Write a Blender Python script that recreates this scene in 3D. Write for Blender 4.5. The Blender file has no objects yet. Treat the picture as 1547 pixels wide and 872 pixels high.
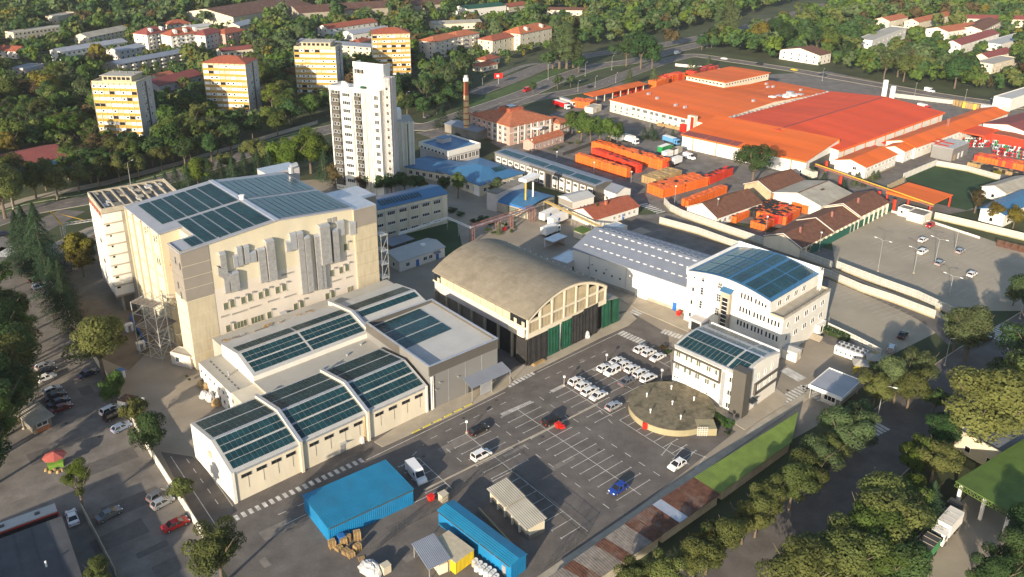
import bpy, math, random
import numpy as np
from mathutils import Vector, Matrix
random.seed(7); rng = np.random.default_rng(7)
sc = bpy.context.scene; COL = sc.collection
R = math.radians
# ---------------------------------------------------------------- camera
CAM_H, FPX, PITCH, ROLL, CX, CY, PW = 106.0, 1262.0, 0.3627885, 0.0078886, 773.5, 320.0, 1547.0
_ct, _st, _c, _s = math.cos(PITCH), math.sin(PITCH), math.cos(ROLL), math.sin(ROLL)
FW = Vector((0, _ct, -_st)); _u0 = Vector((0, _st, _ct)); _r0 = Vector((1, 0, 0))
RT = _c * _r0 + _s * _u0; UP = -_s * _r0 + _c * _u0
cd = bpy.data.cameras.new('camera'); cam = bpy.data.objects.new('camera', cd); COL.objects.link(cam)
cd.sensor_fit = 'HORIZONTAL'; cd.sensor_width = 36.0; cd.lens = 36.0 * FPX / PW
cd.shift_y = -(436.0 - CY) / PW; cd.clip_start = 1.0; cd.clip_end = 6000
cam.matrix_world = Matrix(((RT.x, UP.x, -FW.x, 0), (RT.y, UP.y, -FW.y, 0), (RT.z, UP.z, -FW.z, CAM_H), (0, 0, 0, 1)))
sc.camera = cam
# ---------------------------------------------------------------- light
SUN_EL, SHADOW_AZ = 15.5, 64.0
sc.world = bpy.data.worlds.new('World'); sc.world.use_nodes = True
_n = sc.world.node_tree; _bg = _n.nodes['Background']
_sk = _n.nodes.new('ShaderNodeTexSky'); _sk.sky_type = 'NISHITA'; _sk.sun_disc = False
_sk.sun_elevation = R(SUN_EL); _sk.altitude = 250; _sk.air_density = 1.0; _sk.dust_density = 1.0; _sk.ozone_density = 1.0
_sx, _sy = -math.cos(R(SHADOW_AZ)), -math.sin(R(SHADOW_AZ))
_sk.sun_rotation = math.atan2(_sx, _sy)
_bg.inputs['Strength'].default_value = 0.13
_n.links.new(_sk.outputs[0], _bg.inputs['Color'])
_sl = bpy.data.lights.new('sun', 'SUN'); _so = bpy.data.objects.new('sun', _sl); COL.objects.link(_so)
_sl.energy = 5.0; _sl.angle = R(0.5); _sl.color = (1.0, 0.86, 0.67)
_d = Vector((-_sx * math.cos(R(SUN_EL)), -_sy * math.cos(R(SUN_EL)), -math.sin(R(SUN_EL))))
_so.rotation_euler = _d.to_track_quat('-Z', 'Y').to_euler()
sc.view_settings.view_transform = 'Standard'; sc.view_settings.look = 'None'
sc.view_settings.gamma = 1; sc.view_settings.exposure = 0.85
sc.cycles.max_bounces = 5; sc.cycles.diffuse_bounces = 3; sc.cycles.transparent_max_bounces = 6
# ---------------------------------------------------------------- survey: photo measurements to metres
def ray(x, y): return FW * FPX + RT * (x - CX) - UP * (y - CY)
def G(x, y, z=0.0):
    d = ray(x, y); t = (z - CAM_H) / d.z
    return Vector((d.x * t, d.y * t, z))
def PX(v):
    v = Vector(v) - Vector((0, 0, CAM_H)); z = v.dot(FW)
    return CX + FPX * v.dot(RT) / z, CY - FPX * v.dot(UP) / z
def hgt(x, y, top):
    g = G(x, y); lo, hi = 0.0, 100.0
    for _ in range(40):
        m = (lo + hi) / 2
        if PX((g.x, g.y, m))[1] > top: lo = m
        else: hi = m
    return lo
# ---------------------------------------------------------------- materials
MATS = {}
def _lin(c):
    return tuple((x / 12.92 if x <= .04045 else ((x + .055) / 1.055) ** 2.4) for x in c)
def mat(name, col, rough=.8, var=.12, scale=.6, metal=0.0, bump=0.0, ribs=None, stain=0.0, stain_col=None, spec=.3, fine=0.0, rand=0.0, stretch=None):
    """procedural surface: base colour + large weathering noise + fine grain + optional ribs (axis, pitch, depth)"""
    m = bpy.data.materials.new(name); m.use_nodes = True; nt = m.node_tree; N = nt.nodes; L = nt.links
    b = N['Principled BSDF']; b.inputs['Roughness'].default_value = rough; b.inputs['Metallic'].default_value = metal
    b.inputs['Specular IOR Level'].default_value = spec
    tc = N.new('ShaderNodeTexCoord'); src = tc.outputs['Object']
    if stretch:
        mp = N.new('ShaderNodeMapping'); mp.inputs['Scale'].default_value = stretch; L.new(src, mp.inputs[0]); nsrc = mp.outputs[0]
    else: nsrc = src
    def mix(a, bcol, fac, mode='MIX'):
        x = N.new('ShaderNodeMix'); x.data_type = 'RGBA'; x.blend_type = mode
        for i, v in ((6, a), (7, bcol)):
            if hasattr(v, 'is_linked'): L.new(v, x.inputs[i])
            else: x.inputs[i].default_value = (*v, 1)
        if hasattr(fac, 'is_linked'): L.new(fac, x.inputs[0])
        else: x.inputs[0].default_value = fac
        return x.outputs[2]
    def noise(s, det=4, rg=.55):
        n = N.new('ShaderNodeTexNoise'); n.inputs['Scale'].default_value = s; n.inputs['Detail'].default_value = det
        n.inputs['Roughness'].default_value = rg; L.new(nsrc, n.inputs['Vector']); return n.outputs['Fac']
    def ramp(f, lo, hi):
        r = N.new('ShaderNodeMapRange'); r.inputs[1].default_value = lo; r.inputs[2].default_value = hi; L.new(f, r.inputs[0]); return r.outputs[0]
    lo = tuple(max(0, c * (1 - var)) for c in col); hi = tuple(min(1, c * (1 + var)) for c in col)
    c = mix(lo, hi, ramp(noise(scale), .3, .7))
    if stain > 0:
        c = mix(c, stain_col or tuple(x * .45 for x in col), ramp(noise(scale * .37, 6, .65), .52, .75 if stain < .9 else .6)) if stain >= 1 else \
            mix(c, mix(c, stain_col or tuple(x * .45 for x in col), ramp(noise(scale * .37, 6, .65), .5, .72)), stain)
    if fine > 0:
        c = mix(c, mix((1 - fine,) * 3, (1 + fine,) * 3, noise(2.2, 4, .7)), 1.0, 'MULTIPLY')
    if rand > 0:
        oi = N.new('ShaderNodeObjectInfo'); mr = N.new('ShaderNodeMapRange'); mr.inputs[3].default_value = 1 - rand; mr.inputs[4].default_value = 1 + rand
        L.new(oi.outputs['Random'], mr.inputs[0]); hs = N.new('ShaderNodeHueSaturation'); L.new(mr.outputs[0], hs.inputs['Value']); L.new(c, hs.inputs['Color']); c = hs.outputs[0]
    L.new(c, b.inputs['Base Color'])
    bf = None
    if ribs:
        ax, pitch, depth = ribs
        w = N.new('ShaderNodeTexWave'); w.bands_direction = ax; w.inputs['Scale'].default_value = 0.314 / pitch
        L.new(src, w.inputs['Vector']); bp = N.new('ShaderNodeBump'); bp.inputs['Distance'].default_value = depth; bp.inputs['Strength'].default_value = 1
        L.new(w.outputs['Fac'], bp.inputs['Height']); bf = bp.outputs[0]
    if bump > 0:
        bp = N.new('ShaderNodeBump'); bp.inputs['Distance'].default_value = bump; L.new(noise(max(1.2, scale * 6), 5), bp.inputs['Height'])
        if bf is not None: L.new(bf, bp.inputs['Normal'])
        bf = bp.outputs[0]
    if bf is not None: L.new(bf, b.inputs['Normal'])
    MATS[name] = m; return m
# ---------------------------------------------------------------- mesh builder
class MB:
    def __init__(s): s.v = []; s.f = []; s.m = []
    def face(s, pts, m=0):
        i = len(s.v); s.v += [tuple(p) for p in pts]; s.f.append(tuple(range(i, i + len(pts)))); s.m.append(m)
        return s
    def hexa(s, p, m=0, top=None):
        i = len(s.v); s.v += [tuple(q) for q in p]
        for k, q in enumerate(((3, 2, 1, 0), (4, 5, 6, 7), (0, 1, 5, 4), (1, 2, 6, 5), (2, 3, 7, 6), (3, 0, 4, 7))):
            s.f.append(tuple(i + a for a in q)); s.m.append(top if (top is not None and k == 1) else m)
        return s
    def box(s, x0, y0, z0, x1, y1, z1, m=0, top=None):
        return s.hexa([(x0, y0, z0), (x1, y0, z0), (x1, y1, z0), (x0, y1, z0), (x0, y0, z1), (x1, y0, z1), (x1, y1, z1), (x0, y1, z1)], m, top)
    def prism(s, poly, z0, z1, m=0, top=None):
        n = len(poly); i = len(s.v)
        s.v += [(p[0], p[1], z0) for p in poly] + [(p[0], p[1], z1) for p in poly]
        s.f.append(tuple(i + n + k for k in range(n))); s.m.append(m if top is None else top)
        s.f.append(tuple(i + k for k in reversed(range(n)))); s.m.append(m)
        for k in range(n):
            s.f.append((i + k, i + (k + 1) % n, i + n + (k + 1) % n, i + n + k)); s.m.append(m)
        return s
    def ext(s, prof, axis, a, b, m=0):
        """profile of (t,z) extruded along u (axis 0: t is v) or v (axis 1: t is u) from a to b"""
        n = len(prof); i = len(s.v)
        for q in (a, b): s.v += [((q, t, z) if axis == 0 else (t, q, z)) for t, z in prof]
        s.f.append(tuple(i + k for k in range(n))); s.f.append(tuple(i + n + k for k in reversed(range(n)))); s.m += [m, m]
        for k in range(n):
            s.f.append((i + k, i + n + k, i + n + (k + 1) % n, i + (k + 1) % n)); s.m.append(m)
        return s
    def slab(s, p, th, m=0, top=None):
        return s.hexa([(q[0], q[1], q[2] - th) for q in p] + [tuple(q) for q in p], m, top)
    def cyl(s, x, y, z0, z1, r, n=10, m=0, r2=None):
        r2 = r if r2 is None else r2; i = len(s.v)
        for z, rr in ((z0, r), (z1, r2)): s.v += [(x + rr * math.cos(2 * math.pi * k / n), y + rr * math.sin(2 * math.pi * k / n), z) for k in range(n)]
        for k in range(n): s.f.append((i + k, i + (k + 1) % n, i + n + (k + 1) % n, i + n + k)); s.m.append(m)
        s.f.append(tuple(i + n + k for k in range(n))); s.f.append(tuple(i + k for k in reversed(range(n)))); s.m += [m, m]
        return s
    def bar(s, p, q, w, h=None, m=0):
        """square beam from p to q"""
        h = w if h is None else h; p = Vector(p); q = Vector(q); d = (q - p).normalized()
        a = Vector((0, 0, 1)) if abs(d.z) < .95 else Vector((1, 0, 0))
        x = d.cross(a).normalized() * (w / 2); y = x.cross(d).normalized() * (h / 2)
        return s.hexa([p - x - y, p + x - y, p + x + y, p - x + y, q - x - y, q + x - y, q + x + y, q - x + y], m)
    def tube(s, p, q, r, n=7, m=0, r2=None):
        r2 = r if r2 is None else r2; p = Vector(p); q = Vector(q); d = (q - p).normalized()
        a = Vector((0, 0, 1)) if abs(d.z) < .95 else Vector((1, 0, 0)); x = d.cross(a).normalized(); y = x.cross(d)
        i = len(s.v)
        for c, rr in ((p, r), (q, r2)): s.v += [tuple(c + (x * math.cos(2 * math.pi * k / n) + y * math.sin(2 * math.pi * k / n)) * rr) for k in range(n)]
        for k in range(n): s.f.append((i + k, i + (k + 1) % n, i + n + (k + 1) % n, i + n + k)); s.m.append(m)
        s.f.append(tuple(i + n + k for k in range(n))); s.f.append(tuple(i + k for k in reversed(range(n)))); s.m += [m, m]
        return s
    def mesh(s, name, mats, smooth=False):
        me = bpy.data.meshes.new(name); me.from_pydata(s.v, [], s.f)
        mats = [mats] if isinstance(mats, str) else mats
        for mm in mats: me.materials.append(MATS[mm])
        if len(mats) > 1: me.polygons.foreach_set('material_index', s.m)
        if smooth: me.polygons.foreach_set('use_smooth', [True] * len(s.f))
        me.update(); return me
def link(name, data, parent=None, loc=(0, 0, 0), rz=0.0, kind=None, label=None, cat=None, group=None):
    o = bpy.data.objects.new(name, data); COL.objects.link(o); o.location = loc; o.rotation_euler = (0, 0, rz)
    if parent is not None: o.parent = parent
    if kind: o['kind'] = kind
    if label: o['label'] = label
    if cat: o['category'] = cat
    if group: o['group'] = group
    return o
def copy_tree(o, parent=None, kids=True):
    c = o.copy(); COL.objects.link(c); c.parent = parent
    for ch in list(o.children): copy_tree(ch, c)
    return c
ORD = ['first', 'second', 'third', 'fourth', 'fifth', 'sixth', 'seventh', 'eighth', 'ninth', 'tenth', 'eleventh', 'twelfth', 'thirteenth',
       'fourteenth', 'fifteenth', 'sixteenth', 'seventeenth', 'eighteenth', 'nineteenth', 'twentieth']
# ---------------------------------------------------------------- frames for buildings: p0 nearest corner, p1 right corner, p2 left corner (photo px at height z)
FOOT = []; ROADS = []
class Frame:
    def __init__(s, p0, p1, p2, z=0.0, L=None, W=None):
        a, b, c = G(*p0, z), G(*p1, z), G(*p2, z); s.z = z
        d = b - a; s.o = Vector((a.x, a.y, 0)); s.L = L or math.hypot(d.x, d.y); s.ang = math.atan2(d.y, d.x)
        s.u = Vector((math.cos(s.ang), math.sin(s.ang), 0)); s.v = Vector((-s.u.y, s.u.x, 0)); s.W = W or (c - a).dot(s.v)
    @classmethod
    def V(c, p0, p2, z, L):            # nearest corner and left corner known, depth L given
        f = c(p0, (p0[0] + 10, p0[1] - 5), p2, z); a, b = G(*p0, z), G(*p2, z); d = b - a; f.W = math.hypot(d.x, d.y)
        f.v = Vector((d.x / f.W, d.y / f.W, 0)); f.u = Vector((f.v.y, -f.v.x, 0)); f.ang = math.atan2(f.u.y, f.u.x); f.L = L; return f
    def root(s, name, label, cat, group=None):
        s.r = link(name, None, None, s.o, s.ang, None, label, cat, group); s.r.empty_display_size = 1; FOOT.append(s); return s.r
    def at(s, x, y, z=0.0):            # px on the level plane z -> (u,v)
        g = G(x, y, z) - s.o; return g.dot(s.u), g.dot(s.v)
    def onv(s, x, y, v=0.0):           # px on the upright plane v=const -> (u,z)
        d = ray(x, y); o = Vector((0, 0, CAM_H)) - s.o; t = (v - o.dot(s.v)) / d.dot(s.v); p = o + d * t; return p.dot(s.u), p.z
    def onu(s, x, y, u=0.0):           # px on the upright plane u=const -> (v,z)
        d = ray(x, y); o = Vector((0, 0, CAM_H)) - s.o; t = (u - o.dot(s.u)) / d.dot(s.u); p = o + d * t; return p.dot(s.v), p.z
    def part(s, name, mb, mats, parent=None, kind=None, label=None, loc=(0, 0, 0), rz=0.0, smooth=False):
        return link(name, mb.mesh(name, mats, smooth), parent or s.r, loc, rz, kind, label)
# windows: cached meshes, frame proud of the wall, pane set back inside it. Local x along the wall, y outwards is -y
WC = {}
def win_mesh(w, h, nx, ny, fm, gm, sill=True, fw=.07, dep=.08):
    k = (round(w, 2), round(h, 2), nx, ny, fm, gm, sill, fw)
    if k in WC: return WC[k]
    b = MB(); y0, y1 = -dep, .02
    b.face([(-w / 2, -.015, 0), (w / 2, -.015, 0), (w / 2, -.015, h), (-w / 2, -.015, h)], 1)
    b.box(-w / 2, y0, 0, w / 2, y1, fw); b.box(-w / 2, y0, h - fw, w / 2, y1, h)
    for i in range(nx + 1):
        x = -w / 2 + (w - fw) * i / nx; b.box(x, y0 + .004, fw, x + fw, y1, h - fw)
    for j in range(1, ny):
        z = h * j / ny; b.box(-w / 2 + fw, y0 + .008, z - fw / 2, w / 2 - fw, y1, z + fw / 2)
    if sill: b.box(-w / 2 - .06, -.2, -.07, w / 2 + .06, .02, -.004)
    WC[k] = b.mesh('window', [fm, gm]); return WC[k]
def put_win(fr, face, t, z, w, h, nx=1, ny=1, fm='frame_white', gm='glass', off=0.0, sill=True, name='window', fw=.07, parent=None):
    """face: 'v0','u0' plain sides, 'v1' / 'u1' far sides; off shifts the wall plane"""
    me = win_mesh(w, h, nx, ny, fm, gm, sill, fw)
    if face == 'v0': loc, rz = (t, off, z), 0
    elif face == 'u0': loc, rz = (off, t, z), -math.pi / 2
    elif face == 'v1': loc, rz = (t, fr.W - off, z), math.pi
    else: loc, rz = (fr.L - off, t, z), math.pi / 2
    return link(name, me, parent or fr.r, loc, rz)
# ---------------------------------------------------------------- palette
mat('earth', (.050, .062, .026), .95, .4, .05, fine=.3, stain=.6, stain_col=(.11, .09, .05))
mat('grass', (.055, .095, .024), .95, .3, .12, fine=.4, stain=.4, stain_col=(.10, .10, .035))
mat('lawn_dark', (.030, .060, .022), .95, .25, .1, fine=.4)
mat('dirt', (.20, .15, .095), .95, .3, .12, fine=.25, stain=.6, stain_col=(.09, .07, .05))
mat('asphalt', (.150, .132, .116), .85, .2, .3, fine=.2, stain=.45, stain_col=(.065, .058, .055), spec=.25)
mat('asphalt_dark', (.132, .116, .103), .85, .2, .28, fine=.25, stain=.65, stain_col=(.085, .076, .07), spec=.25)
mat('asphalt_old', (.165, .148, .130), .9, .25, .25, fine=.25, stain=.6, stain_col=(.085, .076, .068))
mat('concrete_yard', (.30, .255, .195), .9, .16, .1, fine=.12, stain=.5, stain_col=(.17, .145, .11))
mat('concrete_lot', (.33, .285, .215), .9, .12, .08, fine=.14, stain=.4, stain_col=(.19, .165, .13))
mat('pavement', (.36, .31, .235), .9, .12, .25, fine=.1, stain=.4, stain_col=(.24, .20, .15))
mat('paint_line', (.55, .53, .48), .8, .3, .9, stain=.6, stain_col=(.3, .28, .25))
mat('paint_faded', (.42, .385, .32), .85, .25, .5, stain=.6, stain_col=(.32, .29, .24))
mat('paint_yellow', (.62, .52, .06), .8, .2, 1)
mat('concrete', (.36, .32, .25), .9, .18, .35, stain=.5, fine=.08, stain_col=(.22, .19, .14))
mat('concrete_dark', (.20, .18, .15), .9, .2, .3, stain=.5, fine=.08)
mat('wall_white', (.68, .645, .575), .8, .05, .4, stain=.18, stain_col=(.5, .45, .37))
mat('wall_cream', (.62, .55, .42), .85, .08, .3, stain=.35, stain_col=(.45, .37, .25), stretch=(1, 1, .3))
mat('wall_yellow', (.56, .50, .37), .85, .07, .25, stain=.25, stain_col=(.5, .4, .22), stretch=(1, 1, .3))
mat('wall_peach', (.56, .50, .43), .85, .05, .3, stain=.2, stain_col=(.50, .40, .27), stretch=(1, 1, .35))
mat('panel_tan', (.44, .38, .27), .85, .12, .7, stain=.3, stain_col=(.40, .32, .17), stretch=(2.2, 2.2, .35))
mat('panel_grey', (.24, .215, .185), .7, .05, .4)
mat('tower_yellow', (.42, .25, .045), .85, .12, .5)
mat('tower_cream', (.46, .385, .25), .85, .08, .4, stain=.2)
mat('tower_side', (.46, .43, .42), .85, .08, .3, stain=.3)
mat('metal_clad', (.27, .262, .25), .45, .04, .3, metal=.35, ribs=('Z', .35, .01))
mat('metal_band', (.13, .12, .107), .5, .05, .3, metal=.3, ribs=('Z', .3, .01))
mat('zinc', (.52, .53, .55), .42, .1, .6, metal=.6)
mat('duct', (.36, .355, .35), .4, .14, 1.2, metal=.35, bump=.05, ribs=('Z', .5, .03))
mat('roof_pale', (.42, .415, .395), .65, .07, .3, ribs=('X', .3, .03), stain=.25, stain_col=(.4, .37, .3))
mat('roof_flat', (.36, .34, .295), .9, .08, .2, stain=.4, stain_col=(.34, .31, .25))
mat('roof_grey', (.22, .24, .28), .55, .08, .3, ribs=('X', .3, .03), metal=.2)
mat('roof_greyv', (.33, .34, .37), .55, .08, .3, ribs=('Y', .3, .03), metal=.2)
mat('roof_blue', (.04, .14, .27), .5, .08, .4, ribs=('X', .4, .03), spec=.4)
mat('roof_bluesite', (.010, .175, .32), .55, .14, .35, ribs=('X', .4, .03), stain=.35, stain_col=(.03, .12, .19), fine=.15, spec=.4)
mat('blue_clad', (.007, .165, .36), .55, .14, .4, ribs=('X', .4, .03), stain=.35, stain_col=(.03, .11, .20), spec=.4)
mat('roof_orange', (.64, .125, .016), .75, .16, .12, ribs=('Y', 1.0, .02), stain=.5, stain_col=(.45, .12, .04), stretch=(1, .15, 1))
mat('roof_red', (.62, .072, .018), .75, .13, .1, ribs=('Y', 1.0, .02), stain=.3, stain_col=(.46, .07, .03), stretch=(1, .2, 1))
mat('roof_tile', (.30, .085, .045), .85, .22, .8, ribs=('Y', .35, .05), stain=.35, stain_col=(.19, .065, .045))
mat('roof_tile2', (.40, .13, .06), .85, .22, .8, ribs=('Y', .35, .05), stain=.3, stain_col=(.26, .09, .05))
mat('roof_brown', (.15, .068, .042), .9, .25, .7, ribs=('X', .4, .06), stain=.4, stain_col=(.10, .055, .04))
mat('roof_maroon', (.22, .06, .05), .8, .12, .3, ribs=('X', .5, .03))
mat('roof_rust', (.11, .050, .032), .9, .4, .8, ribs=('X', .5, .02), stain=.6, stain_col=(.20, .165, .14), fine=.25)
mat('roof_wood', (.20, .175, .15), .9, .3, .8, ribs=('X', .5, .02), stain=.5, stain_col=(.12, .085, .06))
mat('roof_old', (.205, .178, .135), .92, .12, .5, ribs=('Y', 1.2, .015), stain=.5, stain_col=(.105, .088, .066), fine=.2)
mat('roof_asbestos', (.36, .33, .27), .9, .16, .3, ribs=('X', .4, .05), stain=.4, stain_col=(.22, .2, .16))
mat('roof_green', (.15, .215, .04), .75, .2, .5, ribs=('X', .5, .05), stain=.5, stain_col=(.10, .13, .04), fine=.2)
mat('roof_green2', (.085, .14, .028), .75, .18, .4, ribs=('X', .5, .05), stain=.45, stain_col=(.055, .085, .025), fine=.2)
mat('dark_bitumen', (.065, .068, .075), .8, .2, .3, fine=.1)
mat('solar', (.010, .040, .045), .22, .35, .35, spec=.5)
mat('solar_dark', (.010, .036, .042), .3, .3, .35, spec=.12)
mat('glass', (.035, .045, .052), .12, .4, 1.5, spec=.6)
mat('glass_green', (.12, .135, .095), .2, .35, 1.5, spec=.6)
mat('glass_dark', (.018, .02, .024), .15, .3, 1.5, spec=.5)
mat('frame_white', (.74, .72, .68), .6, .04, 1)
mat('frame_tan', (.50, .44, .33), .7, .08, 1)
mat('frame_dark', (.07, .068, .065), .6, .1, 1)
mat('frame_grey', (.26, .25, .24), .6, .1, 1)
mat('white_paint', (.76, .74, .70), .6, .06, .6, stain=.15)
mat('grey_box', (.085, .078, .067), .6, .05, .4)
mat('brick_red', (.34, .11, .06), .9, .2, 1.2)
mat('brick_pink', (.46, .30, .24), .9, .12, 1.5)
mat('brick_band', (.52, .36, .19), .9, .2, .8)
mat('crate_orange', (.66, .13, .022), .6, .14, 1.1, rand=.12)
mat('crate_red', (.56, .045, .02), .6, .14, 1.1, rand=.12)
mat('tarp_black', (.028, .027, .027), .75, .3, .5, bump=.25)
mat('tarp_green', (.010, .075, .042), .75, .25, .5, bump=.3)
mat('wood', (.36, .24, .11), .85, .25, 1.2, rand=.15)
mat('steel', (.33, .33, .33), .45, .15, 1, metal=.5)
mat('steel_red', (.26, .11, .085), .7, .2, .8)
mat('pole', (.36, .36, .34), .5, .1, 1, metal=.3)
mat('rubber', (.016, .016, .017), .8, .1, 2)
mat('red_plastic', (.60, .022, .014), .5, .08, 1)
mat('yellow_steel', (.62, .43, .02), .55, .12, .5, ribs=('X', .3, .04))
mat('crane_yellow', (.55, .34, .04), .6, .1, 1)
mat('container_blue', (.02, .12, .42), .5, .1, 1)
mat('white_clad', (.70, .67, .60), .6, .05, .4, ribs=('X', .35, .03))
mat('fence_fill', (.36, .36, .33), .8, .1, .5)
mat('fence_white', (.60, .57, .50), .75, .1, .5, stain=.2)
mat('fence_green', (.02, .10, .075), .6, .1, .5)
mat('plastic_blue', (.03, .14, .38), .5, .2, 1)
mat('plastic_wrap', (.50, .50, .50), .3, .25, 1.4, bump=.2, spec=.5)
mat('bark', (.13, .10, .075), .95, .25, 3)
mat('bark_pale', (.42, .38, .31), .9, .25, 3)
mat('terracotta', (.38, .14, .06), .8, .1, 1)
mat('brown_wall', (.40, .32, .20), .9, .2, .4, stain=.4)
mat('umbrella_red', (.40, .10, .08), .8, .1, 1)
mat('kiosk_green', (.13, .24, .035), .6, .1, 1)
mat('tank_top', (.17, .145, .095), .95, .3, 1.0, stain=.9, stain_col=(.06, .055, .035), fine=.15)
mat('tank_wall', (.32, .275, .165), .9, .1, .5, stain=.3)
mat('scaff', (.50, .49, .46), .5, .1, 1, metal=.4)
for _nm, _c, _mt in (('white', (.72, .71, .69), 0), ('silver', (.42, .43, .44), .4), ('grey', (.16, .165, .17), .3), ('black', (.014, .014, .016), 0), ('blue', (.015, .05, .28), .1),
                ('lightblue', (.28, .36, .50), .3), ('red', (.42, .015, .015), 0), ('maroon', (.14, .012, .015), 0), ('darkblue', (.02, .025, .06), 0), ('yellow', (.60, .46, .03), 0), ('green', (.02, .24, .07), 0), ('orange', (.6, .13, .02), 0), ('skyblue', (.10, .28, .50), 0)):
    mat('car_' + _nm, _c, .28, .03, 1, metal=_mt, spec=.5)
mat('car_light', (.8, .8, .78), .2, .02, 1); mat('car_tail', (.5, .02, .02), .3, .02, 1)
def leaf_mat(name, col, hue=.03, val=.35, trans=.35, nsc=5.0):
    m = bpy.data.materials.new(name); m.use_nodes = True; nt = m.node_tree; N = nt.nodes; L = nt.links
    b = N['Principled BSDF']; b.inputs['Roughness'].default_value = .75; b.inputs['Specular IOR Level'].default_value = .15
    oi = N.new('ShaderNodeObjectInfo'); tc = N.new('ShaderNodeTexCoord'); no = N.new('ShaderNodeTexNoise'); no.inputs['Scale'].default_value = nsc; no.inputs['Detail'].default_value = 3
    L.new(tc.outputs['Object'], no.inputs['Vector'])
    hs = N.new('ShaderNodeHueSaturation'); hs.inputs['Color'].default_value = (*col, 1)
    mr = N.new('ShaderNodeMapRange'); mr.inputs[3].default_value = .5 - hue; mr.inputs[4].default_value = .5 + hue * .8; L.new(oi.outputs['Random'], mr.inputs[0]); L.new(mr.outputs[0], hs.inputs['Hue'])
    ma = N.new('ShaderNodeMath'); ma.operation = 'MULTIPLY_ADD'; ma.inputs[1].default_value = 7.31; ma.inputs[2].default_value = .2; L.new(oi.outputs['Random'], ma.inputs[0])
    fr = N.new('ShaderNodeMath'); fr.operation = 'FRACT'; L.new(ma.outputs[0], fr.inputs[0])
    ad = N.new('ShaderNodeMath'); ad.operation = 'MULTIPLY_ADD'; ad.inputs[1].default_value = .55; L.new(fr.outputs[0], ad.inputs[0])
    m2 = N.new('ShaderNodeMapRange'); m2.inputs[1].default_value = .3; m2.inputs[2].default_value = .7; m2.inputs[3].default_value = 1 - val; m2.inputs[4].default_value = 1 + val * .6
    L.new(no.outputs['Fac'], m2.inputs[0]); sb = N.new('ShaderNodeMath'); sb.operation = 'SUBTRACT'; sb.inputs[1].default_value = .27; L.new(m2.outputs[0], sb.inputs[0]); L.new(sb.outputs[0], ad.inputs[2]); L.new(ad.outputs[0], hs.inputs['Value'])
    L.new(hs.outputs[0], b.inputs['Base Color'])
    tr = N.new('ShaderNodeBsdfTranslucent'); L.new(hs.outputs[0], tr.inputs['Color']); mx = N.new('ShaderNodeMixShader'); mx.inputs[0].default_value = trans
    L.new(b.outputs[0], mx.inputs[1]); L.new(tr.outputs[0], mx.inputs[2]); L.new(mx.outputs[0], N['Material Output'].inputs['Surface'])
    MATS[name] = m
for _n2, _c2, _h2 in (('mid', (.080, .126, .028), .03), ('dark', (.048, .092, .030), .025), ('olive', (.108, .128, .038), .025), ('grey', (.094, .130, .054), .025), ('yellow', (.15, .128, .022), .02), ('rust', (.088, .066, .030), .02), ('pine', (.036, .070, .034), .015), ('hedge', (.04, .085, .018), .015), ('bright', (.10, .15, .022), .03)):
    leaf_mat('leaf_' + _n2, _c2, _h2); leaf_mat('wleaf_' + _n2, _c2, 0, .4, .35, .14)
# ---------------------------------------------------------------- ground, roads, paving
def sheet(name, px, m, z, world=None):
    pts = [G(*p) for p in px] if world is None else world
    b = MB(); b.face([(p.x, p.y, z) for p in pts])
    me = b.mesh(name, m); import bmesh
    bm = bmesh.new(); bm.from_mesh(me)
    for f in bm.faces:
        f.normal_update()
        if f.normal.z < 0: f.normal_flip()
    bmesh.ops.triangulate(bm, faces=bm.faces[:]); bm.to_mesh(me); bm.free()
    return link(name, me, kind='structure')
def smooth_line(px, n=6):
    P = [G(*p) for p in px]; out = []
    for i in range(len(P) - 1):
        a = P[max(i - 1, 0)]; b = P[i]; c = P[i + 1]; d = P[min(i + 2, len(P) - 1)]
        for k in range(n):
            t = k / n; out.append(.5 * ((2 * b) + (c - a) * t + (2 * a - 5 * b + 4 * c - d) * t * t + (3 * b - a - 3 * c + d) * t ** 3))
    return out + [P[-1]]
def offset(P, d):
    out = []
    for i in range(len(P)):
        t = (P[min(i + 1, len(P) - 1)] - P[max(i - 1, 0)]).normalized(); out.append(P[i] + Vector((-t.y, t.x, 0)) * d)
    return out
def strip(mb, P, d0, d1, z, m=0):
    a, b = offset(P, d0), offset(P, d1)
    for i in range(len(P) - 1):
        mb.face([(b[i].x, b[i].y, z), (b[i + 1].x, b[i + 1].y, z), (a[i + 1].x, a[i + 1].y, z), (a[i].x, a[i].y, z)] if d0 > d1 else
                [(a[i].x, a[i].y, z), (a[i + 1].x, a[i + 1].y, z), (b[i + 1].x, b[i + 1].y, z), (b[i].x, b[i].y, z)], m)
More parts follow.
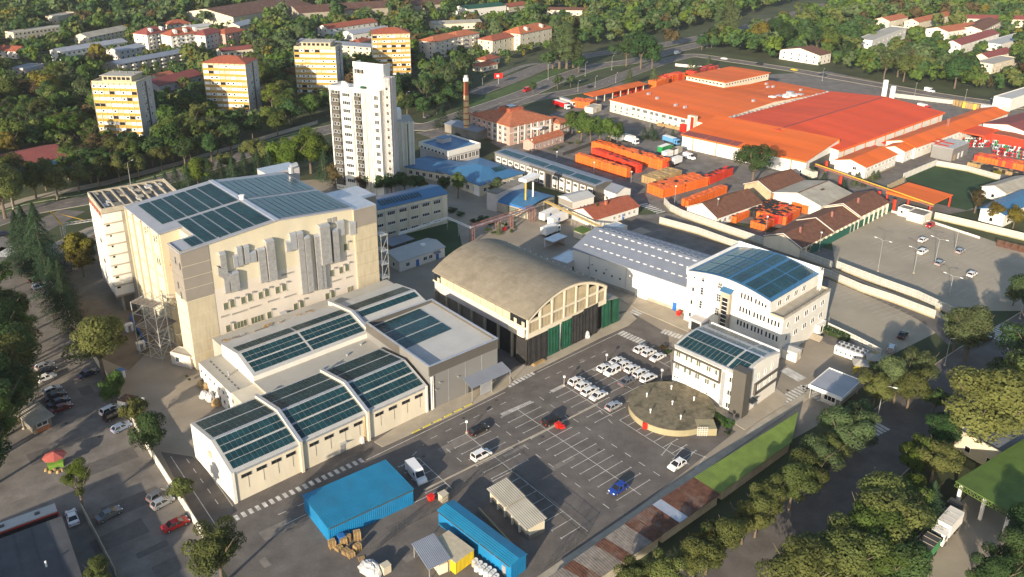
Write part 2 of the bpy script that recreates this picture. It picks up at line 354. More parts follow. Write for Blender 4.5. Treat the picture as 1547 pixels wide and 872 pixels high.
def road(name, px, w, m='asphalt', z=.03, kerb=True, lines=(), dash=(), grassy=False):
    P = smooth_line(px); ROADS.append((P, w)); b = MB(); strip(b, P, w / 2, -w / 2, z); link(name, b.mesh(name, m), kind='structure')
    if kerb:
        b = MB()
        for s in (1, -1):
            e0, e1 = offset(P, s * w / 2), offset(P, s * (w / 2 + .22))
            for i in range(len(P) - 1):
                q = [e0[i], e0[i + 1], e1[i + 1], e1[i]] if s < 0 else [e0[i], e1[i], e1[i + 1], e0[i + 1]]
                if s > 0: q = [e0[i], e0[i + 1], e1[i + 1], e1[i]]
                b.slab([(p.x, p.y, .14) for p in q], .16)
        link('kerb', b.mesh('kerb', 'concrete'), kind='structure')
    b = MB()
    for off in lines: strip(b, P, off + .08, off - .08, z + .012)
    for off in dash:
        Q = offset(P, off); acc = 0
        for i in range(len(Q) - 1):
            d = Q[i + 1] - Q[i]; ln = d.length; t = d / max(ln, 1e-6); n = Vector((-t.y, t.x, 0)) * .09; s = 0
            while s < ln:
                e = min(s + 3 - acc % 9, ln) if acc % 9 < 3 else s
                if acc % 9 < 3:
                    p0, p1 = Q[i] + t * s, Q[i] + t * e
                    b.face([(p0 - n).to_tuple()[:2] + (z + .012,), (p1 - n).to_tuple()[:2] + (z + .012,), (p1 + n).to_tuple()[:2] + (z + .012,), (p0 + n).to_tuple()[:2] + (z + .012,)])
                    acc += e - s; s = e + 1e-4
                else:
                    st = min(9 - acc % 9, ln - s) + 1e-4; acc += st; s += st
    if b.f: link('road_marking', b.mesh('road_marking', 'paint_line'), kind='structure')
    return P
b = MB(); S = 4000
for i in range(-6, 6):
    for j in range(-2, 10): b.face([(i * 600, j * 600, 0), (i * 600 + 600, j * 600, 0), (i * 600 + 600, j * 600 + 600, 0), (i * 600, j * 600 + 600, 0)])
link('ground', b.mesh('ground', 'earth'), kind='structure')
# industrial site surfaces
sheet('site_yard', [(48, 382), (130, 345), (330, 285), (570, 262), (700, 262), (760, 318), (860, 330), (1260, 395), (1330, 560), (1240, 640), (1000, 775), (830, 880), (350, 880), (307, 812), (228, 688), (119, 505)], 'concrete_yard', .012)
sheet('construction_yard', [(60, 400), (150, 350), (230, 440), (235, 520), (195, 560), (150, 540)], 'dirt', .020)
sheet('site_road', [(243, 683), (290, 690), (330, 720), (560, 600), (800, 480), (950, 470), (1010, 505), (1016, 590), (1060, 630), (1112, 652), (835, 868), (820, 890), (355, 890), (310, 812)], 'asphalt_dark', .028)
sheet('back_lane', [(660, 300), (780, 300), (880, 330), (960, 340), (985, 350), (880, 380), (760, 370), (690, 330)], 'concrete_yard', .024)
sheet('staff_car_park', [(905, 330), (1010, 322), (1180, 355), (1440, 435), (1340, 540), (1250, 520), (1100, 420)], 'asphalt_old', .020)
sheet('concrete_car_park', [(1255, 355), (1345, 315), (1400, 330), (1560, 385), (1560, 470), (1420, 470), (1262, 402)], 'concrete_lot', .026)
sheet('lower_car_park', [(1255, 405), (1420, 470), (1440, 490), (1330, 545), (1235, 480), (1250, 440)], 'concrete_lot', .032)
sheet('side_street', [(-120, 330), (-20, 345), (35, 372), (44, 376), (86, 446), (119, 505), (182, 606), (209, 654), (228, 688), (308, 815), (340, 880), (-120, 900)], 'asphalt_old', .024)
sheet('factory_yard', [(740, 215), (850, 165), (935, 125), (1250, 108), (1560, 170), (1560, 300), (1400, 330), (1340, 318), (1250, 355), (1000, 320), (880, 290)], 'asphalt_old', .016)
sheet('lawn', [(1365, 262), (1415, 248), (1512, 272), (1515, 298), (1460, 318), (1380, 300)], 'lawn_dark', .03)
sheet('verge', [(570, 330), (690, 335), (700, 380), (600, 410), (575, 380)], 'lawn_dark', .03)
sheet('depot_yard', [(1560, 690), (1480, 730), (1410, 800), (1350, 872), (1340, 900), (1560, 900)], 'concrete_yard', .02)
# streets
road('boulevard', [(-60, 352), (40, 318), (150, 297), (270, 265), (380, 228), (470, 202), (560, 185), (640, 192), (700, 174), (790, 143), (850, 117), (905, 100), (960, 92), (1010, 78), (1080, 62), (1140, 48), (1200, 30), (1260, 12)], 13, 'asphalt', .030, True, (6.2, -6.2), (0,))
road('boulevard_far_carriageway', [(715, 142), (780, 117), (830, 98), (900, 82), (980, 72), (1060, 56), (1130, 40), (1190, 24), (1250, 6)], 12, 'asphalt', .034, True, (), (0,))
road('service_road', [(640, 205), (700, 190), (780, 155), (883, 135), (935, 117), (976, 102), (1018, 89), (1050, 84), (1100, 91), (1180, 103), (1250, 115), (1354, 133), (1431, 146), (1509, 157), (1580, 166)], 11, 'asphalt', .038, True, (), (0,))
road('residential_street', [(750, 116), (790, 100), (815, 96)], 5, 'asphalt_old', .026, False)
road('avenue', [(1640, 450), (1560, 503), (1490, 546), (1400, 615), (1330, 675), (1250, 745), (1170, 815), (1080, 900)], 14, 'asphalt_dark', .03, True)
road('cross_street', [(-60, 372), (10, 384), (46, 352), (110, 318)], 10, 'asphalt', .036, False)
road('gate_lane', [(930, 350), (985, 335), (1080, 362), (1180, 388), (1290, 430), (1400, 480), (1450, 520)], 6.5, 'asphalt_dark', .034, False)
road('factory_lane', [(1100, 330), (1240, 290), (1330, 262), (1400, 235), (1460, 205)], 7, 'asphalt', .034, False)
sheet('boulevard_verge', [(640, 183), (700, 166), (790, 133), (850, 110), (905, 95), (960, 88), (955, 98), (900, 108), (800, 143), (700, 182)], 'grass', .026)
sheet('boulevard_verge', [(690, 160), (720, 148), (790, 124), (840, 102), (860, 104), (790, 134), (700, 166)], 'grass', .022)
sheet('boulevard_verge', [(-60, 340), (40, 306), (160, 283), (270, 252), (400, 212), (480, 190), (480, 196), (380, 222), (270, 258), (160, 291), (40, 311), (-60, 345)], 'grass', .036)
sheet('boulevard_footway', [(-60, 330), (40, 298), (160, 273), (270, 244), (400, 205), (480, 182), (480, 187), (400, 211), (270, 250), (160, 280), (40, 304), (-60, 338)], 'pavement', .03)
# paved aprons with a real kerb step
def apron(name, px, h=.12, m='pavement'):
    P = [G(*p) for p in px]; b = MB(); a = sum(P[i].x * P[(i + 1) % len(P)].y - P[(i + 1) % len(P)].x * P[i].y for i in range(len(P)))
    q = [(p.x, p.y) for p in P]; b.prism(q if a > 0 else q[::-1], 0, h)
    return link(name, b.mesh(name, m), kind='structure')
apron('footway', [(565, 668), (578, 676), (690, 625), (762, 588), (775, 578), (765, 560), (650, 612)])
apron('footway', [(770, 566), (776, 576), (820, 555), (905, 512), (950, 492), (962, 482), (950, 470), (930, 478), (800, 545)])
apron('footway', [(935, 452), (962, 468), (1040, 502), (1052, 488), (1000, 460), (960, 440)])
apron('footway', [(1012, 575), (1062, 610), (1125, 650), (1185, 612), (1190, 600), (1170, 585), (1120, 625)])
apron('footway', [(1120, 662), (1140, 642), (1222, 590), (1228, 598), (840, 868), (815, 880), (800, 880)], .15, 'concrete')
# painted markings
mk = MB(); ZM = .043
def pline(mb, a, c, w=.13, z=ZM):
    t = (c - a).normalized(); n = Vector((-t.y, t.x, 0)) * w / 2
    mb.face([(*(a - n).xy, z), (*(c - n).xy, z), (*(c + n).xy, z), (*(a + n).xy, z)])
def dashes(p, q, on=1.6, off=2.2, w=.14):
    a, c = G(*p), G(*q); t = (c - a).normalized(); L = (c - a).length; s = 0
    while s < L: pline(mk, a + t * s, a + t * min(s + on, L), w); s += on + off
def row(p, q, lft, rgt, step=2.45, close=False):
    b = MB(); a, c = G(*p), G(*q); t = (c - a).normalized(); L = (c - a).length; n = Vector((-t.y, t.x, 0)); pline(b, a, c)
    k = 0
    while k * step <= L + .1:
        s = a + t * (k * step); pline(b, s + n * lft, s - n * rgt, .12, ZM + .002); k += 1
        if lft: pline(b, s + n * lft - t * .25, s + n * lft + t * .25, .12, ZM + .004)
        if rgt: pline(b, s - n * rgt - t * .25, s - n * rgt + t * .25, .12, ZM + .004)
    link('parking_marking', b.mesh('parking_marking', 'paint_line'), kind='structure')
row((704, 656), (774, 712), 4.6, 4.6); row((774, 712), (888, 803), 0, 4.9); row((782, 619), (968, 748), 4.6, 4.6)
row((853, 583), (925, 629), 4.6, 4.6); row((936, 635), (1041, 702), 4.6, 0); row((898, 556), (972, 598), 4.6, 4.6); row((958, 526), (1012, 555), 4.6, 0)
row((632, 692), (682, 738), 0, 4.6); row((1014, 671), (1068, 692), .2, 4.5)
for p, q in (((651, 663), (776, 602)), ((823, 573), (925, 526)), ((420, 778), (470, 756)), ((590, 722), (640, 672)), ((791, 673), (921, 769)), ((866, 633), (998, 720)), ((674, 678), (702, 702)), ((748, 640), (787, 669)),
             ((282, 694), (334, 768)), ((853, 628), (868, 640)), ((815, 600), (840, 618)), ((905, 620), (925, 640))): dashes(p, q)
for p, q in (((554, 695), (651, 648)), ((651, 648), (763, 593)), ((811, 563), (932, 505)), ((430, 793), (463, 777)), ((258, 690), (330, 800)), ((625, 760), (662, 742)), ((295, 686), (352, 765))): pline(mk, G(*p), G(*q), .14)
link('lane_marking', mk.mesh('lane_marking', 'paint_line'), kind='structure')
def zebra(p, q, n, ln, w=.5, name='crossing_marking'):
    b = MB(); a, c = G(*p), G(*q); t = (c - a).normalized(); L = (c - a).length; m = Vector((-t.y, t.x, 0))
    for i in range(n):
        s = a + t * (L * (i + .5) / n); b.face([(*(s + t * w - m * ln).xy, ZM), (*(s + t * w + m * ln).xy, ZM), (*(s - t * w + m * ln).xy, ZM), (*(s - t * w - m * ln).xy, ZM)][::-1])
    link(name, b.mesh(name, 'paint_line'), kind='structure')
zebra((352, 785), (550, 694), 20, .75, .36); zebra((766, 584), (806, 563), 8, .8, .4); zebra((936, 502), (972, 518), 8, 1.3, .35); zebra((956, 475), (976, 464), 5, 1.6, .4)
zebra((1000, 500), (1030, 510), 6, 1.2, .35); zebra((1184, 558), (1212, 574), 7, 1.5, .4); zebra((1180, 610), (1222, 586), 9, 1.8, .35); zebra((1215, 582), (1245, 605), 7, 1.6, .35)
zebra((1500, 512), (1532, 494), 9, 3, .4); zebra((1300, 655), (1330, 640), 6, 2.5, .4); zebra((0, 388), (28, 372), 9, 2.5, .5); zebra((970, 308), (1000, 322), 7, 2, .4)
zebra((833, 592), (853, 582), 14, .5, .12); zebra((757, 627), (803, 607), 22, .5, .12); zebra((896, 560), (912, 550), 10, .5, .12); zebra((956, 530), (975, 519), 10, .6, .12)
def row2(p, q, n, ln):          # faded bay lines of the concrete car parks
    b = MB(); a, c = G(*p), G(*q); t = (c - a).normalized(); m = Vector((-t.y, t.x, 0)); L = (c - a).length; pline(b, a, c, .12, .047)
    for i in range(n + 1):
        s = a + t * (L * i / n); pline(b, s - m * ln, s + m * ln, .12, .049)
    link('parking_marking', b.mesh('parking_marking', 'paint_faded'), kind='structure')
row2((1290, 395), (1400, 440), 12, 5); row2((1330, 365), (1490, 425), 18, 5); row2((1375, 343), (1530, 395), 18, 5); row2((1268, 435), (1360, 482), 11, 5); row2((1410, 425), (1500, 455), 8, 4.5)
row2((925, 345), (1090, 400), 14, 2.4)
# low concrete kerb dividing the car park, and yellow wheel stops
b = MB(); a, c = G(640, 741), G(903, 611); b.bar((a.x, a.y, .07), (c.x, c.y, .07), .35, .16); link('divider_kerb', b.mesh('divider_kerb', 'concrete'), kind='structure')
_k = MB().box(-1, -.12, 0, 1, .12, .16).mesh('wheel_stop', 'paint_yellow'); _a, _c = G(624, 655), G(712, 611); _an = math.atan2(_c.y - _a.y, _c.x - _a.x)
for i in range(6):
    s = _a.lerp(_c, (i + .3) / 5.6); link('wheel_stop', _k, None, (s.x, s.y, .121), _an, None, '%s yellow wheel stop from the left on the footway by the grey metal hall' % ORD[i], 'wheel stop', 'yellow wheel stops along the footway')
# repairs, manholes and worn tracks in the paving
mat('asphalt_patch', (.108, .097, .088), .85, .15, .6, fine=.2); mat('asphalt_pale', (.185, .165, .142), .9, .2, .5, fine=.25); mat('iron', (.06, .05, .045), .6, .2, 2)
_r = random.Random(5); _ux, _uy = math.cos(R(41)), math.sin(R(41))
def patch(x, y, a, b_, m, z=.0395):
    p = G(x, y); b = MB(); q = [(p.x + s * a * _ux - t_ * b_ * _uy, p.y + s * a * _uy + t_ * b_ * _ux, z) for s, t_ in ((-1, -1), (1, -1 + _r.uniform(-.2, .2)), (1, 1), (-1, 1 + _r.uniform(-.2, .2)))]; b.face(q); link('asphalt_repair', b.mesh('asphalt_repair', m), kind='structure')
for i, (x, y) in enumerate(((420, 800), (560, 735), (690, 670), (800, 590), (880, 545), (760, 640), (850, 700), (930, 690), (1000, 650), (600, 800), (640, 830), (960, 560), (400, 850), (520, 760), (780, 680), (905, 770))): patch(x, y, _r.uniform(.6, 4.5), _r.uniform(.4, 1.6), 'asphalt_patch' if i % 2 else 'asphalt_pale', .0395 + i * .0001)
for i, (x, y) in enumerate(((120, 620), (60, 690), (160, 700), (110, 540), (200, 760), (90, 480), (140, 640), (230, 830), (180, 810), (50, 740), (270, 850), (130, 590))): patch(x, y, _r.uniform(1, 6), _r.uniform(.5, 2.2), 'asphalt_patch' if i % 3 else 'asphalt_pale', .0365 + i * .0001)
_mh = MB().cyl(0, 0, 0, .006, .38, 14).mesh('manhole_cover', 'iron')
for i, (x, y) in enumerate(((700, 632), (640, 690), (880, 560), (750, 605), (590, 715), (820, 660), (960, 610), (905, 680), (1010, 560), (500, 770), (150, 660), (100, 640), (250, 800), (1190, 590), (1130, 640))): p = G(x, y); link('manhole_cover', _mh, None, (p.x, p.y, .042 if y < 870 else .1), 0, 'structure')
# ---------------------------------------------------------------- building helpers
def gable(fr, h, rise, axis='u', ov=.4, wall='wall_white', roof='roof_grey', th=.2, reg=None, rt=.5, h2=None, z0=0.0, gabm=None):
    """ridge along axis; eaves h (near) and h2 (far), ridge at fraction rt"""
    u0, v0, u1, v1 = reg or (0, 0, fr.L, fr.W); h2 = h if h2 is None else h2
    a0, a1 = (v0, v1) if axis == 'u' else (u0, u1); b0, b1 = (u0, u1) if axis == 'u' else (v0, v1)
    am = a0 + (a1 - a0) * rt; hr = max(h, h2) + rise; ax = 0 if axis == 'u' else 1
    w = MB(); w.ext([(a0, z0), (a1, z0), (a1, h2), (am, hr), (a0, h)][::(1 if ax == 0 else -1)], ax, b0, b1)
    wall_o = fr.part('wall', w, wall)
    r = MB(); s1 = (hr - h) / (am - a0); s2 = (hr - h2) / (a1 - am); t = th
    for (p, zp, q, zq) in ((a0 - ov, h - ov * s1 + t, am, hr + t), (am, hr + t, a1 + ov, h2 - ov * s2 + t)):
        c = [(p, b0 - ov, zp), (q, b0 - ov, zq), (q, b1 + ov, zq), (p, b1 + ov, zp)]
        r.slab([(y, x, z) if ax == 0 else (x, y, z) for x, y, z in c][::(-1 if ax == 0 else 1)], t)
    fr.part('roof', r, roof)
    def slope(u, v):
        x = v if axis == 'u' else u
        return (h + (x - a0) * s1 if x <= am else hr - (x - am) * s2) + t
    fr.slope = slope; fr.ridge = (am, hr + t); return wall_o
def flat(fr, h, wall='wall_white', roof='roof_flat', par=.5, reg=None, z0=0.0, parm=None, pw=.25, names=('wall', 'roof', 'parapet')):
    u0, v0, u1, v1 = reg or (0, 0, fr.L, fr.W)
    o = fr.part(names[0], MB().box(u0, v0, z0, u1, v1, h - .15), wall)
    e = .002; fr.part(names[1], MB().box(u0 + e, v0 + e, h - .15, u1 - e, v1 - e, h), roof)
    if par:
        b = MB(); z = h + par; e = -.03
        b.box(u0 + e, v0 + e, h - .2, u1 - e, v0 + pw, z); b.box(u0 + e, v1 - pw, h - .2, u1 - e, v1 - e, z)
        b.box(u0 + e, v0 + pw, h - .2, u0 + pw, v1 - pw, z); b.box(u1 - pw, v0 + pw, h - .2, u1 - e, v1 - pw, z); fr.part(names[2], b, parm or wall)
    return o
def hip(fr, h, rise, ov=.6, wall='wall_white', roof='roof_tile', reg=None, z0=0.0, walls=True):
    u0, v0, u1, v1 = reg or (0, 0, fr.L, fr.W)
    if walls: fr.part('wall', MB().box(u0, v0, z0, u1, v1, h), wall)
    u0 -= ov; v0 -= ov; u1 += ov; v1 += ov; d = min(u1 - u0, v1 - v0) / 2
    if u1 - u0 >= v1 - v0: r0, r1 = (u0 + d, (v0 + v1) / 2, h + rise), (u1 - d, (v0 + v1) / 2, h + rise)
    else: r0, r1 = ((u0 + u1) / 2, v0 + d, h + rise), ((u0 + u1) / 2, v1 - d, h + rise)
    c = [(u0, v0, h), (u1, v0, h), (u1, v1, h), (u0, v1, h)]; r = MB()
    if u1 - u0 >= v1 - v0: F = [[c[0], c[1], r1, r0], [c[1], c[2], r1], [c[2], c[3], r0, r1], [c[3], c[0], r0]]
    else: F = [[c[0], c[1], r0], [c[1], c[2], r1, r0], [c[2], c[3], r1], [c[3], c[0], r0, r1]]
    for f in F: r.face([(x, y, z + .18) for x, y, z in f])
    for i in range(4): a, b_ = c[i], c[(i + 1) % 4]; r.face([a, b_, (b_[0], b_[1], h + .18), (a[0], a[1], h + .18)])
    r.face(c[::-1]); fr.part('roof', r, roof)
def solar(fr, c, nu, nv, gap=.10, lift=.10, m='solar', parent=None, skip=None, rowgap=None):
    """photovoltaic field over the quad c = (c00,c10,c11,c01): separate panels with gaps, rowgap widens the gap after each n-th row"""
    c = [Vector(p) for p in c]; n = (c[1] - c[0]).cross(c[3] - c[0]).normalized(); b = MB()
    P = lambda s, t: (c[0] * (1 - s) + c[1] * s) * (1 - t) + (c[3] * (1 - s) + c[2] * s) * t + n * lift
    gu, gv = gap / (c[1] - c[0]).length / 2, gap / (c[3] - c[0]).length / 2
    for i in range(nu):
        for j in range(nv):
            if skip and skip(i, j): continue
            s0, s1, t0, t1 = i / nu + gu, (i + 1) / nu - gu, j / nv + gv, (j + 1) / nv - gv
            if rowgap and (j + 1) % rowgap[0] == 0: t1 -= rowgap[1] / (c[3] - c[0]).length
            q = [P(s0, t0), P(s1, t0), P(s1, t1), P(s0, t1)]; b.hexa([x - n * .06 for x in q] + q)
    return fr.part('solar_array', b, m, parent, 'stuff')
def wins_v(fr, px, w, h, v=0.0, **k):
    for p in px:
        u, z = fr.onv(p[0], p[1], v); put_win(fr, 'v0', u, z - h / 2, w, h, off=v, **k)
def wins_u(fr, px, w, h, u=0.0, **k):
    for p in px:
        v, z = fr.onu(p[0], p[1], u); put_win(fr, 'u0', v, z - h / 2, w, h, off=u, **k)
def grid_v(fr, us, zs, w, h, **k):
    for u in us:
        for z in zs: put_win(fr, 'v0', u, z, w, h, **k)
def grid_u(fr, vs, zs, w, h, **k):
    for v in vs:
        for z in zs: put_win(fr, 'u0', v, z, w, h, **k)
def lin(a, b, n): return [a + (b - a) * (i + .5) / n for i in range(n)]
# ================================================================ long hall with three solar roofs
H = Frame((349.4, 715.1), (645, 582), (290.6, 640.7), 6.79, W=18)
H.root('solar_hall', 'long cream hall of three bays with solar roofs facing the car park', 'hall')
hb = [0, 13.9, 29.1, 44.3]
gable(H, 6.6, 1.5, 'u', .05, 'wall_cream', 'roof_pale', reg=(0, 0, 44.3, 18), rt=.45, h2=7.9)
w = MB(); w.ext([(0.02, 0), (17.98, 0), (17.98, 7.9), (8.1, 9.4), (0.02, 6.6)], 0, -.04, -.005); H.part('gable_wall', w, 'wall_white')
for i in range(3):
    a, c = hb[i] + .6, hb[i + 1] - .6; n = 12
    for (v0, v1) in ((.55, 4.1), (4.4, 7.8)): solar(H, [(a, v0, H.slope(a, v0)), (c, v0, H.slope(c, v0)), (c, v1, H.slope(c, v1)), (a, v1, H.slope(a, v1))], n, 2, .15)
    for (v0, v1) in ((8.6, 12.8), (13.2, 17.4)): solar(H, [(a, v0, H.slope(a, v0)), (c, v0, H.slope(c, v0)), (c, v1, H.slope(c, v1)), (a, v1, H.slope(a, v1))], n, 2, .15, m='solar_dark')
    zr = H.ridge[1]; H.part('ridge_cap', MB().box(a - .4, 7.9, zr - .1, c + .4, 8.35, zr + .07), 'zinc')
    for u in lin(hb[i] + 1.2, hb[i + 1] - .6, 4):
        put_win(H, 'v0', u, 4.7, 2.0, .75, 2, 1, 'frame_dark', 'glass_dark', sill=False)
        H.part('rainwater_streak_pipe', MB().box(u + .3, -.05, 2.1, u + .36, -.005, 4.6), 'concrete_dark')
for i in (1, 2):
    u = hb[i]; zt = .45
    w = MB(); w.ext([(-.5, 0), (18.1, 0), (18.1, 8.2 + zt), (8.1, 9.75 + zt), (-.5, 6.8 + zt)], 0, u - .28, u + .28); H.part('fire_wall', w, 'wall_cream')
    w = MB()
    for (p, q) in (((-.55, 6.8 + zt), (8.1, 9.75 + zt)), ((8.1, 9.75 + zt), (18.2, 8.2 + zt))): w.bar((u, p[0], p[1] + .03), (u, q[0], q[1] + .03), .72, .12)
    H.part('coping', w, 'zinc')
H.part('pilaster', MB().box(-.15, -.25, 0, .45, -.01, 6.75), 'wall_white'); H.part('pilaster', MB().box(43.9, -.25, 0, 44.35, -.01, 6.75), 'wall_white')
H.part('fascia', MB().box(-.2, -.14, 6.15, 44.4, -.02, 6.62), 'zinc')
wd, zd = H.onv(380 + 820 * .168, 540 + 810 * .168); H.part('door', MB().box(wd - .55, -.07, 0.02, wd + .55, -.01, 2.2), 'frame_grey'); H.part('door_canopy', MB().box(wd - .8, -.8, 2.35, wd + .8, -.01, 2.45), 'zinc')
H.part('drain_pipe', MB().tube((28.3, -.15, 0), (28.3, -.15, 6.4), .08).tube((28.0, -.15, 0), (28.0, -.15, 5.2), .06), 'brick_band'); H.part('electric_cabinet', MB().box(27.2, -.45, 0, 27.8, -.02, 1.5), 'frame_white')
w = MB(); w.box(-.5, 8.3, 5.6, -.05, 9.5, 6.6); H.part('air_unit', w, 'frame_tan')
# rear bays between the hall and the tall building, one roofed block
K = Frame((349.4, 715.1), (645, 582), (290.6, 640.7), 6.79, W=17.2)
K.root('rear_workshop', 'low workshop with grey solar roof between the long hall and tall beige building', 'workshop')
K.part('wall', MB().box(11.8, 18.1, 0, 60, 26, 6.2), 'wall_cream'); K.part('flat_roof', MB().box(17.0, 18.15, 6.2, 60, 26, 6.8), 'roof_flat'); K.part('rear_gutter_deck', MB().box(17.2, 42.1, 0, 66, 47.4, 8.3), 'roof_flat')
gable(K, 8.0, 1.2, 'u', .05, 'wall_white', 'roof_pale', reg=(17.1, 26, 46.4, 42), rt=.47, h2=9.0)
for (a, c) in ((17.8, 31.6), (32.1, 45.8)):
    for (v0, v1, n, m) in ((26.7, 29.8, 2, 'solar'), (30.1, 33.15, 2, 'solar'), (34.3, 37.4, 2, 'solar_dark')):
        solar(K, [(a, v0, K.slope(a, v0)), (c, v0, K.slope(c, v0)), (c, v1, K.slope(c, v1)), (a, v1, K.slope(a, v1))], 10, n, .15, m=m)
zr = K.ridge[1]; K.part('ridge_cap', MB().box(17.1, 33.3, zr - .1, 46.4, 33.8, zr + .08), 'zinc')
w = MB(); w.ext([(25.4, 0), (44.5, 0), (44.5, 9.4), (33.5, 10.85), (25.4, 8.6)], 0, 46.4, 47.0); K.part('fire_wall', w, 'wall_cream')
w = MB(); w.bar((46.7, 25.3, 8.65), (46.7, 33.5, 10.9), .8, .12); w.bar((46.7, 33.5, 10.9), (46.7, 44.5, 9.45), .8, .12); K.part('coping', w, 'zinc')
gable(K, 8.0, 1.2, 'u', .05, 'wall_white', 'roof_pale', reg=(47, 26, 65.5, 42), rt=.47, h2=9.0)
for (a, c, v0, v1, n, m) in ((48, 64.8, 31.0, 33.0, 1, 'solar'), (48, 64.8, 34.4, 38, 2, 'solar_dark')):
    solar(K, [(a, v0, K.slope(a, v0)), (c, v0, K.slope(c, v0)), (c, v1, K.slope(c, v1)), (a, v1, K.slope(a, v1))], 11, n, .10, m=m)
K.part('ridge_cap', MB().box(47, 33.3, zr - .1, 65.5, 33.8, zr + .08), 'zinc')
flat(K, 6.0, 'wall_white', 'roof_flat', 0, reg=(11.8, 18.2, 17.05, 43), names=('annex_wall', 'annex_roof', ''))
for i in range(14): K.part('roof_vent_slot', MB().box(13.6 + .02 * i, 20 + i * 1.6, 6.0, 13.75 + .02 * i, 20.9 + i * 1.6, 6.08), 'frame_dark')
for v in lin(22, 43, 9): put_win(K, 'u0', v, 3.9, .7, .7, off=11.8, sill=False, fm='frame_grey', gm='glass_dark'); put_win(K, 'u0', v, 1.3, .7, .9, off=11.8, sill=False, fm='frame_grey', gm='glass_dark')
for i in range(44):
    a, c = 18 + random.random() * 24, 42.4 + random.random() * 2.6; zz = 8.3; K.part('roof_scrap', MB().box(a, c, zz, a + .5 + random.random() * 1.6, c + .25, zz + .1 + random.random() * .3), random.choice(['concrete_dark', 'roof_wood', 'zinc', 'wood']))
w = MB(); w.cyl(30.2, 18.8, 6.7, 8.2, .3); w.tube((30.2, 18.8, 7.8), (31.6, 19.1, 8.1), .22); K.part('flue', w, 'zinc')
for (a, c) in ((14.5, 33), (38, 22), (43, 24)): K.part('roof_vent', MB().cyl(a, c, 5.9, 7.1, .2, 8).cyl(a, c, 7.1, 7.3, .35, 8), 'zinc')
# ================================================================ grey metal-clad hall
Mh = Frame((648.6, 554), (751.5, 511.6), (560, 484.7), 11.0)
Mh.root('metal_hall', 'grey metal clad box hall with raised dark parapet and solar panels', 'hall')
L, W = Mh.L, Mh.W
Mh.part('wall', MB().box(0, 0, 0, L, W, 9.3), 'metal_clad')
b = MB(); t = .22
b.box(-.12, -.12, 8.6, L + .12, t, 11.0); b.box(-.12, W - t, 8.6, L + .12, W + .12, 11.0); b.box(L - t, t, 8.6, L + .12, W - t, 11.0); b.box(-.12, 11.5, 8.6, t, W - t, 11.0)
Mh.part('parapet_band', b, 'metal_band'); Mh.part('parapet_band', MB().box(-.10, t, 8.6, t, 11.5, 11.0), 'metal_clad')
b = MB(); b.box(-.2, -.2, 11.003, L + .2, .3, 11.07); b.box(L - .3, .3, 11.003, L + .2, W - .3, 11.07); b.box(-.2, W - .3, 11.003, L + .2, W + .2, 11.07); b.box(-.2, .3, 11.003, .3, W - .3, 11.07); Mh.part('coping', b, 'zinc')
Mh.part('roof', MB().slab([(t, t, 9.6), (L - t, t, 10.2), (L - t, W - t, 10.2), (t, W - t, 9.6)], .2), 'roof_pale')
sl = lambda u: 9.6 + .6 * (u - t) / (L - 2 * t)
for (v0, v1) in ((11.6, 15.7), (16.1, 20.3), (20.7, 25.0)): solar(Mh, [(.7, v0, sl(.7)), (14.6, v0, sl(14.6)), (14.6, v1, sl(14.6)), (.7, v1, sl(.7))], 10, 2, .10)
for u in (4.9, 9.6, 14.3): Mh.part('panel_joint', MB().box(u, -.03, .1, u + .1, -.004, 8.55), 'zinc')
for v in (5.5, 11.4): Mh.part('panel_joint', MB().box(-.03, v, .1, -.004, v + .1, 8.55), 'zinc')
Mh.part('drain_pipe', MB().tube((.25, -.22, 0), (.25, -.22, 8.4), .14).tube((.7, -.2, 0), (.7, -.2, 8.4), .1), 'frame_white')
for (a, z) in ((2.3, 6.1), (7.3, 5.6), (1.2, 4.7)): Mh.part('flood_light', MB().box(a, -.5, z, a + .35, -.02, z + .15), 'pole')
for v in (8.5, 18): Mh.part('flood_light', MB().box(-.6, v, 6.3, -.13, v + .4, 6.5), 'frame_white')
u0, _ = Mh.onv(702, 580); u1, _ = Mh.onv(752, 560)
Mh.part('canopy', MB().slab([(u0 - .6, -3.4, 3.6), (u1 + 1.2, -3.4, 3.6), (u1 + 1.2, -.03, 4.5), (u0 - .6, -.03, 4.5)], .12), 'roof_grey')
for a in (u0 - .4, (u0 + u1) / 2 + .4, u1 + 1.0): Mh.part('canopy_post', MB().box(a - .06, -3.3, .12, a + .06, -3.18, 3.5), 'pole')
Mh.part('canopy_screen', MB().box(u0 + 2.2, -3.0, .4, u0 + 5.2, -2.9, 3.2), 'zinc'); Mh.part('loading_door', MB().box(u0 + 1, -.06, .12, u1 - 1, -.015, 3.2), 'frame_dark')
# ================================================================ tall beige industrial building
B = Frame((271.5, 380.5), (532, 313), (199, 308), 30.6)
B.root('tall_beige_factory', 'tall beige factory block with solar roof and silver ducts on its front', 'factory')
EV, RG, UR, UM, DB = 30.4, 32.4, 23.5, 44.4, 38.5
prof = [(0, 0), (UM, 0), (UM, EV - .1), (UR, RG - .3), (0, EV - .4)]
w = MB(); w.ext([(6.5, 0), (UM, 0), (UM, EV - .1), (UR, RG - .3), (6.5, EV + .1)][::-1], 1, 0, 7.0); B.part('front_wall', w, 'wall_yellow')
w = MB(); w.ext([(5.2, 0), (UM, 0), (UM, EV - .1), (UR, RG - .3), (5.2, EV - .05)][::-1], 1, 7.0, 14.2); B.part('core_wall', w, 'wall_yellow')
w = MB(); w.ext([(0.6, 0), (UM, 0), (UM, EV - .1), (UR, RG - .3), (0.6, EV - .4)][::-1], 1, 14.2, DB); B.part('rear_wall', w, 'wall_yellow')
B.part('corner_block', MB().box(0, 0, 0, 6.5, 7.0, EV - .45), 'wall_yellow')
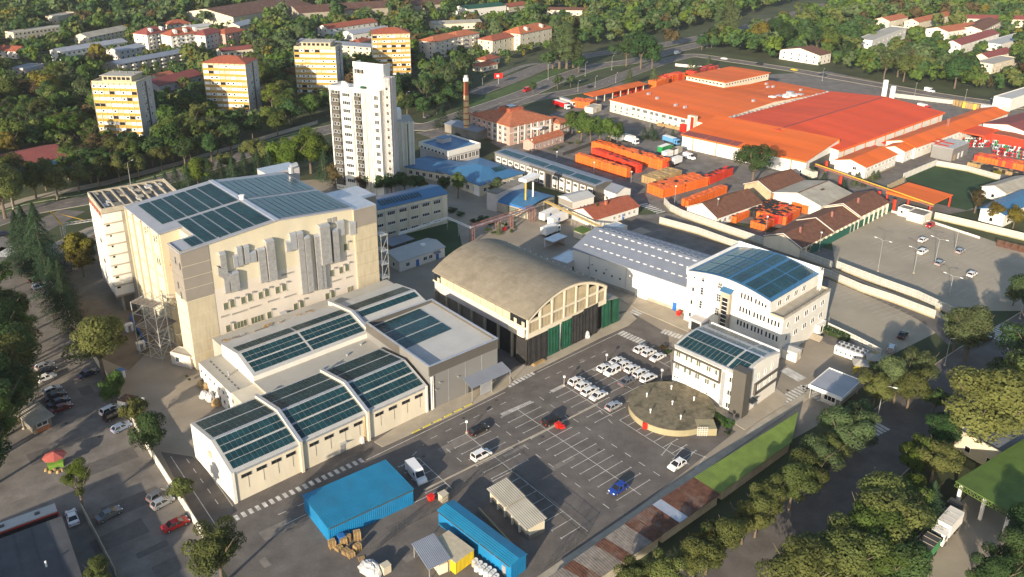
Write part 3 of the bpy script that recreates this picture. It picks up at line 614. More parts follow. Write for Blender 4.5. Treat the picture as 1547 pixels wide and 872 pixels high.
_, zsplit = B.onv(300, 445); B.part('lower_facing', MB().box(6.52, -.03, 0, UM, -.004, zsplit), 'wall_peach')
roofz = lambda u: (EV + (RG - EV) * u / UR if u < UR else RG - (RG - EV) * (u - UR) / (UM - UR))
r = MB()
for (a, c, v0, v1) in ((-.3, 6.0, -.3, 7.2), (6.0, UR, -.3, DB + .3), (UR, UM + .3, -.3, DB + .3), (0.3, 6.0, 14.0, DB + .3)):
    r.slab([(a, v0, roofz(a)), (c, v0, roofz(c)), (c, v1, roofz(c)), (a, v1, roofz(a))], .3)
B.part('roof', r, 'roof_greyv')
B.part('ridge_cap', MB().box(UR - .6, -.35, RG - .1, UR + .6, DB + .3, RG + .12), 'zinc'); B.part('roof_vent', MB().cyl(UR, 19, RG, RG + .9, .6, 10).cyl(UR, 19, RG + .9, RG + 1.1, .75, 10), 'white_paint')
for (v0, v1) in ((.8, 17.6), (19.0, 36.2)):
    cols = [(3.0, 5.8), (6.1, 8.9), (9.2, 12.0), (12.3, 15.1), (15.4, 18.2), (18.5, 22.4)]
    for (a, c) in cols + [(24.8, 28.0), (28.3, 31.3), (31.6, 34.6), (34.9, 37.9), (38.2, 41.0), (41.2, 44.0)]:
        vv0, vv1 = v0, v1
        if c < 6: vv0, vv1 = (.8, 6.2) if v0 < 5 else (19, 36.2)
        elif c < 9 and v0 < 5: vv0 = 7.6 if False else v0
        solar(B, [(a, vv0, roofz(a)), (c, vv0, roofz(c)), (c, vv1, roofz(c)), (a, vv1, roofz(a))], 2, max(3, int((vv1 - vv0) / 1.05)), .15, .12, 'solar' if a > 24 else 'solar_dark')
z6 = lambda a, c: (240 + a * .2983, 300 + c * .2983)
for (t0, t1, m) in ((265, 345, 'panel_grey'), (348, 405, 'panel_grey'), (408, 460, 'panel_grey'), (463, 520, 'panel_grey'), (524, 597, 'panel_tan'), (600, 662, 'panel_tan'), (665, 727, 'panel_tan'), (730, 790, 'panel_tan'), (793, 862, 'panel_tan')):
    za, zc = B.onv(*z6(115 + (t0 - 265) * .15, t0))[1], B.onv(*z6(115 + (t1 - 265) * .15, t1))[1]; B.part('facade_panel', MB().box(-.08, -.09, max(zc, .1), 6.45, -.01, za), m); B.part('facade_panel', MB().box(-.09, .0, max(zc, .1), -.012, 6.95, za), m if m == 'panel_grey' else 'wall_yellow')
# stair block at the right end
B.part('stair_block', MB().box(UM + .02, -.4, 0, 51.2, 9.5, EV - .7), 'panel_tan'); B.part('stair_block_roof', MB().box(UM + .1, -.5, EV - .7, 51.3, 9.6, EV - .5), 'zinc')
for k in range(7):
    za = 24.6 - k * 3.5; B.part('facade_panel', MB().box(UM + .2, -.52, za - 3.35, 51.15, -.41, za), 'panel_tan')
B.part('facade_panel', MB().box(UM + .05, -.55, 24.9, 51.25, -.41, EV - .75), 'panel_grey'); B.part('facade_panel', MB().box(51.205, -.4, 24.9, 51.32, 9.5, EV - .75), 'panel_grey')
B.part('rear_block', MB().box(UM + .02, 11, 0, 58.5, 21, 27.5), 'panel_grey'); B.part('rear_block_roof', MB().box(UM + .1, 10.9, 27.5, 58.6, 21.1, 27.7), 'zinc')
B.part('roof_house', MB().box(40, DB + .3, 0, 50, DB + 7, 30.5), 'tower_side'); B.part('roof_house_roof', MB().box(39.9, DB + .4, 30.5, 50.1, DB + 7.1, 30.65), 'zinc')
w = MB(); w.tube((46, 36, roofz(44)), (46, 36, 32.3), .8, 10); w.tube((46, 36, 32.3), (48, 36, 32.6), .8, 10); B.part('roof_duct', w, 'zinc')
# escape stair frame at the far right
w = MB()
for a in (52.2, 54.2):
    for c in (-.5, 2.5): w.bar((a, c, 0), (a, c, 21), .09)
for z in (4, 8, 12, 16, 20.5): w.box(52.1, -.6, z, 54.3, 2.6, z + .1); w.bar((52.2, -.5, z + 1), (54.2, -.5, z + 1), .05)
for z in (0, 4, 8, 12, 16): w.bar((52.2, -.5, z), (54.2, -.5, z + 4), .07); w.bar((54.2, 2.5, z), (52.2, 2.5, z + 4), .07)
B.part('escape_stair', w, 'scaff')
# ducts on the front, each its own part
def duct(x0, y0, x1, y1, d=.9, m='duct', hood=True, v=0):
    u0, z1 = B.onv(*z6(x0, y0), v); u1, _ = B.onv(*z6(x1, y0 - (x1 - x0) * .3), v); _, z0 = B.onv(*z6((x0 + x1) / 2, y1), v)
    o = B.part('duct', MB().box(u0, v - d, z0, u1, v - .035, z1), m)
    if hood: B.part('duct_elbow', MB().ext([(v - d - .02, z1), (v - .03, z1), (v - .03, z1 + .7), (v - d * .55, z1 + .62), (v - d - .02, z1 + .25)][::-1], 0, u0 - .02, u1 + .02), 'zinc', o)
for d in ((300, 285, 330, 395, 1.0), (322, 395, 347, 478, .8), (352, 385, 395, 466, 1.0), (494, 265, 530, 425, .9), (532, 220, 572, 412, 1.3), (694, 180, 722, 488, .9), (728, 200, 755, 472, 1.1), (781, 195, 806, 460, .9), (802, 145, 852, 330, 1.4), (812, 335, 836, 458, .8), (868, 165, 898, 320, 1.1)): duct(*d)
for d in ((372, 300, 392, 348), (390, 258, 414, 338), (426, 250, 450, 326), (456, 280, 486, 320), (640, 230, 664, 266), (658, 188, 690, 258), (896, 128, 932, 186), (960, 130, 990, 180)): duct(*d, .7, 'zinc', True)
(ua, za), (uc, zc) = B.onv(*z6(290, 340)), B.onv(*z6(375, 385)); B.part('duct', MB().hexa([(ua, -.98, za - 2.4), (uc, -.98, zc - 2.4), (uc, -.05, zc - 2.4), (ua, -.05, za - 2.4), (ua, -.98, za), (uc, -.98, zc), (uc, -.05, zc), (ua, -.05, za)]), 'duct')
for p in ((340, 545), (373, 533), (428, 515), (462, 502), (516, 490), (548, 478), (601, 463), (635, 450), (352, 658), (560, 590), (693, 547), (725, 535), (853, 495), (882, 485), (877, 378), (923, 362), (953, 350), (947, 245)):
    u_, z_ = B.onv(*z6(*p)); put_win(B, 'v0', u_, z_ - .95, 1.25, 1.9, 1, 1, 'frame_tan', 'glass_green', off=-.03); B.part('air_conditioner', MB().box(u_ + .5, -.45, z_ + 1.15, u_ + 1.1, -.04, z_ + 1.5), 'frame_grey')
for (p, w_) in (((413, 637), 3.4), ((500, 610), 3.4), ((970, 460), 1.9)): u_, z_ = B.onv(*z6(*p)); put_win(B, 'v0', u_, z_ - .9, w_, 1.8, 4, 1, 'frame_tan', 'glass_green', off=-.03)
for (p, w_) in (((410, 575), 4), ((487, 548), 3), ((580, 515), 3.2), ((665, 492), 3.4), ((652, 380), 3.4), ((900, 415), 3), ((965, 397), 2.2), ((962, 290), 1.8), ((755, 575), 3), ((825, 553), 3), ((345, 712), 2.6), ((420, 690), 3), ((335, 595), 2.2)):
    u_, z_ = B.onv(*z6(*p)); put_win(B, 'v0', u_, z_ - .25, w_, .55, 1, 1, 'frame_tan', 'frame_grey', off=-.03, sill=False, name='louvre')
for (p) in ((862, 118), (888, 112)): u_, z_ = B.onv(*z6(*p)); B.part('louvre', MB().box(u_ - .55, -.12, z_ - .9, u_ + .55, -.01, z_ + .9), 'frame_grey')
w = MB(); u_, z_ = B.onv(*z6(625, 615)); w.cyl(u_, -1.0, max(z_ - 2, 8), z_ + .2, 1.0, 12); B.part('exhaust_hood', w, 'zinc')
# left face openings
for (a, c) in ((335, 360), (348, 360), (381, 405), (392, 407), (398, 518), (409, 524)): v_, z_ = B.onu(120 + a * .298, 240 + c * .298, .6); put_win(B, 'u0', v_, z_ - .8, .9, 1.7, 1, 1, 'frame_tan', 'glass', off=.6)
for (a, c) in ((490, 515), (505, 640), (513, 545), (520, 690)): v_, z_ = B.onu(120 + a * .298, 240 + c * .298, 0); put_win(B, 'u0', v_, z_ - .8, .9, 1.7, 1, 1, 'frame_grey', 'glass', off=-.1)
for z in (8, 13, 18, 23, 28): B.part('string_course', MB().box(.45, 14.2, z, .598, DB, z + .25), 'panel_tan')
for v in (15, 21, 27, 33, 38): B.part('pilaster', MB().box(.2, v - .5, 0, .597, v + .3, EV - .6), 'panel_tan' if v > 26 else 'wall_yellow')
for z in (12.5, 22.0):
    w = MB(); w.box(1.6, 7.4, z, 5.18, 13.8, z + .15); w.bar((1.65, 7.4, z + 1.1), (1.65, 13.8, z + 1.1), .07); w.bar((1.65, 7.4, z + .6), (1.65, 13.8, z + .6), .05)
    for v in lin(7.4, 13.8, 8): w.bar((1.65, v, z), (1.65, v, z + 1.1), .05)
    B.part('balcony', w, 'wood')
B.part('roof_plant', MB().box(9.2, .5, 31.3, 9.4, .7, 31.5), 'zinc')
# lobby kiosk and scaffold at its foot
fr = Frame((287, 540), (296, 534), (266, 524), 3.2, L=3, W=6); fr.root('entrance_lobby', 'small lobby with white awning at the corner of the tall beige building', 'lobby'); flat(fr, 3.2, 'wall_peach', 'roof_flat', .15); fr.part('awning', MB().slab([(.2, -1.6, 2.5), (2.8, -1.6, 2.5), (2.8, -.03, 2.9), (.2, -.03, 3.0)], .1), 'white_paint'); put_win(fr, 'u0', 4, 1, 1.2, 1.4)
fr = Frame((243, 548), (272, 530), (232, 520), 0, L=6.2, W=7.5); fr.o = fr.o + fr.u * .6; fr.root('scaffold_tower', 'steel scaffold tower with plank decks beside the tall beige building', 'scaffold')
w = MB(); n = 0
for a in (0, 3.1, 6.2):
    for c in (0, 3.7, 7.5): w.tube((a, c, 0), (a, c, 14.5), .1, 6)
for z in (0.6, 4.2, 7.8, 11.4, 14.4):
    for c in (0, 3.7, 7.5): w.tube((0, c, z), (6.2, c, z), .08, 5)
    for a in (0, 3.1, 6.2): w.tube((a, 0, z), (a, 7.5, z), .08, 5)
for z in (.6, 4.2, 7.8, 10.8):
    w.tube((0, 0, z), (3.1, 0, z + 3.6), .07, 5); w.tube((3.1, 0, z + 3.6), (6.2, 0, z), .07, 5); w.tube((0, 0, z), (0, 3.7, z + 3.6), .07, 5); w.tube((0, 3.7, z + 3.6), (0, 7.5, z), .07, 5); w.tube((6.2, 0, z), (6.2, 7.5, z + 3.4), .07, 5)
fr.part('frame', w, 'scaff')
for z in (7.9, 14.5):
    for k in range(6): fr.part('plank', MB().box(-.3, .2 + k * 1.2, z, 2.6 if z > 10 else 6.4, 1.15 + k * 1.2, z + .08), 'roof_wood')
# ================================================================ unfinished concrete block
C = Frame.V((152.6, 316), (132, 290), 30.0, 20)
C.root('unfinished_block', 'white and raw concrete unfinished block with open ruined roof', 'building')
C.part('core', MB().box(1.5, 1.5, 0, C.L, C.W - 1, 29.2), 'concrete_dark'); C.part('roof_slab', MB().box(0, 0, 28.4, C.L, C.W, 28.7), 'concrete_dark')
for i in range(8):
    z = 5.2 + i * 2.95
    C.part('floor_band', MB().box(-.02, -.02, z - .42, C.L, C.W, z + .12), 'concrete')
    for (a, c) in ((.1, 4.6), (6.0, 13.2), (13.5, C.L - .1)):
        C.part('infill_panel', MB().box(a, -.06, z + .12, c, 1.5, z + 2.62), 'wall_white')
        if i not in (7,) and a < 13:
            for q in ((a + .7, a + 1.8) if a > 5 else (a + .4,)): C.part('window', MB().box(q + .1 * i % .6, -.09, z + 2.1, q + .9, -.055, z + 2.6), 'glass_dark')
        if i == 7 and a == 6.0: C.part('window', MB().box(a + .5, -.09, z + .9, a + 1.9, -.055, z + 2.3), 'glass_dark'); C.part('window', MB().box(a + 2.2, -.09, z + .9, a + 3.6, -.055, z + 2.3), 'glass_dark')
    for (a, c) in lin(0, 1, 1) and [(.1, 5.4), (5.6, 10.8), (11.0, C.W - .1)]:
        C.part('infill_panel', MB().box(-.06, a, z + .12, 1.5, c, z + (1.1 if i == 7 else 2.62)), 'wall_white')
        if i == 7: C.part('brick_pier', MB().box(.05, a + 1.6, z + 1.15, .5, a + 2.4, z + 2.6), 'brick_red'); C.part('brick_pier', MB().box(.05, a + 4.2, z + 1.15, .5, a + 4.9, z + 2.6), 'brick_red')
        elif i in (2, 4) and a < 6 and a > 3: C.part('window', MB().box(-.09, a + 1, z + 1, -.055, a + 2, z + 2.3), 'glass_dark'); C.part('window', MB().box(-.09, a + 2.4, z + 1, -.055, a + 3.4, z + 2.3), 'glass_dark')
C.part('column', MB().box(4.65, -.1, 0, 5.95, 1.4, 28.4), 'concrete')
for (a, c) in ((0, 0), (0, C.W - .5), (C.L - .5, 0), (10, C.W - .5), (10, 1.5)): C.part('column', MB().box(a + 1.4, c + (.9 if c == 0 else -1), 0, a + 1.9, c + (1.4 if c == 0 else -.5), 5), 'concrete')
w = MB(); w.box(-.05, -.08, 28.7, C.L, .25, 30.0); w.box(-.05, C.W - .3, 28.7, C.L, C.W, 30.0); w.box(-.05, .25, 28.7, .28, C.W - .3, 30); w.box(C.L - .3, .25, 28.7, C.L, C.W - .3, 30.0); C.part('parapet', w, 'concrete')
for k in range(9): C.part('roof_beam', MB().box(1.0 + k * 2.3, .3, 29.3, 1.35 + k * 2.3, C.W - .35, 29.75), 'concrete')
for k in range(34):
    a, c = 1 + random.random() * (C.L - 3), .6 + random.random() * (C.W - 3); C.part('broken_slab', MB().box(a, c, 29.0 + .02 * k % .4, a + .5 + random.random() * 1.4, c + .5 + random.random() * 2.2, 29.3 + random.random() * .6), random.choice(['concrete', 'concrete', 'concrete_dark', 'roof_pale']))
# small yellow-jib mast crane
fr = Frame((106, 402), (110, 400), (104, 398), 0, L=1.2, W=1.2); fr.root('mast_crane', 'slim site crane with yellow head and pale jib left of unfinished block', 'crane')
hm = hgt(106, 402, 341) ; w = MB()
for a in (0, .9):
    for c in (0, .9): w.bar((a, c, 0), (a, c, hm), .12)
for k in range(int(hm)): w.bar((0, 0, k), (.9, 0, k + 1), .07); w.bar((0, 0, k + 1), (0, .9, k), .07); w.bar((.9, 0, k), (.9, .9, k + 1), .07)
fr.part('mast', w, 'scaff'); w = MB(); w.bar((0, 0, hm), (-2.0, 1.2, hm + 5), .25); w.bar((.9, .9, hm), (-2.0, 1.2, hm + 5), .2); w.bar((-2.0, 1.2, hm + 5), (4, -4, hm + .9), .15); fr.part('head', w, 'crane_yellow')
w = MB()
for s in (-.3, .3): w.bar((0, s, hm), (11, -11 + s, hm + .3), .13)
w.bar((0, 0, hm + .7), (10.5, -10.5, hm + .7), .12)
for k in range(14): w.bar((k * .78, -k * .78 - .3, hm), (k * .78 + .4, -k * .78 - .4, hm + .7), .08); w.bar((k * .78 + .4, -k * .78 - .4, hm + .7), (k * .78 + .78, -k * .78 - .5, hm), .08)
fr.part('jib', w, 'scaff')
# ================================================================ barrel-vault hangar
A = Frame((796.5, 483.3), (916, 431), (659.7, 408), 12.33); L, W = A.L, A.W
A.root('vaulted_hangar', 'old barrel vaulted concrete hangar with green and black tarpaulins on its front', 'hangar')
NA = 22; arc = []
for i in range(NA + 1):
    t = i / NA; arc.append((L * t, 12.2 + 4.6 * (1 - (2 * t - 1) ** 2)))
w = MB(); w.ext([(0.4, 6.8), (L - .4, 6.8)] + [(x * .985 + .2, z - .3) for x, z in arc][::-1], 1, 1.2, W - .6); A.part('inner_hall', w, 'concrete_dark')
r = MB()
for i in range(NA):
    (x0, z0), (x1, z1) = arc[i], arc[i + 1]; r.slab([(x0, -.35, z0 + .22), (x1, -.35, z1 + .22), (x1, W + .3, z1 + .22), (x0, W + .3, z0 + .22)], .28)
A.part('vault_roof', r, 'roof_old')
w = MB()
for i in range(NA):
    (x0, z0), (x1, z1) = arc[i], arc[i + 1]; w.hexa([(x0, -.3, z0 - .75), (x1, -.3, z1 - .75), (x1, .3, z1 - .75), (x0, .3, z0 - .75), (x0, -.3, z0 - .06), (x1, -.3, z1 - .06), (x1, .3, z1 - .06), (x0, .3, z0 - .06)])
A.part('front_arch_rib', w, 'wall_cream')
zt = lambda u: 12.2 + 4.6 * (1 - (2 * u / L - 1) ** 2) - .7
A.part('front_lintel', MB().box(0, -.28, 7.2, L, .4, 8.5), 'wall_cream'); A.part('front_rail', MB().box(.1, -.2, 11.2, L - .1, .3, 11.75), 'wall_cream')
cols = [0.02, 4.0, 8.0, 12.2, 16.4, 20.6, 24.4, L - .55]
for a in cols: A.part('front_mullion', MB().box(a, -.24, 8.5, a + .5, .3, max(zt(min(max(a, .3), L - .3)), 9)), 'wall_cream')
for i in range(7):
    a, c = cols[i] + .55, cols[i + 1] - .05; A.part('boarded_bay', MB().box(a, -.02, 8.55, c, .25, 11.15), 'brown_wall')
    zz = min(zt(a), zt(c))
    if zz > 12.2: A.part('boarded_bay', MB().box(a, -.02, 11.8, c, .25, zz), 'brown_wall')
    for k in range(3): A.part('board_batten', MB().box(a + .5 + k * 1.05, -.06, 8.6, a + .58 + k * 1.05, -.025, 11.1), 'concrete_dark')
for (a, c, m, zz) in ((-.1, 6.6, 'tarp_black', 7.3), (6.7, 10.6, 'tarp_green', 7.6), (11.4, 15.0, 'tarp_green', 7.8), (15.1, 19.2, 'tarp_black', 8.1), (19.3, 24.6, 'tarp_black', 8.6)):
    t = MB(); n = 14
    for k in range(n):
        a0, a1 = a + (c - a) * k / n, a + (c - a) * (k + 1) / n; y0, y1 = -.42 - .05 * math.sin(k * 1.7) - .05, -.42 - .05 * math.sin((k + 1) * 1.7) - .05; sag = .15 * math.sin(math.pi * k / n); sag1 = .15 * math.sin(math.pi * (k + 1) / n)
        t.hexa([(a0, y0 - .25, .15), (a1, y1 - .25, .15), (a1, y1 - .18, .15), (a0, y0 - .18, .15), (a0, y0, zz - sag), (a1, y1, zz - sag1), (a1, y1 + .07, zz - sag1), (a0, y0 + .07, zz - sag)])
    A.part('tarpaulin', t, m)
A.part('front_column', MB().box(10.7, -.3, 0, 11.3, .3, 7.2), 'wall_white'); A.part('front_back_wall', MB().box(0, .5, 0, L, .9, 7.2), 'tarp_black')
# left side: upper strip windows boarded yellow, blank grey wall, dark openings
A.part('side_wall', MB().box(0, .9, 7.0, .4, W - .6, 9.6), 'tower_side'); A.part('side_sill', MB().box(-.12, 0, 9.6, .5, W, 9.95), 'wall_cream')
n = 13
for k in range(n):
    a, c = .6 + (W - 1) * k / n, .6 + (W - 1) * (k + 1) / n - .12
    A.part('boarded_bay', MB().box(.02, a, 9.96, .3, c, 11.9), 'panel_tan' if k not in (0, 1, n - 1) else 'glass_dark')
    if k in (0, 1, n - 1): A.part('broken_sash', MB().box(-.03, a + .3, 9.96, .015, a + 1.3, 11.2), 'panel_tan')
for k in range(8): A.part('side_pier', MB().box(-.05, .1 + k * (W - .7) / 7, 0, .55, .55 + k * (W - .7) / 7, 7.0), 'concrete')
A.part('side_screen', MB().box(.6, .95, 0, .8, W * .45, 7.0), 'tarp_black'); A.part('side_screen', MB().box(.9, W * .45, 0, 1.1, W - .6, 7.0), 'concrete_dark')
w = MB(); w.box(-.15, 1.3, 7.0, -.01, 6.5, 9.5); A.part('stained_render', w, 'wall_cream'); A.part('corner_tarpaulin', MB().box(-.35, -.4, .1, -.22, 3.4, 6.9), 'tarp_black')
A.part('rear_wall', MB().box(.4, W - .6, 0, L - .4, W - .1, 12), 'concrete'); A.part('right_wall', MB().box(L - .5, .9, 0, L - .05, W - .6, 12), 'concrete')
for k in range(16): A.part('roof_vent', MB().cyl(L * .93, 2 + k * 2.2, 13.2, 13.9, .12, 6), 'frame_white')
# lean-to on the right, sheeted in green
N_ = Frame((907, 497), (942, 481), (870, 470), 0, L=6.5, W=11); N_.root('tarpaulin_lean_to', 'lean-to sheeted in green tarpaulin at the right end of the hangar front', 'shed')
N_.part('frame', MB().box(.1, .3, 0, 6.4, 11, 6.6), 'concrete_dark'); N_.part('roof', MB().slab([(-.1, 0, 8.0), (6.6, 0, 6.9), (6.6, 11.2, 6.9), (-.1, 11.2, 8.0)], .12), 'roof_asbestos')
t = MB(); n = 12
for k in range(n):
    a0, a1 = 6.6 * k / n, 6.6 * (k + 1) / n
    if k == 6: continue
    y0, y1 = -.06 * math.sin(k * 2.1) - .2, -.06 * math.sin((k + 1) * 2.1) - .2; t.hexa([(a0, y0 - .3, .3), (a1, y1 - .3, .3), (a1, y1 - .2, .3), (a0, y0 - .2, .3), (a0, y0, 7.8 - k * .08), (a1, y1, 7.8 - k * .08), (a1, y1 + .1, 7.8 - k * .08), (a0, y0 + .1, 7.8 - k * .08)])
N_.part('tarpaulin', t, 'tarp_green'); N_.part('tarpaulin', MB().box(6.5, -.1, .2, 6.62, 11, 6.8), 'tarp_green')
# ================================================================ white warehouse with grey roof
Wh = Frame((1038, 434), (1100, 395), (873, 372), 8.0); Wh.root('white_warehouse', 'long white warehouse with grey ribbed roof behind the hangar', 'warehouse')
gable(Wh, 8.0, 3.4, 'v', .3, 'wall_white', 'roof_grey', rt=.5)
for (f0, n) in ((.12, 16), (.30, 16), (.44, 16), (.58, 18), (.66, 18), (.86, 18)):
    b = MB(); u = f0 * Wh.L
    for k in range(n):
        v = 1 + (Wh.W - 2) * k / n; b.slab([(u, v, Wh.slope(u, v) + .05), (u + .35, v, Wh.slope(u + .35, v) + .05), (u + .35, v + 1.2, Wh.slope(u + .35, v) + .05), (u, v + 1.2, Wh.slope(u, v) + .05)], .04)
    Wh.part('roof_light_strip', b, 'white_paint')
for v in lin(0, Wh.W, 3): Wh.part('drain_pipe', MB().box(-.12, v, 0, -.01, v + .12, 7.7), 'zinc')
Wh.part('plinth', MB().box(-.08, 0, 0, -.01, Wh.W, 1.0), 'concrete')
for v in (4, 26, 31): Wh.part('wall_lamp', MB().box(-.4, v, 5.0, -.02, v + .4, 5.2), 'pole')
for v in lin(20, 34, 5): put_win(Wh, 'u0', v, 3.3, .6, .6, sill=False, fm='frame_grey', gm='glass_dark')
Wh.part('door', MB().box(-.1, 2.6, 0, -.015, 3.8, 2.3), 'container_blue'); Wh.part('loading_door', MB().box(-.09, 12, .1, -.012, 16, 4.4), 'white_paint')
fr = Frame((857, 403), (870, 396), (850, 398), 3.5, L=9, W=6); fr.root('warehouse_annex', 'small pale annex at the left end of the white warehouse', 'annex'); flat(fr, 4.4, 'tower_side', 'zinc', .1); put_win(fr, 'v0', 3, 1, .9, 1.5, fm='frame_grey')
# ================================================================ four storey office with blue solar roof
Rb = Frame((1166, 450), (1238, 408), (1041.3, 403), 15.5); L, W = Rb.L, Rb.W
Rb.root('blue_roof_office', 'white four storey office with blue solar roof, terrace and glazed stair', 'office')
gable(Rb, 14.6, 1.2, 'v', .25, 'wall_white', 'roof_blue', rt=.0001 + .5) if False else None
w = MB(); NP = 10; pr = [(W * i / NP, 14.0 + 2.0 * math.sin(math.pi * (i / NP) * .92 + .12)) for i in range(NP + 1)]
w.ext([(0, 0), (W, 0)] + pr[::-1], 0, 0, L); Rb.part('wall', w, 'wall_white')
r = MB()
for i in range(NP):
    (v0, z0), (v1, z1) = pr[i], pr[i + 1]; r.slab([(-.2, v0, z0 + .3), (L + .2, v0, z0 + .3), (L + .2, v1, z1 + .3), (-.2, v1, z1 + .3)], .28)
Rb.part('roof', r, 'roof_blue')
zq = lambda v: 14.0 + 2.0 * math.sin(math.pi * (v / W) * .92 + .12) + .32
w = MB()
for i in range(NP):
    (v0, z0), (v1, z1) = pr[i], pr[i + 1]; w.hexa([(-.24, v0, z0 - 1.3), (-.24, v1, z1 - 1.3), (-.01, v1, z1 - 1.3), (-.01, v0, z0 - 1.3), (-.24, v0, z0 + .28), (-.24, v1, z1 + .28), (-.01, v1, z1 + .28), (-.01, v0, z0 + .28)])
Rb.part('fascia', w, 'tower_side'); Rb.part('parapet', MB().box(-.3, W - .1, 13.5, L + .3, W + .3, 15.3), 'white_paint'); Rb.part('parapet', MB().box(L + .02, 0, 13, L + .3, W, 16.2), 'white_paint')
for (v0, v1) in ((.9, 4.6), (4.9, 7.9), (8.9, 12.0), (12.8, 15.5), (15.8, 18.8), (19.1, 22.8)):
    for (a, c) in ((.7, 7.4), (7.7, 14.6), (15.2, L - .8)): solar(Rb, [(a, v0, zq(v0)), (c, v0, zq(v0)), (c, v1, zq(v1)), (a, v1, zq(v1))], 4, 2, .10)
q3 = lambda a, c: (1000 + a * .1835, 360 + c * .1835)
for p in ((270, 313), (258, 420), (244, 525), (231, 628)): wins_u(Rb, [q3(*p)], .8, 1.3, fm='frame_white')
for p in ((342, 328), (330, 435), (319, 545)): wins_u(Rb, [q3(*p)], .9, 2.2, nx=1, ny=3)
for p in ((480, 382), (467, 490), (453, 603)): wins_u(Rb, [q3(*p)], 1.2, 2.2, nx=2, ny=3)
for (x0, y0, x1, y1) in ((658, 470, 738, 502), (775, 517, 857, 550), (645, 580, 722, 613), (760, 630, 842, 663)):
    for k in range(4): wins_u(Rb, [q3(x0 + (x1 - x0) * k / 3, y0 + (y1 - y0) * k / 3)], .62, 1.6, fm='frame_white', gm='glass_dark')
# three storey front wing with terrace
E0 = 3.7; w = MB(); w.box(.0, -E0, 0, L, -.01, 10.9); Rb.part('terrace_wing', w, 'wall_white'); Rb.part('terrace_floor', MB().box(.25, -E0 + .25, 10.9, L - .25, -.02, 10.98), 'concrete')
w = MB(); w.box(-.02, -E0 - .1, 10.9, L + .02, -E0 + .2, 11.5); w.box(-.02, -E0 + .2, 10.9, .22, -.02, 11.5); w.box(L - .22, -E0 + .2, 10.9, L + .02, -.02, 11.5); Rb.part('terrace_parapet', w, 'concrete')
w = MB()
for k in range(18): w.bar((k * L / 17, -E0, 11.5), (k * L / 17, -E0, 12.1), .05)
w.bar((0, -E0, 12.1), (L, -E0, 12.1), .06); w.bar((0, -E0, 11.8), (L, -E0, 11.8), .04); Rb.part('terrace_railing', w, 'frame_dark')
for (x0, y0, x1, y1) in ((878, 680, 962, 712), (858, 790, 945, 828), (740, 740, 822, 773), (625, 690, 705, 725)):
    for k in range(4): wins_u(Rb, [q3(x0 + (x1 - x0) * k / 3, y0 + (y1 - y0) * k / 3)], .62, 1.6, fm='frame_white', gm='glass_dark')
for u in (4.2, 8.2, 12.2, 16.2): put_win(Rb, 'v0', u, 12.0, 1.9, 1.5, 2, 1, gm='glass')
for u in (2.6, 7.2, 11.6, 15.8, 20.0):
    for z in (4.4, 8.0): put_win(Rb, 'v0', u, z, 1.9 if u > 3 else 1.0, 1.5, 2 if u > 3 else 1, 1, off=-E0, gm='glass')
# glazed stair bay
sv, _ = Rb.onu(*q3(530, 600)); st = MB(); st.box(-1.3, sv - 1.3, 0, -.02, sv - .8, 13.0); st.box(-1.3, sv + .8, 0, -.02, sv + 1.3, 13.0); st.box(-1.3, sv - .8, 11.6, -.02, sv + .8, 13.0); Rb.part('stair_bay', st, 'concrete')
Rb.part('stair_bay_roof', MB().slab([(-1.6, sv - 1.6, 13.2), (0, sv - 1.6, 13.9), (0, sv + 1.6, 13.9), (-1.6, sv + 1.6, 13.2)], .15), 'roof_blue')
for k in range(9): Rb.part('stair_pane', MB().box(-1.15, sv - .8, 1.0 + k * 1.18, -1.05, sv + .8, 1.95 + k * 1.18), 'glass_dark')
for k in range(10): Rb.part('stair_transom', MB().box(-1.22, sv - .8, .85 + k * 1.18, -1.03, sv + .8, .99 + k * 1.18), 'frame_white')
v_, _ = Rb.onu(*q3(330, 680)); Rb.part('porch', MB().box(-3, v_ - 2.2, 0, -.02, v_ + 2.0, 3.2), 'tower_side'); Rb.part('porch_door', MB().box(-3.08, v_ - 1.4, .1, -3.01, v_ + 1.2, 2.5), 'glass_dark')
w = MB(); a = L - 2.3
for s in (0, .7): w.bar((a + s, -1.8, 10.98), (a + s, -1.8, 16.5), .12); w.bar((a + s, -1.2, 10.98), (a + s, -1.2, 16.5), .12)
for k in range(6): w.bar((a, -1.8, 11.5 + k), (a + .7, -1.8, 12.2 + k), .08); w.bar((a, -1.2, 11.5 + k), (a + .7, -1.2, 12.2 + k), .08)
Rb.part('roof_ladder', w, 'frame_white')
fr = Frame((1238, 493), (1252, 482), (1234, 489), 3, L=4, W=3); fr.root('glazed_porch', 'small white porch at the right foot of the blue roofed office', 'porch'); flat(fr, 3.0, 'wall_white', 'white_paint', .1); put_win(fr, 'v0', 1.6, .6, 1.6, 2.0, gm='glass_dark')
for k in range(5): fr.part('step', MB().box(-1 - k * .35, -1.6, 0, -.66 - k * .35, 1.2, .9 - k * .17), 'pavement')
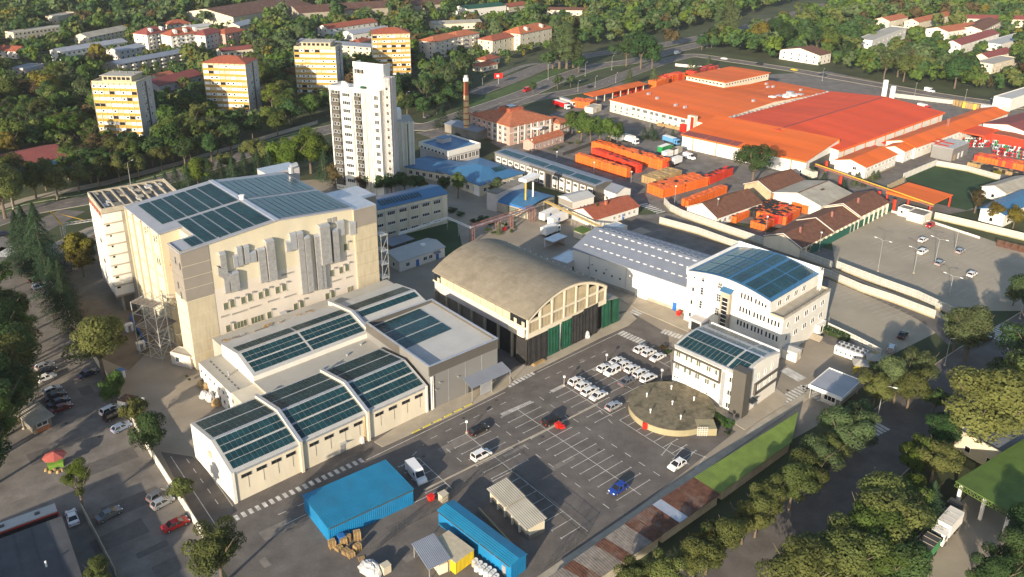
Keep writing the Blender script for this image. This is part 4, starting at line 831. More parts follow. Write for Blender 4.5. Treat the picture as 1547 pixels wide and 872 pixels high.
# ================================================================ three storey corner office
Fb = Frame((1125.9, 564.4), (1179, 528.6), (1017.6, 519), 11.0); L, W = Fb.L, Fb.W
Fb.root('corner_office', 'white three storey office with solar roof and grey corner tower by the round tank', 'office')
pr = [(L * i / 8, 9.9 + 1.3 * math.sin(math.pi * (i / 8) * .9 + .1)) for i in range(9)]
w = MB(); w.ext(([(0, 0), (L, 0)] + pr[::-1])[::-1], 1, 0, W); Fb.part('wall', w, 'wall_white')
r = MB()
for i in range(8):
    (v0, z0), (v1, z1) = pr[i], pr[i + 1]; r.slab([(v0, .2, z0 + .3), (v1, .2, z1 + .3), (v1, W + .2, z1 + .3), (v0, W + .2, z0 + .3)], .28)
Fb.part('roof', r, 'roof_pale'); zq = lambda u: 9.9 + 1.3 * math.sin(math.pi * (u / L) * .9 + .1) + .32
for (a, c, n) in ((.4, 3.8, 2), (4.1, 7.6, 2), (8.5, 14.1, 3)):
    for (v0, v1, k) in ((.8, 4.4, 3), (4.9, W - .4, 11)): solar(Fb, [(a, v0, zq(a)), (c, v0, zq(c)), (c, v1, zq(c)), (a, v1, zq(a))], n, k, .10)
Fb.part('ridge_cap', MB().box(7.75, .3, 11.4, 8.35, W, 11.62), 'zinc')
b = MB(); b.box(-.1, .2, 9.7, .1, W + .1, 10.55); Fb.part('eaves_gutter', b, 'zinc'); b = MB(); b.box(L - .1, .2, 10, L + .15, W, 10.9); Fb.part('eaves_gutter', b, 'white_paint')
Fb.part('corner_tower', MB().box(-.5, -.6, 0, 2.0, 2.6, 11.2), 'grey_box')
b = MB(); b.box(-.55, 5.6, 9.2, -.02, W, 9.5); b.box(-.55, 5.6, 6.0, -.02, W, 6.3); b.box(-.55, 5.6, 6.3, -.02, 5.95, 9.2); Fb.part('frame_band', b, 'grey_box')
Fb.part('grey_panel', MB().box(-.06, 4.4, .6, -.01, 5.5, 9.2), 'zinc')
w = MB(); w.bar((-.35, 3.9, 0), (-.35, 3.9, 10.6), .06); w.bar((-.35, 4.3, 0), (-.35, 4.3, 10.6), .06)
for k in range(24): w.bar((-.35, 3.9, .4 + k * .42), (-.35, 4.3, .4 + k * .42), .04)
Fb.part('wall_ladder', w, 'frame_white')
q4 = lambda a, c: (980 + a * .1835, 480 + c * .1835)
for p in ((245, 300), (411, 380), (495, 422), (235, 400), (400, 483), (480, 525)): wins_u(Fb, [q4(*p)], 1.25, 1.35, nx=2, gm='glass_green')
for p in ((313, 333), (353, 352), (557, 452), (300, 433), (341, 455), (543, 560), (683, 515), (665, 620), (652, 722)): wins_u(Fb, [q4(*p)], .75 if p[0] < 600 else 1.2, 1.35, nx=1 if p[0] < 600 else 2, gm='glass_green' if p[0] < 600 else 'glass')
for p in ((215, 485), (235, 490), (478, 622)): wins_u(Fb, [q4(*p)], .6, .5, sill=False, gm='glass_dark')
for p in ((327, 555), (365, 570), (443, 600)): v_, z_ = Fb.onu(*q4(*p)); Fb.part('door', MB().box(-.07, v_ - .5, .1, -.012, v_ + .5, 2.3), 'frame_white')
for (u, z) in ((6.0, 7.2), (8.8, 7.2), (11.6, 7.4), (6.6, 4.4), (9.2, 4.4), (11.6, 4.4)): put_win(Fb, 'v0', u, z, .8, 1.5, 1, 1, gm='frame_tan')
b = MB(); b.box(4.4, -.5, 3.6, L, -.02, 3.9); b.box(4.4, -.5, 6.2, L, -.02, 6.5); b.box(4.4, -.5, 3.9, 4.75, -.02, 6.2); Fb.part('frame_band', b, 'grey_box')
Fb.part('door', MB().box(5.4, -.07, .1, 6.8, -.012, 2.4), 'frame_grey'); Fb.part('door_canopy', MB().slab([(2.1, -1.4, 3.0), (4.4, -1.4, 3.0), (4.4, -.02, 3.3), (2.1, -.02, 3.3)], .08), 'glass')
# ================================================================ round concrete tank
tc = G(1013, 622); TR = 9.3
t = link('round_tank', None, None, (35.3, 156.4, 0), 0, None, 'low round concrete tank with stained flat top in the car park', 'tank')
link('tank_wall', MB().cyl(0, 0, 0, 1.55, TR, 56).mesh('tank_wall', 'tank_wall'), t); link('tank_top', MB().cyl(0, 0, 1.55, 1.66, TR + .12, 56).mesh('tank_top', 'tank_top'), t)
for a, d in ((.3, 5.5), (1.4, 6.2), (2.6, 5.8), (3.7, 6.0), (4.9, 5.5), (0, .2)):
    link('vent_pipe', MB().cyl(d * math.cos(a), d * math.sin(a), 1.6, 2.5, .12, 8).cyl(d * math.cos(a), d * math.sin(a), 2.4, 2.65, .22, 8).mesh('vent_pipe', 'white_paint'), t)
p = G(1062, 652) - Vector((35.3, 156.4, 0)); b = MB(); b.box(p.x - 1.5, p.y - 1.5, 0, p.x + 2.5, p.y + 2, 1.7); link('valve_chamber', b.mesh('valve_chamber', 'tank_wall'), t)
b = MB()
for k in range(5): b.bar((p.x - 1.6 + k * .5, p.y - 1.65, 0), (p.x - 1.6 + k * .5, p.y - 1.65, 2.3), .06); b.bar((p.x - 1.6, p.y - 1.65, .3 + k * .45), (p.x + .6, p.y - 1.65, .3 + k * .45), .06)
link('access_gate', b.mesh('access_gate', 'white_paint'), t); p = G(974, 648) - Vector((35.3, 156.4, 0)); link('hydrant_box', MB().box(p.x - .5, p.y - .4, .2, p.x + .5, p.y + .3, 1.6).mesh('hydrant_box', 'red_plastic'), t)
# ================================================================ blue sheds, canopy, yellow container, cream store
def shed(name, label, p0, p1, p2, h, rise, axis, wall, roof, cat='shed', L=None, W=None, ov=.15, rt=.5):
    fr = Frame(p0, p1, p2, h, L, W); fr.root(name, label, cat); gable(fr, h, rise, axis, ov, wall, roof, .12, rt=rt); return fr
S1 = shed('blue_shed', 'large bright blue corrugated metal shed at the front of the site', (496, 797.8), (623.8, 739), (459.6, 748.5), 3.35, .06, 'u', 'blue_clad', 'roof_bluesite')
for k in range(4): S1.part('gutter_length', MB().box(S1.L * k / 4 + .1, -.32, 3.2, S1.L * (k + 1) / 4 - .1, -.17, 3.34), 'frame_dark')
S1.part('corner_trim', MB().box(-.06, -.06, 0, .2, .2, 3.3), 'blue_clad'); S1.part('end_rack', MB().box(S1.L + .3, .6, 0, S1.L + .6, 6.5, 1.2), 'frame_dark')
S2 = Frame((772, 855), (795, 838), (672, 765), 3.2); S2.root('long_blue_shed', 'long narrow blue corrugated shed beside the yellow container', 'shed'); gable(S2, 3.2, .35, 'v', .15, 'blue_clad', 'roof_bluesite', .12)
for k in range(5): S2.part('gutter_length', MB().box(-.3, S2.W * k / 5 + .1, 3.0, -.17, S2.W * (k + 1) / 5 - .1, 3.12), 'frame_dark')
S2.part('door', MB().box(-.06, 1.2, .05, -.01, 2.1, 2.1), 'frame_grey')
S3 = Frame((800, 795), (823, 784), (730, 742), 3.0); S3.root('cream_store', 'cream store with grey corrugated roof in two steps beside the long blue shed', 'store')
S3.part('wall', MB().box(0, 0, 0, S3.L, S3.W, 2.6), 'wall_yellow'); S3.part('base_course', MB().box(-.04, -.04, 0, S3.L + .04, S3.W + .04, .9), 'concrete_dark')
S3.part('roof', MB().slab([(-.9, -.3, 2.7), (S3.L + .3, -.3, 3.3), (S3.L + .3, S3.W * .52, 3.3), (-.9, S3.W * .52, 2.7)], .12), 'roof_asbestos'); S3.part('roof', MB().slab([(-.9, S3.W * .52, 2.95), (S3.L + .3, S3.W * .52, 3.55), (S3.L + .3, S3.W + .3, 3.55), (-.9, S3.W + .3, 2.95)], .12), 'roof_asbestos')
S3.part('ridge_cap', MB().box(-1.0, S3.W * .52 - .15, 2.75, S3.L + .4, S3.W * .52 + .15, 3.62), 'zinc') if False else None
for k in range(5): v = lin(.3, S3.W - .3, 5)[k]; put_win(S3, 'u0', v, .95, 1.7, 1.4, 2, 1, 'frame_tan', 'panel_tan', off=0.0); S3.part('buttress', MB().box(-.5, v + .95, 0, -.02, v + 1.25, 2.5), 'wall_cream')
S3.part('low_wall', MB().box(-3.6, -.5, 0, -3.3, S3.W - 1, .7), 'tank_wall')
S4 = Frame((688, 850), (713, 832), (668, 812), 2.7, L=4.2, W=6.4); S4.root('yellow_container', 'yellow shipping container between the grey canopy and long blue shed', 'container')
S4.part('body', MB().box(0, 0, .15, S4.L, S4.W, 2.6), 'yellow_steel'); S4.part('roof', MB().box(-.05, -.05, 2.6, S4.L + .05, S4.W + .05, 2.7), 'panel_tan')
for k in range(8): S4.part('rib', MB().box(-.07, .4 + k * .75, .2, -.01, .7 + k * .75, 2.55), 'yellow_steel')
S5 = Frame((647, 858), (682, 843), (613, 824), 3.0); S5.root('grey_canopy', 'grey corrugated canopy on posts over a small block at the front edge', 'canopy')
S5.part('roof', MB().slab([(0, 0, 2.6), (S5.L, 0, 2.9), (S5.L, S5.W, 3.2), (0, S5.W, 2.9)], .12), 'roof_grey')
for (a, c) in ((.3, .3), (S5.L - .3, .3), (.3, S5.W - .3), (S5.L - .3, S5.W - .3)): S5.part('post', MB().box(a - .06, c - .06, 0, a + .06, c + .06, 2.6), 'pole')
S5.part('block', MB().box(S5.L * .5, .4, 0, S5.L - .5, S5.W * .55, 2.0), 'wall_cream')
# corrugated strip roofs along the right boundary
def striproof(name, label, a, b_, c, d, m, z=2.2, k=3):
    P = [G(*p, z) for p in (a, b_, c, d)]; o = P[0]; an = math.atan2(P[1].y - o.y, P[1].x - o.x); fr = link(name, None, None, (o.x, o.y, 0), an, None, label, 'shed roof')
    R2 = Matrix.Rotation(-an, 3, 'Z'); Q = [R2 @ Vector((p.x - o.x, p.y - o.y, 0)) for p in P]
    dz = [0, 0, .5, .5]; n = k
    for i in range(n):
        s0, s1 = i / n, (i + 1) / n; q = [Q[0].lerp(Q[1], s0), Q[0].lerp(Q[1], s1), Q[3].lerp(Q[2], s1), Q[3].lerp(Q[2], s0)]
        mm = m[i % len(m)] if isinstance(m, list) else m
        link('roof_sheet', MB().slab([(v.x, v.y, z + e + .015 * (i % 2)) for v, e in zip(q, dz)], .1).mesh('roof_sheet', mm), fr)
    w = MB(); q = [Q[0].lerp(Q[2], .03), Q[1].lerp(Q[3], .03), Q[2].lerp(Q[0], .03), Q[3].lerp(Q[1], .03)]; w.prism([(v.x, v.y) for v in q], 0, z - .12); link('wall', w.mesh('wall', 'concrete'), fr)
striproof('green_strip_roof', 'bright green corrugated strip roof along the right boundary wall', (1088, 745), (1196, 668), (1206, 625), (1048, 724), 'roof_green', 2.2, 8)
striproof('rusty_strip_roof', 'rusty brown corrugated strip roof just below the green strip roof', (1000, 808), (1088, 747), (1048, 724), (958, 784), ['roof_rust', 'roof_rust', 'zinc', 'roof_rust', 'roof_rust'], 2.2, 7)
striproof('weathered_strip_roof', 'weathered grey board strip roof at the lower end of the boundary wall', (860, 905), (1000, 809), (957, 785), (815, 885), ['roof_wood', 'roof_wood', 'roof_rust'], 2.2, 9)
# gatehouse, chillers, kiosk on the right
S6 = Frame((1272, 601), (1301, 575), (1228, 577), 3.6); S6.root('gatehouse', 'flat grey roofed gatehouse with white fascia by the right entrance', 'gatehouse')
S6.part('roof', MB().box(0, 0, 3.0, S6.L, S6.W, 3.5), 'roof_greyv'); w = MB(); w.box(-.15, -.15, 2.8, S6.L + .15, -.01, 3.7); w.box(-.15, S6.W + .01, 2.8, S6.L + .15, S6.W + .15, 3.7); w.box(-.15, -.01, 2.8, -.01, S6.W + .01, 3.7); w.box(S6.L + .01, -.01, 2.8, S6.L + .15, S6.W + .01, 3.7); S6.part('fascia', w, 'white_paint')
S6.part('booth', MB().box(1, 1.5, 0, S6.L - 1.5, S6.W - 2.5, 3.0), 'tower_side'); put_win(S6, 'u0', S6.W * .4, .9, 2.6, 1.5, 3, 1, off=1.0, gm='glass_dark')
for (a, c) in ((.3, .3), (S6.L - .3, .3), (.3, S6.W - .3), (S6.L - .3, S6.W - .3)): S6.part('post', MB().box(a - .1, c - .1, 0, a + .1, c + .1, 3.0), 'pole')
S7 = Frame((1304, 537), (1313, 529), (1264, 519), 2.6); S7.root('chiller_bank', 'white bank of rooftop style chillers with round fans behind the office', 'chiller')
for k in range(6):
    a, c = S7.W * k / 6 + .05, S7.W * (k + 1) / 6 - .05; S7.part('chiller_module', MB().box(0, a, .3, S7.L, c, 2.5), 'white_paint'); S7.part('fan', MB().cyl(S7.L * .3, (a + c) / 2, 2.5, 2.7, .42, 12), 'frame_dark'); S7.part('fan', MB().cyl(S7.L * .75, (a + c) / 2, 2.5, 2.7, .42, 12), 'frame_dark'); S7.part('grille', MB().face([(-.015, a + .3, 1.0), (-.015, c - .3, 1.0), (-.015, (a + c) / 2, 2.0)][::-1]), 'frame_dark')
S8 = Frame((1204, 533), (1213, 525), (1189, 523), 2.8, L=3, W=3.6); S8.root('white_kiosk', 'small white hut with sloping roof behind the corner office', 'hut'); gable(S8, 2.6, .4, 'v', .25, 'wall_white', 'roof_pale'); S8.part('door', MB().box(.5, -.06, .05, 1.4, -.01, 2.1), 'frame_tan'); S8.part('louvre', MB().box(1.6, -.06, .8, 2.6, -.01, 2.1), 'frame_tan')
for k, (x, y) in enumerate(((1298, 560), (1318, 552))):
    p = G(x, y); t = link('parasol', None, None, p, 0, None, 'pale square garden parasol %s the gatehouse hedge' % ('nearer' if k == 0 else 'farther from'), 'parasol', 'parasols by the gatehouse')
    b = MB(); 
    for i in range(4): a0, a1 = math.pi / 2 * i + .6, math.pi / 2 * (i + 1) + .6; b.face([(2.6 * math.cos(a0), 2.6 * math.sin(a0), 2.2), (2.6 * math.cos(a1), 2.6 * math.sin(a1), 2.2), (0, 0, 3.1)])
    link('canopy', b.mesh('canopy', 'roof_flat'), t); link('pole', MB().cyl(0, 0, 0, 3, .05, 6).mesh('pole', 'pole'), t)
# ================================================================ middle of the site
X1 = Frame((562, 318.2), (675.6, 291.7), (540, 300), 11.0, W=11); X1.root('blue_roof_block', 'three storey beige block with dark blue roof behind the tall building', 'building')
gable(X1, 10.8, 1.3, 'u', .35, 'wall_cream', 'roof_blue', rt=.45); L = X1.L
solar(X1, [(4, 1.0, X1.slope(4, 1) + .1), (L - 9, 1.0, X1.slope(4, 1) + .1), (L - 9, 4.2, X1.slope(4, 4.2) + .1), (4, 4.2, X1.slope(4, 4.2) + .1)], 14, 1, .5)
for k in range(7): u = L - 2 - k * 4.4; X1.part('pilaster', MB().box(u - .2, -.14, 0, u + .2, -.01, 10.4), 'wall_cream')
for k in range(6):
    u = L - 4.2 - k * 4.4
    for z, hh in ((8.0, 1.3), (4.6, 1.1), (1.3, .9)): put_win(X1, 'v0', u, z, 2.8, hh, 4, 1, gm='glass_dark')
    X1.part('sunshade', MB().slab([(u - 1.7, -.7, 9.5), (u + 1.7, -.7, 9.5), (u + 1.7, -.01, 9.7), (u - 1.7, -.01, 9.7)], .08), 'zinc')
X2 = Frame((603.4, 395.6), (671.7, 373), (580, 381), 3.4); X2.root('small_white_house', 'low white shaded hut with pale gabled roof beside the hangar', 'hut'); gable(X2, 3.3, .9, 'u', .3, 'wall_white', 'roof_pale')
for u in (3, 9.5, 11.6): put_win(X2, 'v0', u, 1.1, 1.4, 1.2, 2)
for u in (6.6, 14.2): X2.part('door', MB().box(u - .55, -.06, .05, u + .55, -.01, 2.2), 'plastic_blue')
X2.part('door_canopy', MB().slab([(12.6, -1, 2.5), (15, -1, 2.5), (15, -.02, 2.8), (12.6, -.02, 2.8)], .08), 'roof_grey'); X2.part('roof_hatch', MB().box(11, 3.4, 4.0, 12.4, 4.6, 4.7), 'white_paint'); put_win(X2, 'u0', 3, .9, 1.1, 1.4, gm='glass_dark')
X3 = Frame((592, 371), (610, 365), (582, 368), 3.2, L=9, W=6); X3.root('bike_shelter', 'small grey roofed shelter in shade between blue roofed block and white hut', 'shelter'); X3.part('roof', MB().box(0, 0, 2.8, 9, 6, 3.0), 'roof_grey'); X3.part('back_wall', MB().box(.2, 4, 0, 8.8, 5.8, 2.8), 'concrete_dark')
# low blue roofed complex
X4 = Frame((724.5, 279.3), (789.6, 260.7), (647.7, 259), 4.6); X4.root('blue_hip_pavilion', 'wide pavilion with bright blue hipped roof left of the grey office', 'pavilion'); hip(X4, 4.4, 2.6, .7, 'wall_cream', 'roof_blue')
for u in lin(1, X4.L - 1, 6): put_win(X4, 'v0', u, 1.3, 1.6, 1.6, 2, gm='glass_dark')
for v in lin(1, X4.W - 1, 6): put_win(X4, 'u0', v, 1.2, 1.8, 1.8, 2, gm='glass_dark')
X4.part('end_wall_panel', MB().box(-.12, .1, 0, -.01, 3.4, 4.2), 'white_paint')
solar(X4, [(12, 4.5, 5.6), (18, 4.5, 5.6), (18, 7.5, 6.6), (12, 7.5, 6.6)], 6, 1, .25, .3)
X5 = Frame((677, 229.6), (726, 217), (626.7, 216.5), 7.0); X5.root('blue_top_canteen', 'white fasciaed two level building with blue flat roof behind the pavilion', 'building')
L, W = X5.L, X5.W; X5.part('wall', MB().box(.4, .4, 0, L - .4, W - .4, 4.9), 'tower_side'); w = MB(); w.box(0, 0, 4.9, L, .35, 7.3); w.box(0, W - .35, 4.9, L, W, 7.3); w.box(0, .35, 4.9, .35, W - .35, 7.3); w.box(L - .35, .35, 4.9, L, W - .35, 7.3); X5.part('fascia', w, 'wall_white'); X5.part('roof', MB().box(.35, .35, 4.9, L - .35, W - .35, 6.6), 'roof_blue')
for u in lin(.6, L - .6, 8): put_win(X5, 'v0', u, 2.0, 1.7, 2.2, 2, off=.4, gm='glass_dark')
for v in lin(2, W - 1, 7): put_win(X5, 'u0', v, 5.0, 1.4, 1.0, 1, off=0, gm='glass_dark', sill=False)
X5.part('roof_house', MB().box(7, 12, 6.6, 12, 16, 8.6), 'tower_side'); X5.part('roof_house_roof', MB().box(6.8, 11.8, 8.6, 12.2, 16.2, 8.75), 'roof_blue')
X6 = Frame((690, 266), (720, 250), (630, 241), 3.6, L=16, W=24); X6.root('blue_link_wing', 'low shaded wing with dark blue roof in front of the canteen building', 'wing'); gable(X6, 3.6, 1.0, 'v', .4, 'wall_cream', 'roof_blue'); 
for v in lin(1, X6.W - 1, 7): put_win(X6, 'u0', v, 1.0, 1.6, 1.6, 2, gm='glass_dark')
# red roofed brick office
X7 = Frame((770, 191), (834.6, 177.5), (708.7, 172.4), 9.0); X7.root('red_roof_office', 'pink brick office with red hipped roof and small lantern by the boulevard', 'office'); L, W = X7.L, X7.W
hip(X7, 8.8, 4.0, .7, 'brick_pink', 'roof_tile2'); X7.part('lantern', MB().box(L / 2 - 4, W / 2 - 4, 11.2, L / 2 + 4, W / 2 + 4, 13.4), 'roof_tile'); X7.part('lantern_light', MB().box(L / 2 - 2, W / 2 - 2, 13.4, L / 2 + 2, W / 2 + 2, 13.9), 'glass')
for u in lin(1.5, L - 1, 6):
    for z in (1.2, 3.6, 6.3): put_win(X7, 'v0', u, z, 1.7, 1.7, 2, gm='glass_dark')
    X7.part('pier', MB().box(u + 1.3, -.25, 0, u + 1.9, -.01, 8.6), 'wall_white')
for v in lin(1, W - 1, 7):
    for z in (1.2, 3.6, 6.3): put_win(X7, 'u0', v, z, 1.7, 1.7, 2, gm='glass_dark')
    X7.part('pier', MB().box(-.25, v + 1.3, 0, -.01, v + 1.9, 8.6), 'wall_white' if v < 12 else 'brick_pink')
X7.part('string_course', MB().box(-.1, -.12, 5.5, L, -.02, 5.8), 'wall_white'); w = MB(); w.cyl(L * .62, .2, 5.6, 6.3, 3.2, 14); X7.part('round_balcony', w, 'wall_white')
X8 = Frame((806, 216), (852, 202), (790, 207), 4.0, W=6); X8.root('red_roof_annex', 'low annex with red tiled roof in front of the pink brick office', 'annex'); gable(X8, 3.8, 1.4, 'u', .3, 'brick_pink', 'roof_tile2')
for u in lin(.5, X8.L - .5, 7): put_win(X8, 'v0', u, 1.2, .9, 1.4)
X9 = Frame((846, 187), (861, 181), (822, 179), 6.2); X9.root('brick_wing', 'right hand wing of pink brick with red roof beside the brick office', 'wing'); hip(X9, 6.0, 1.8, .5, 'brick_pink', 'roof_tile2')
for z in (1, 3.6): grid_v(X9, lin(.3, X9.L - .3, 3), (z,), 1.3, 1.5, nx=2); grid_u(X9, lin(.5, X9.W - .5, 4), (z,), 1.3, 1.5, nx=2)
X7b = Frame((722, 200), (740, 195), (700, 190), 4, L=9, W=22); X7b.root('shaded_garage', 'dark shaded garage with ribbed grey roof behind the brick chimney', 'garage'); gable(X7b, 4, .8, 'v', .3, 'concrete_dark', 'roof_grey')
# brick chimney with bands
p = G(705, 206); t = link('brick_chimney', None, None, p, 0, None, 'tall banded brick chimney with red top beside the pink office', 'chimney'); n = 9; Hc = 26.0
for k in range(n): link('band', MB().cyl(0, 0, Hc * k / n, Hc * (k + .78) / n, 1.55 - .055 * k, 16, 0, 1.55 - .055 * k - .04).mesh('band', 'brick_band' if k < n - 2 else 'brick_red'), t); link('hoop', MB().cyl(0, 0, Hc * (k + .78) / n, Hc * (k + 1) / n, 1.56 - .055 * k - .03, 16).mesh('hoop', 'brick_red'), t)
link('cap', MB().cyl(0, 0, Hc, Hc + 1.6, 1.25, 16).mesh('cap', 'white_paint'), t); link('emblem', MB().cyl(0, 0, Hc + 1.6, Hc + 2.8, .9, 16).mesh('emblem', 'tower_side'), t)
# grey office with solar strip
Y1 = Frame.V((899.8, 279.7), (747.8, 229.3), 7.4, 9.0); Y1.root('grey_strip_office', 'long grey two storey office with a solar strip roof', 'office'); L, W = Y1.L, Y1.W
gable(Y1, 7.0, .5, 'v', .2, 'metal_band', 'roof_grey', rt=.6); Y1.part('pale_end_cladding', MB().box(-.08, W * .63, 0, -.01, W, 7.0), 'metal_clad')
for k in range(4): v0 = .8 + k * (W - 1) / 4; v1 = v0 + (W - 1) / 4 - .8; solar(Y1, [(1, v0, Y1.slope(1, 0)), (4.6, v0, Y1.slope(4.6, 0)), (4.6, v1, Y1.slope(4.6, 0)), (1, v1, Y1.slope(1, 0))], 2, 12, .1)
for k, v in enumerate(lin(.8, W - .6, 15)):
    if k == 6: Y1.part('glazed_entrance', MB().box(-.12, v - 1.3, .1, -.015, v + 1.3, 5.6), 'glass_dark'); continue
    Y1.part('window_surround', MB().box(-.10, v - 1.35, .8, -.012, v + 1.35, 5.8), 'wall_white')
    for z in (1.1, 4.2): put_win(Y1, 'u0', v, z, 2.2, 1.2, 3, 1, off=-.1, gm='glass_dark', sill=False)
# workshop with blue flat roof and tall sign plate
Y2 = Frame((797.7, 313), (837.7, 294.5), (764, 296), 4.6); Y2.root('sign_workshop', 'grey workshop with curved blue roof under the orange post sign', 'workshop'); L, W = Y2.L, Y2.W
Y2.part('wall', MB().box(0, 0, 0, L, W, 4.0), 'concrete'); pr = [(L * i / 8, 4.0 + 1.1 * math.sin(math.pi * i / 8)) for i in range(9)]; r = MB()
for i in range(8): (a, z0), (c, z1) = pr[i], pr[i + 1]; r.slab([(a, -.3, z0 + .2), (c, -.3, z1 + .2), (c, W, z1 + .2), (a, W, z0 + .2)], .2)
Y2.part('roof', r, 'roof_blue'); Y2.part('blue_fascia', MB().box(-.12, -.2, 3.4, -.01, W, 4.1), 'plastic_blue'); put_win(Y2, 'u0', W * .5, .8, 4.5, 2.2, 6, 3, 'frame_grey', 'glass_green')
for u in (2.5, 6): Y2.part('roller_door', MB().box(u - 1.3, -.07, .05, u + 1.3, -.01, 3), 'frame_grey')
Y2.part('side_block', MB().box(-1, W, 0, L + 1, W + 4.5, 6.6), 'tower_side'); Y2.part('side_block_roof', MB().box(-1.1, W + .1, 6.6, L + 1.1, W + 4.6, 6.8), 'concrete_dark')
u, v = Y2.at(794, 302, 5); Y2.part('sign_post', MB().cyl(u, v, 4.6, 12.3, .32, 10), 'crane_yellow'); u2, v2 = Y2.at(805, 298, 5); Y2.part('sign_post', MB().cyl(u2, v2, 4.6, 12.3, .3, 10), 'white_paint')
um, vm = (u + u2) / 2, (v + v2) / 2; Y2.part('sign_plate', MB().box(um - 4.2, vm - 1.6, 12.3, um + 4.2, vm + 1.6, 13.4), 'white_paint')
Y3 = Frame((865, 303.8), (897.5, 295), (844.7, 295), 6.0); Y3.root('white_lab', 'small white building with pale gabled roof beside the brown tiled house', 'building'); gable(Y3, 5.6, 1.0, 'u', .3, 'wall_white', 'roof_pale'); Y3.part('grey_gable_panel', MB().box(-.07, 0, 3.2, -.01, Y3.W, 5.4), 'panel_grey'); grid_u(Y3, lin(.4, Y3.W - .4, 3), (1.0,), 1.8, 1.4, nx=3); grid_v(Y3, lin(3, Y3.L - 2, 3), (2.6,), .9, .7)
Y4 = Frame((931, 291), (953, 284), (900, 279), 5.0); Y4.root('pale_workshop', 'pale workshop with grey gabled roof behind the brown tiled house', 'workshop'); gable(Y4, 4.6, 1.6, 'v', .3, 'wall_white', 'roof_grey'); grid_u(Y4, lin(1, Y4.W - 1, 4), (1.2,), 1.4, 1.2, nx=2)
Y5 = Frame((899, 331), (965, 310.8), (864, 317), 3.4); Y5.root('brown_tiled_house', 'long low house with brown tiled roof and white walls by the gate', 'house'); gable(Y5, 3.2, 2.4, 'u', .4, 'wall_white', 'roof_tile')
for u in lin(8, Y5.L - 1, 5): put_win(Y5, 'v0', u, 1, 1.1, 1.2, 2)
Y5.part('door', MB().box(Y5.L * .62, -.06, 0, Y5.L * .62 + 1, -.01, 2.1), 'plastic_blue'); Y5.part('chimney', MB().box(9, 4, 5, 9.8, 4.8, 6.6), 'brick_red')
Y6 = Frame((925, 349), (948, 341), (905, 338), 2.8, W=5); Y6.root('flat_grey_store', 'flat grey roofed store between the tiled house and white warehouse', 'store'); flat(Y6, 2.8, 'wall_cream', 'zinc', .1)
# pipe bridge on red lattice legs
t = link('pipe_bridge', None, None, (0, 0, 0), 0, None, 'red steel pipe bridge crossing the lane behind the hangar', 'pipe bridge')
a, c = G(711, 345, 5.0), G(806, 314, 5.0); d = (c - a).normalized(); n_ = Vector((-d.y, d.x, 0)) * .7; w = MB()
for s in (-1, 1):
    for z in (0, .9): w.bar(a + n_ * s + Vector((0, 0, z)), c + n_ * s + Vector((0, 0, z)), .16)
    m_ = 14
    for k in range(m_):
        p, q = a.lerp(c, k / m_) + n_ * s, a.lerp(c, (k + 1) / m_) + n_ * s; w.bar(p + Vector((0, 0, .9 * (k % 2))), q + Vector((0, 0, .9 * ((k + 1) % 2))), .1)
link('truss', w.mesh('truss', 'steel_red'), t)
for f in (.02, .42, .62, .98):
    p = a.lerp(c, f); w = MB()
    for s in (-1, 1):
        for e in (-.5, .5): w.bar(Vector((p.x, p.y, 0)) + n_ * s + d * e, Vector((p.x, p.y, 5)) + n_ * s + d * e, .13)
        for k in range(4): w.bar(Vector((p.x, p.y, k * 1.2)) + n_ * s - d * .5, Vector((p.x, p.y, k * 1.2 + 1.2)) + n_ * s + d * .5, .08)
    link('lattice_leg', w.mesh('lattice_leg', 'steel_red'), t)
w = MB()
for e in (-.35, .05, .4): w.tube(a + n_ * e + Vector((0, 0, .25)), c + n_ * e + Vector((0, 0, .25)), .14, 7)
link('pipe', w.mesh('pipe', 'zinc'), t); w = MB(); e0 = G(676, 330, 5.0); e1 = G(602, 355, 5.0)
for s in (0, .5): w.tube(a + Vector((0, 0, s)), e0 + Vector((0, 0, s)), .13, 7); w.tube(e0 + Vector((0, 0, s)), e1 + Vector((0, 0, s)), .13, 7)
link('pipe', w.mesh('pipe', 'white_paint'), t)
for p in (G(676, 347), G(693, 357)): link('pipe_post', MB().bar((p.x, p.y, 0), (p.x, p.y, 5.2), .18).mesh('pipe_post', 'pole'), t)
t = link('yellow_pipe_rack', None, None, (0, 0, 0), 0, None, 'yellow pipe rack running down to the white warehouse', 'pipe rack'); a, c = G(824, 304, 4.2), G(912, 345, 4.2); d = (c - a).normalized(); n_ = Vector((-d.y, d.x, 0)); w = MB()
for s, m in ((-.6, 0), (0, 1), (.6, 0)): w.tube(a + n_ * s, c + n_ * s, .16, 7, m)
link('pipe', w.mesh('pipe', ['crane_yellow', 'zinc']), t)
for k in range(7): p = a.lerp(c, k / 6); w = MB(); w.bar((p - n_ * .8).to_tuple()[:2] + (0,), (p - n_ * .8), .15); w.bar((p + n_ * .8).to_tuple()[:2] + (0,), (p + n_ * .8), .15); w.bar(p - n_ * .9 - Vector((0, 0, .2)), p + n_ * .9 - Vector((0, 0, .2)), .15); link('trestle', w.mesh('trestle', 'steel'), t)
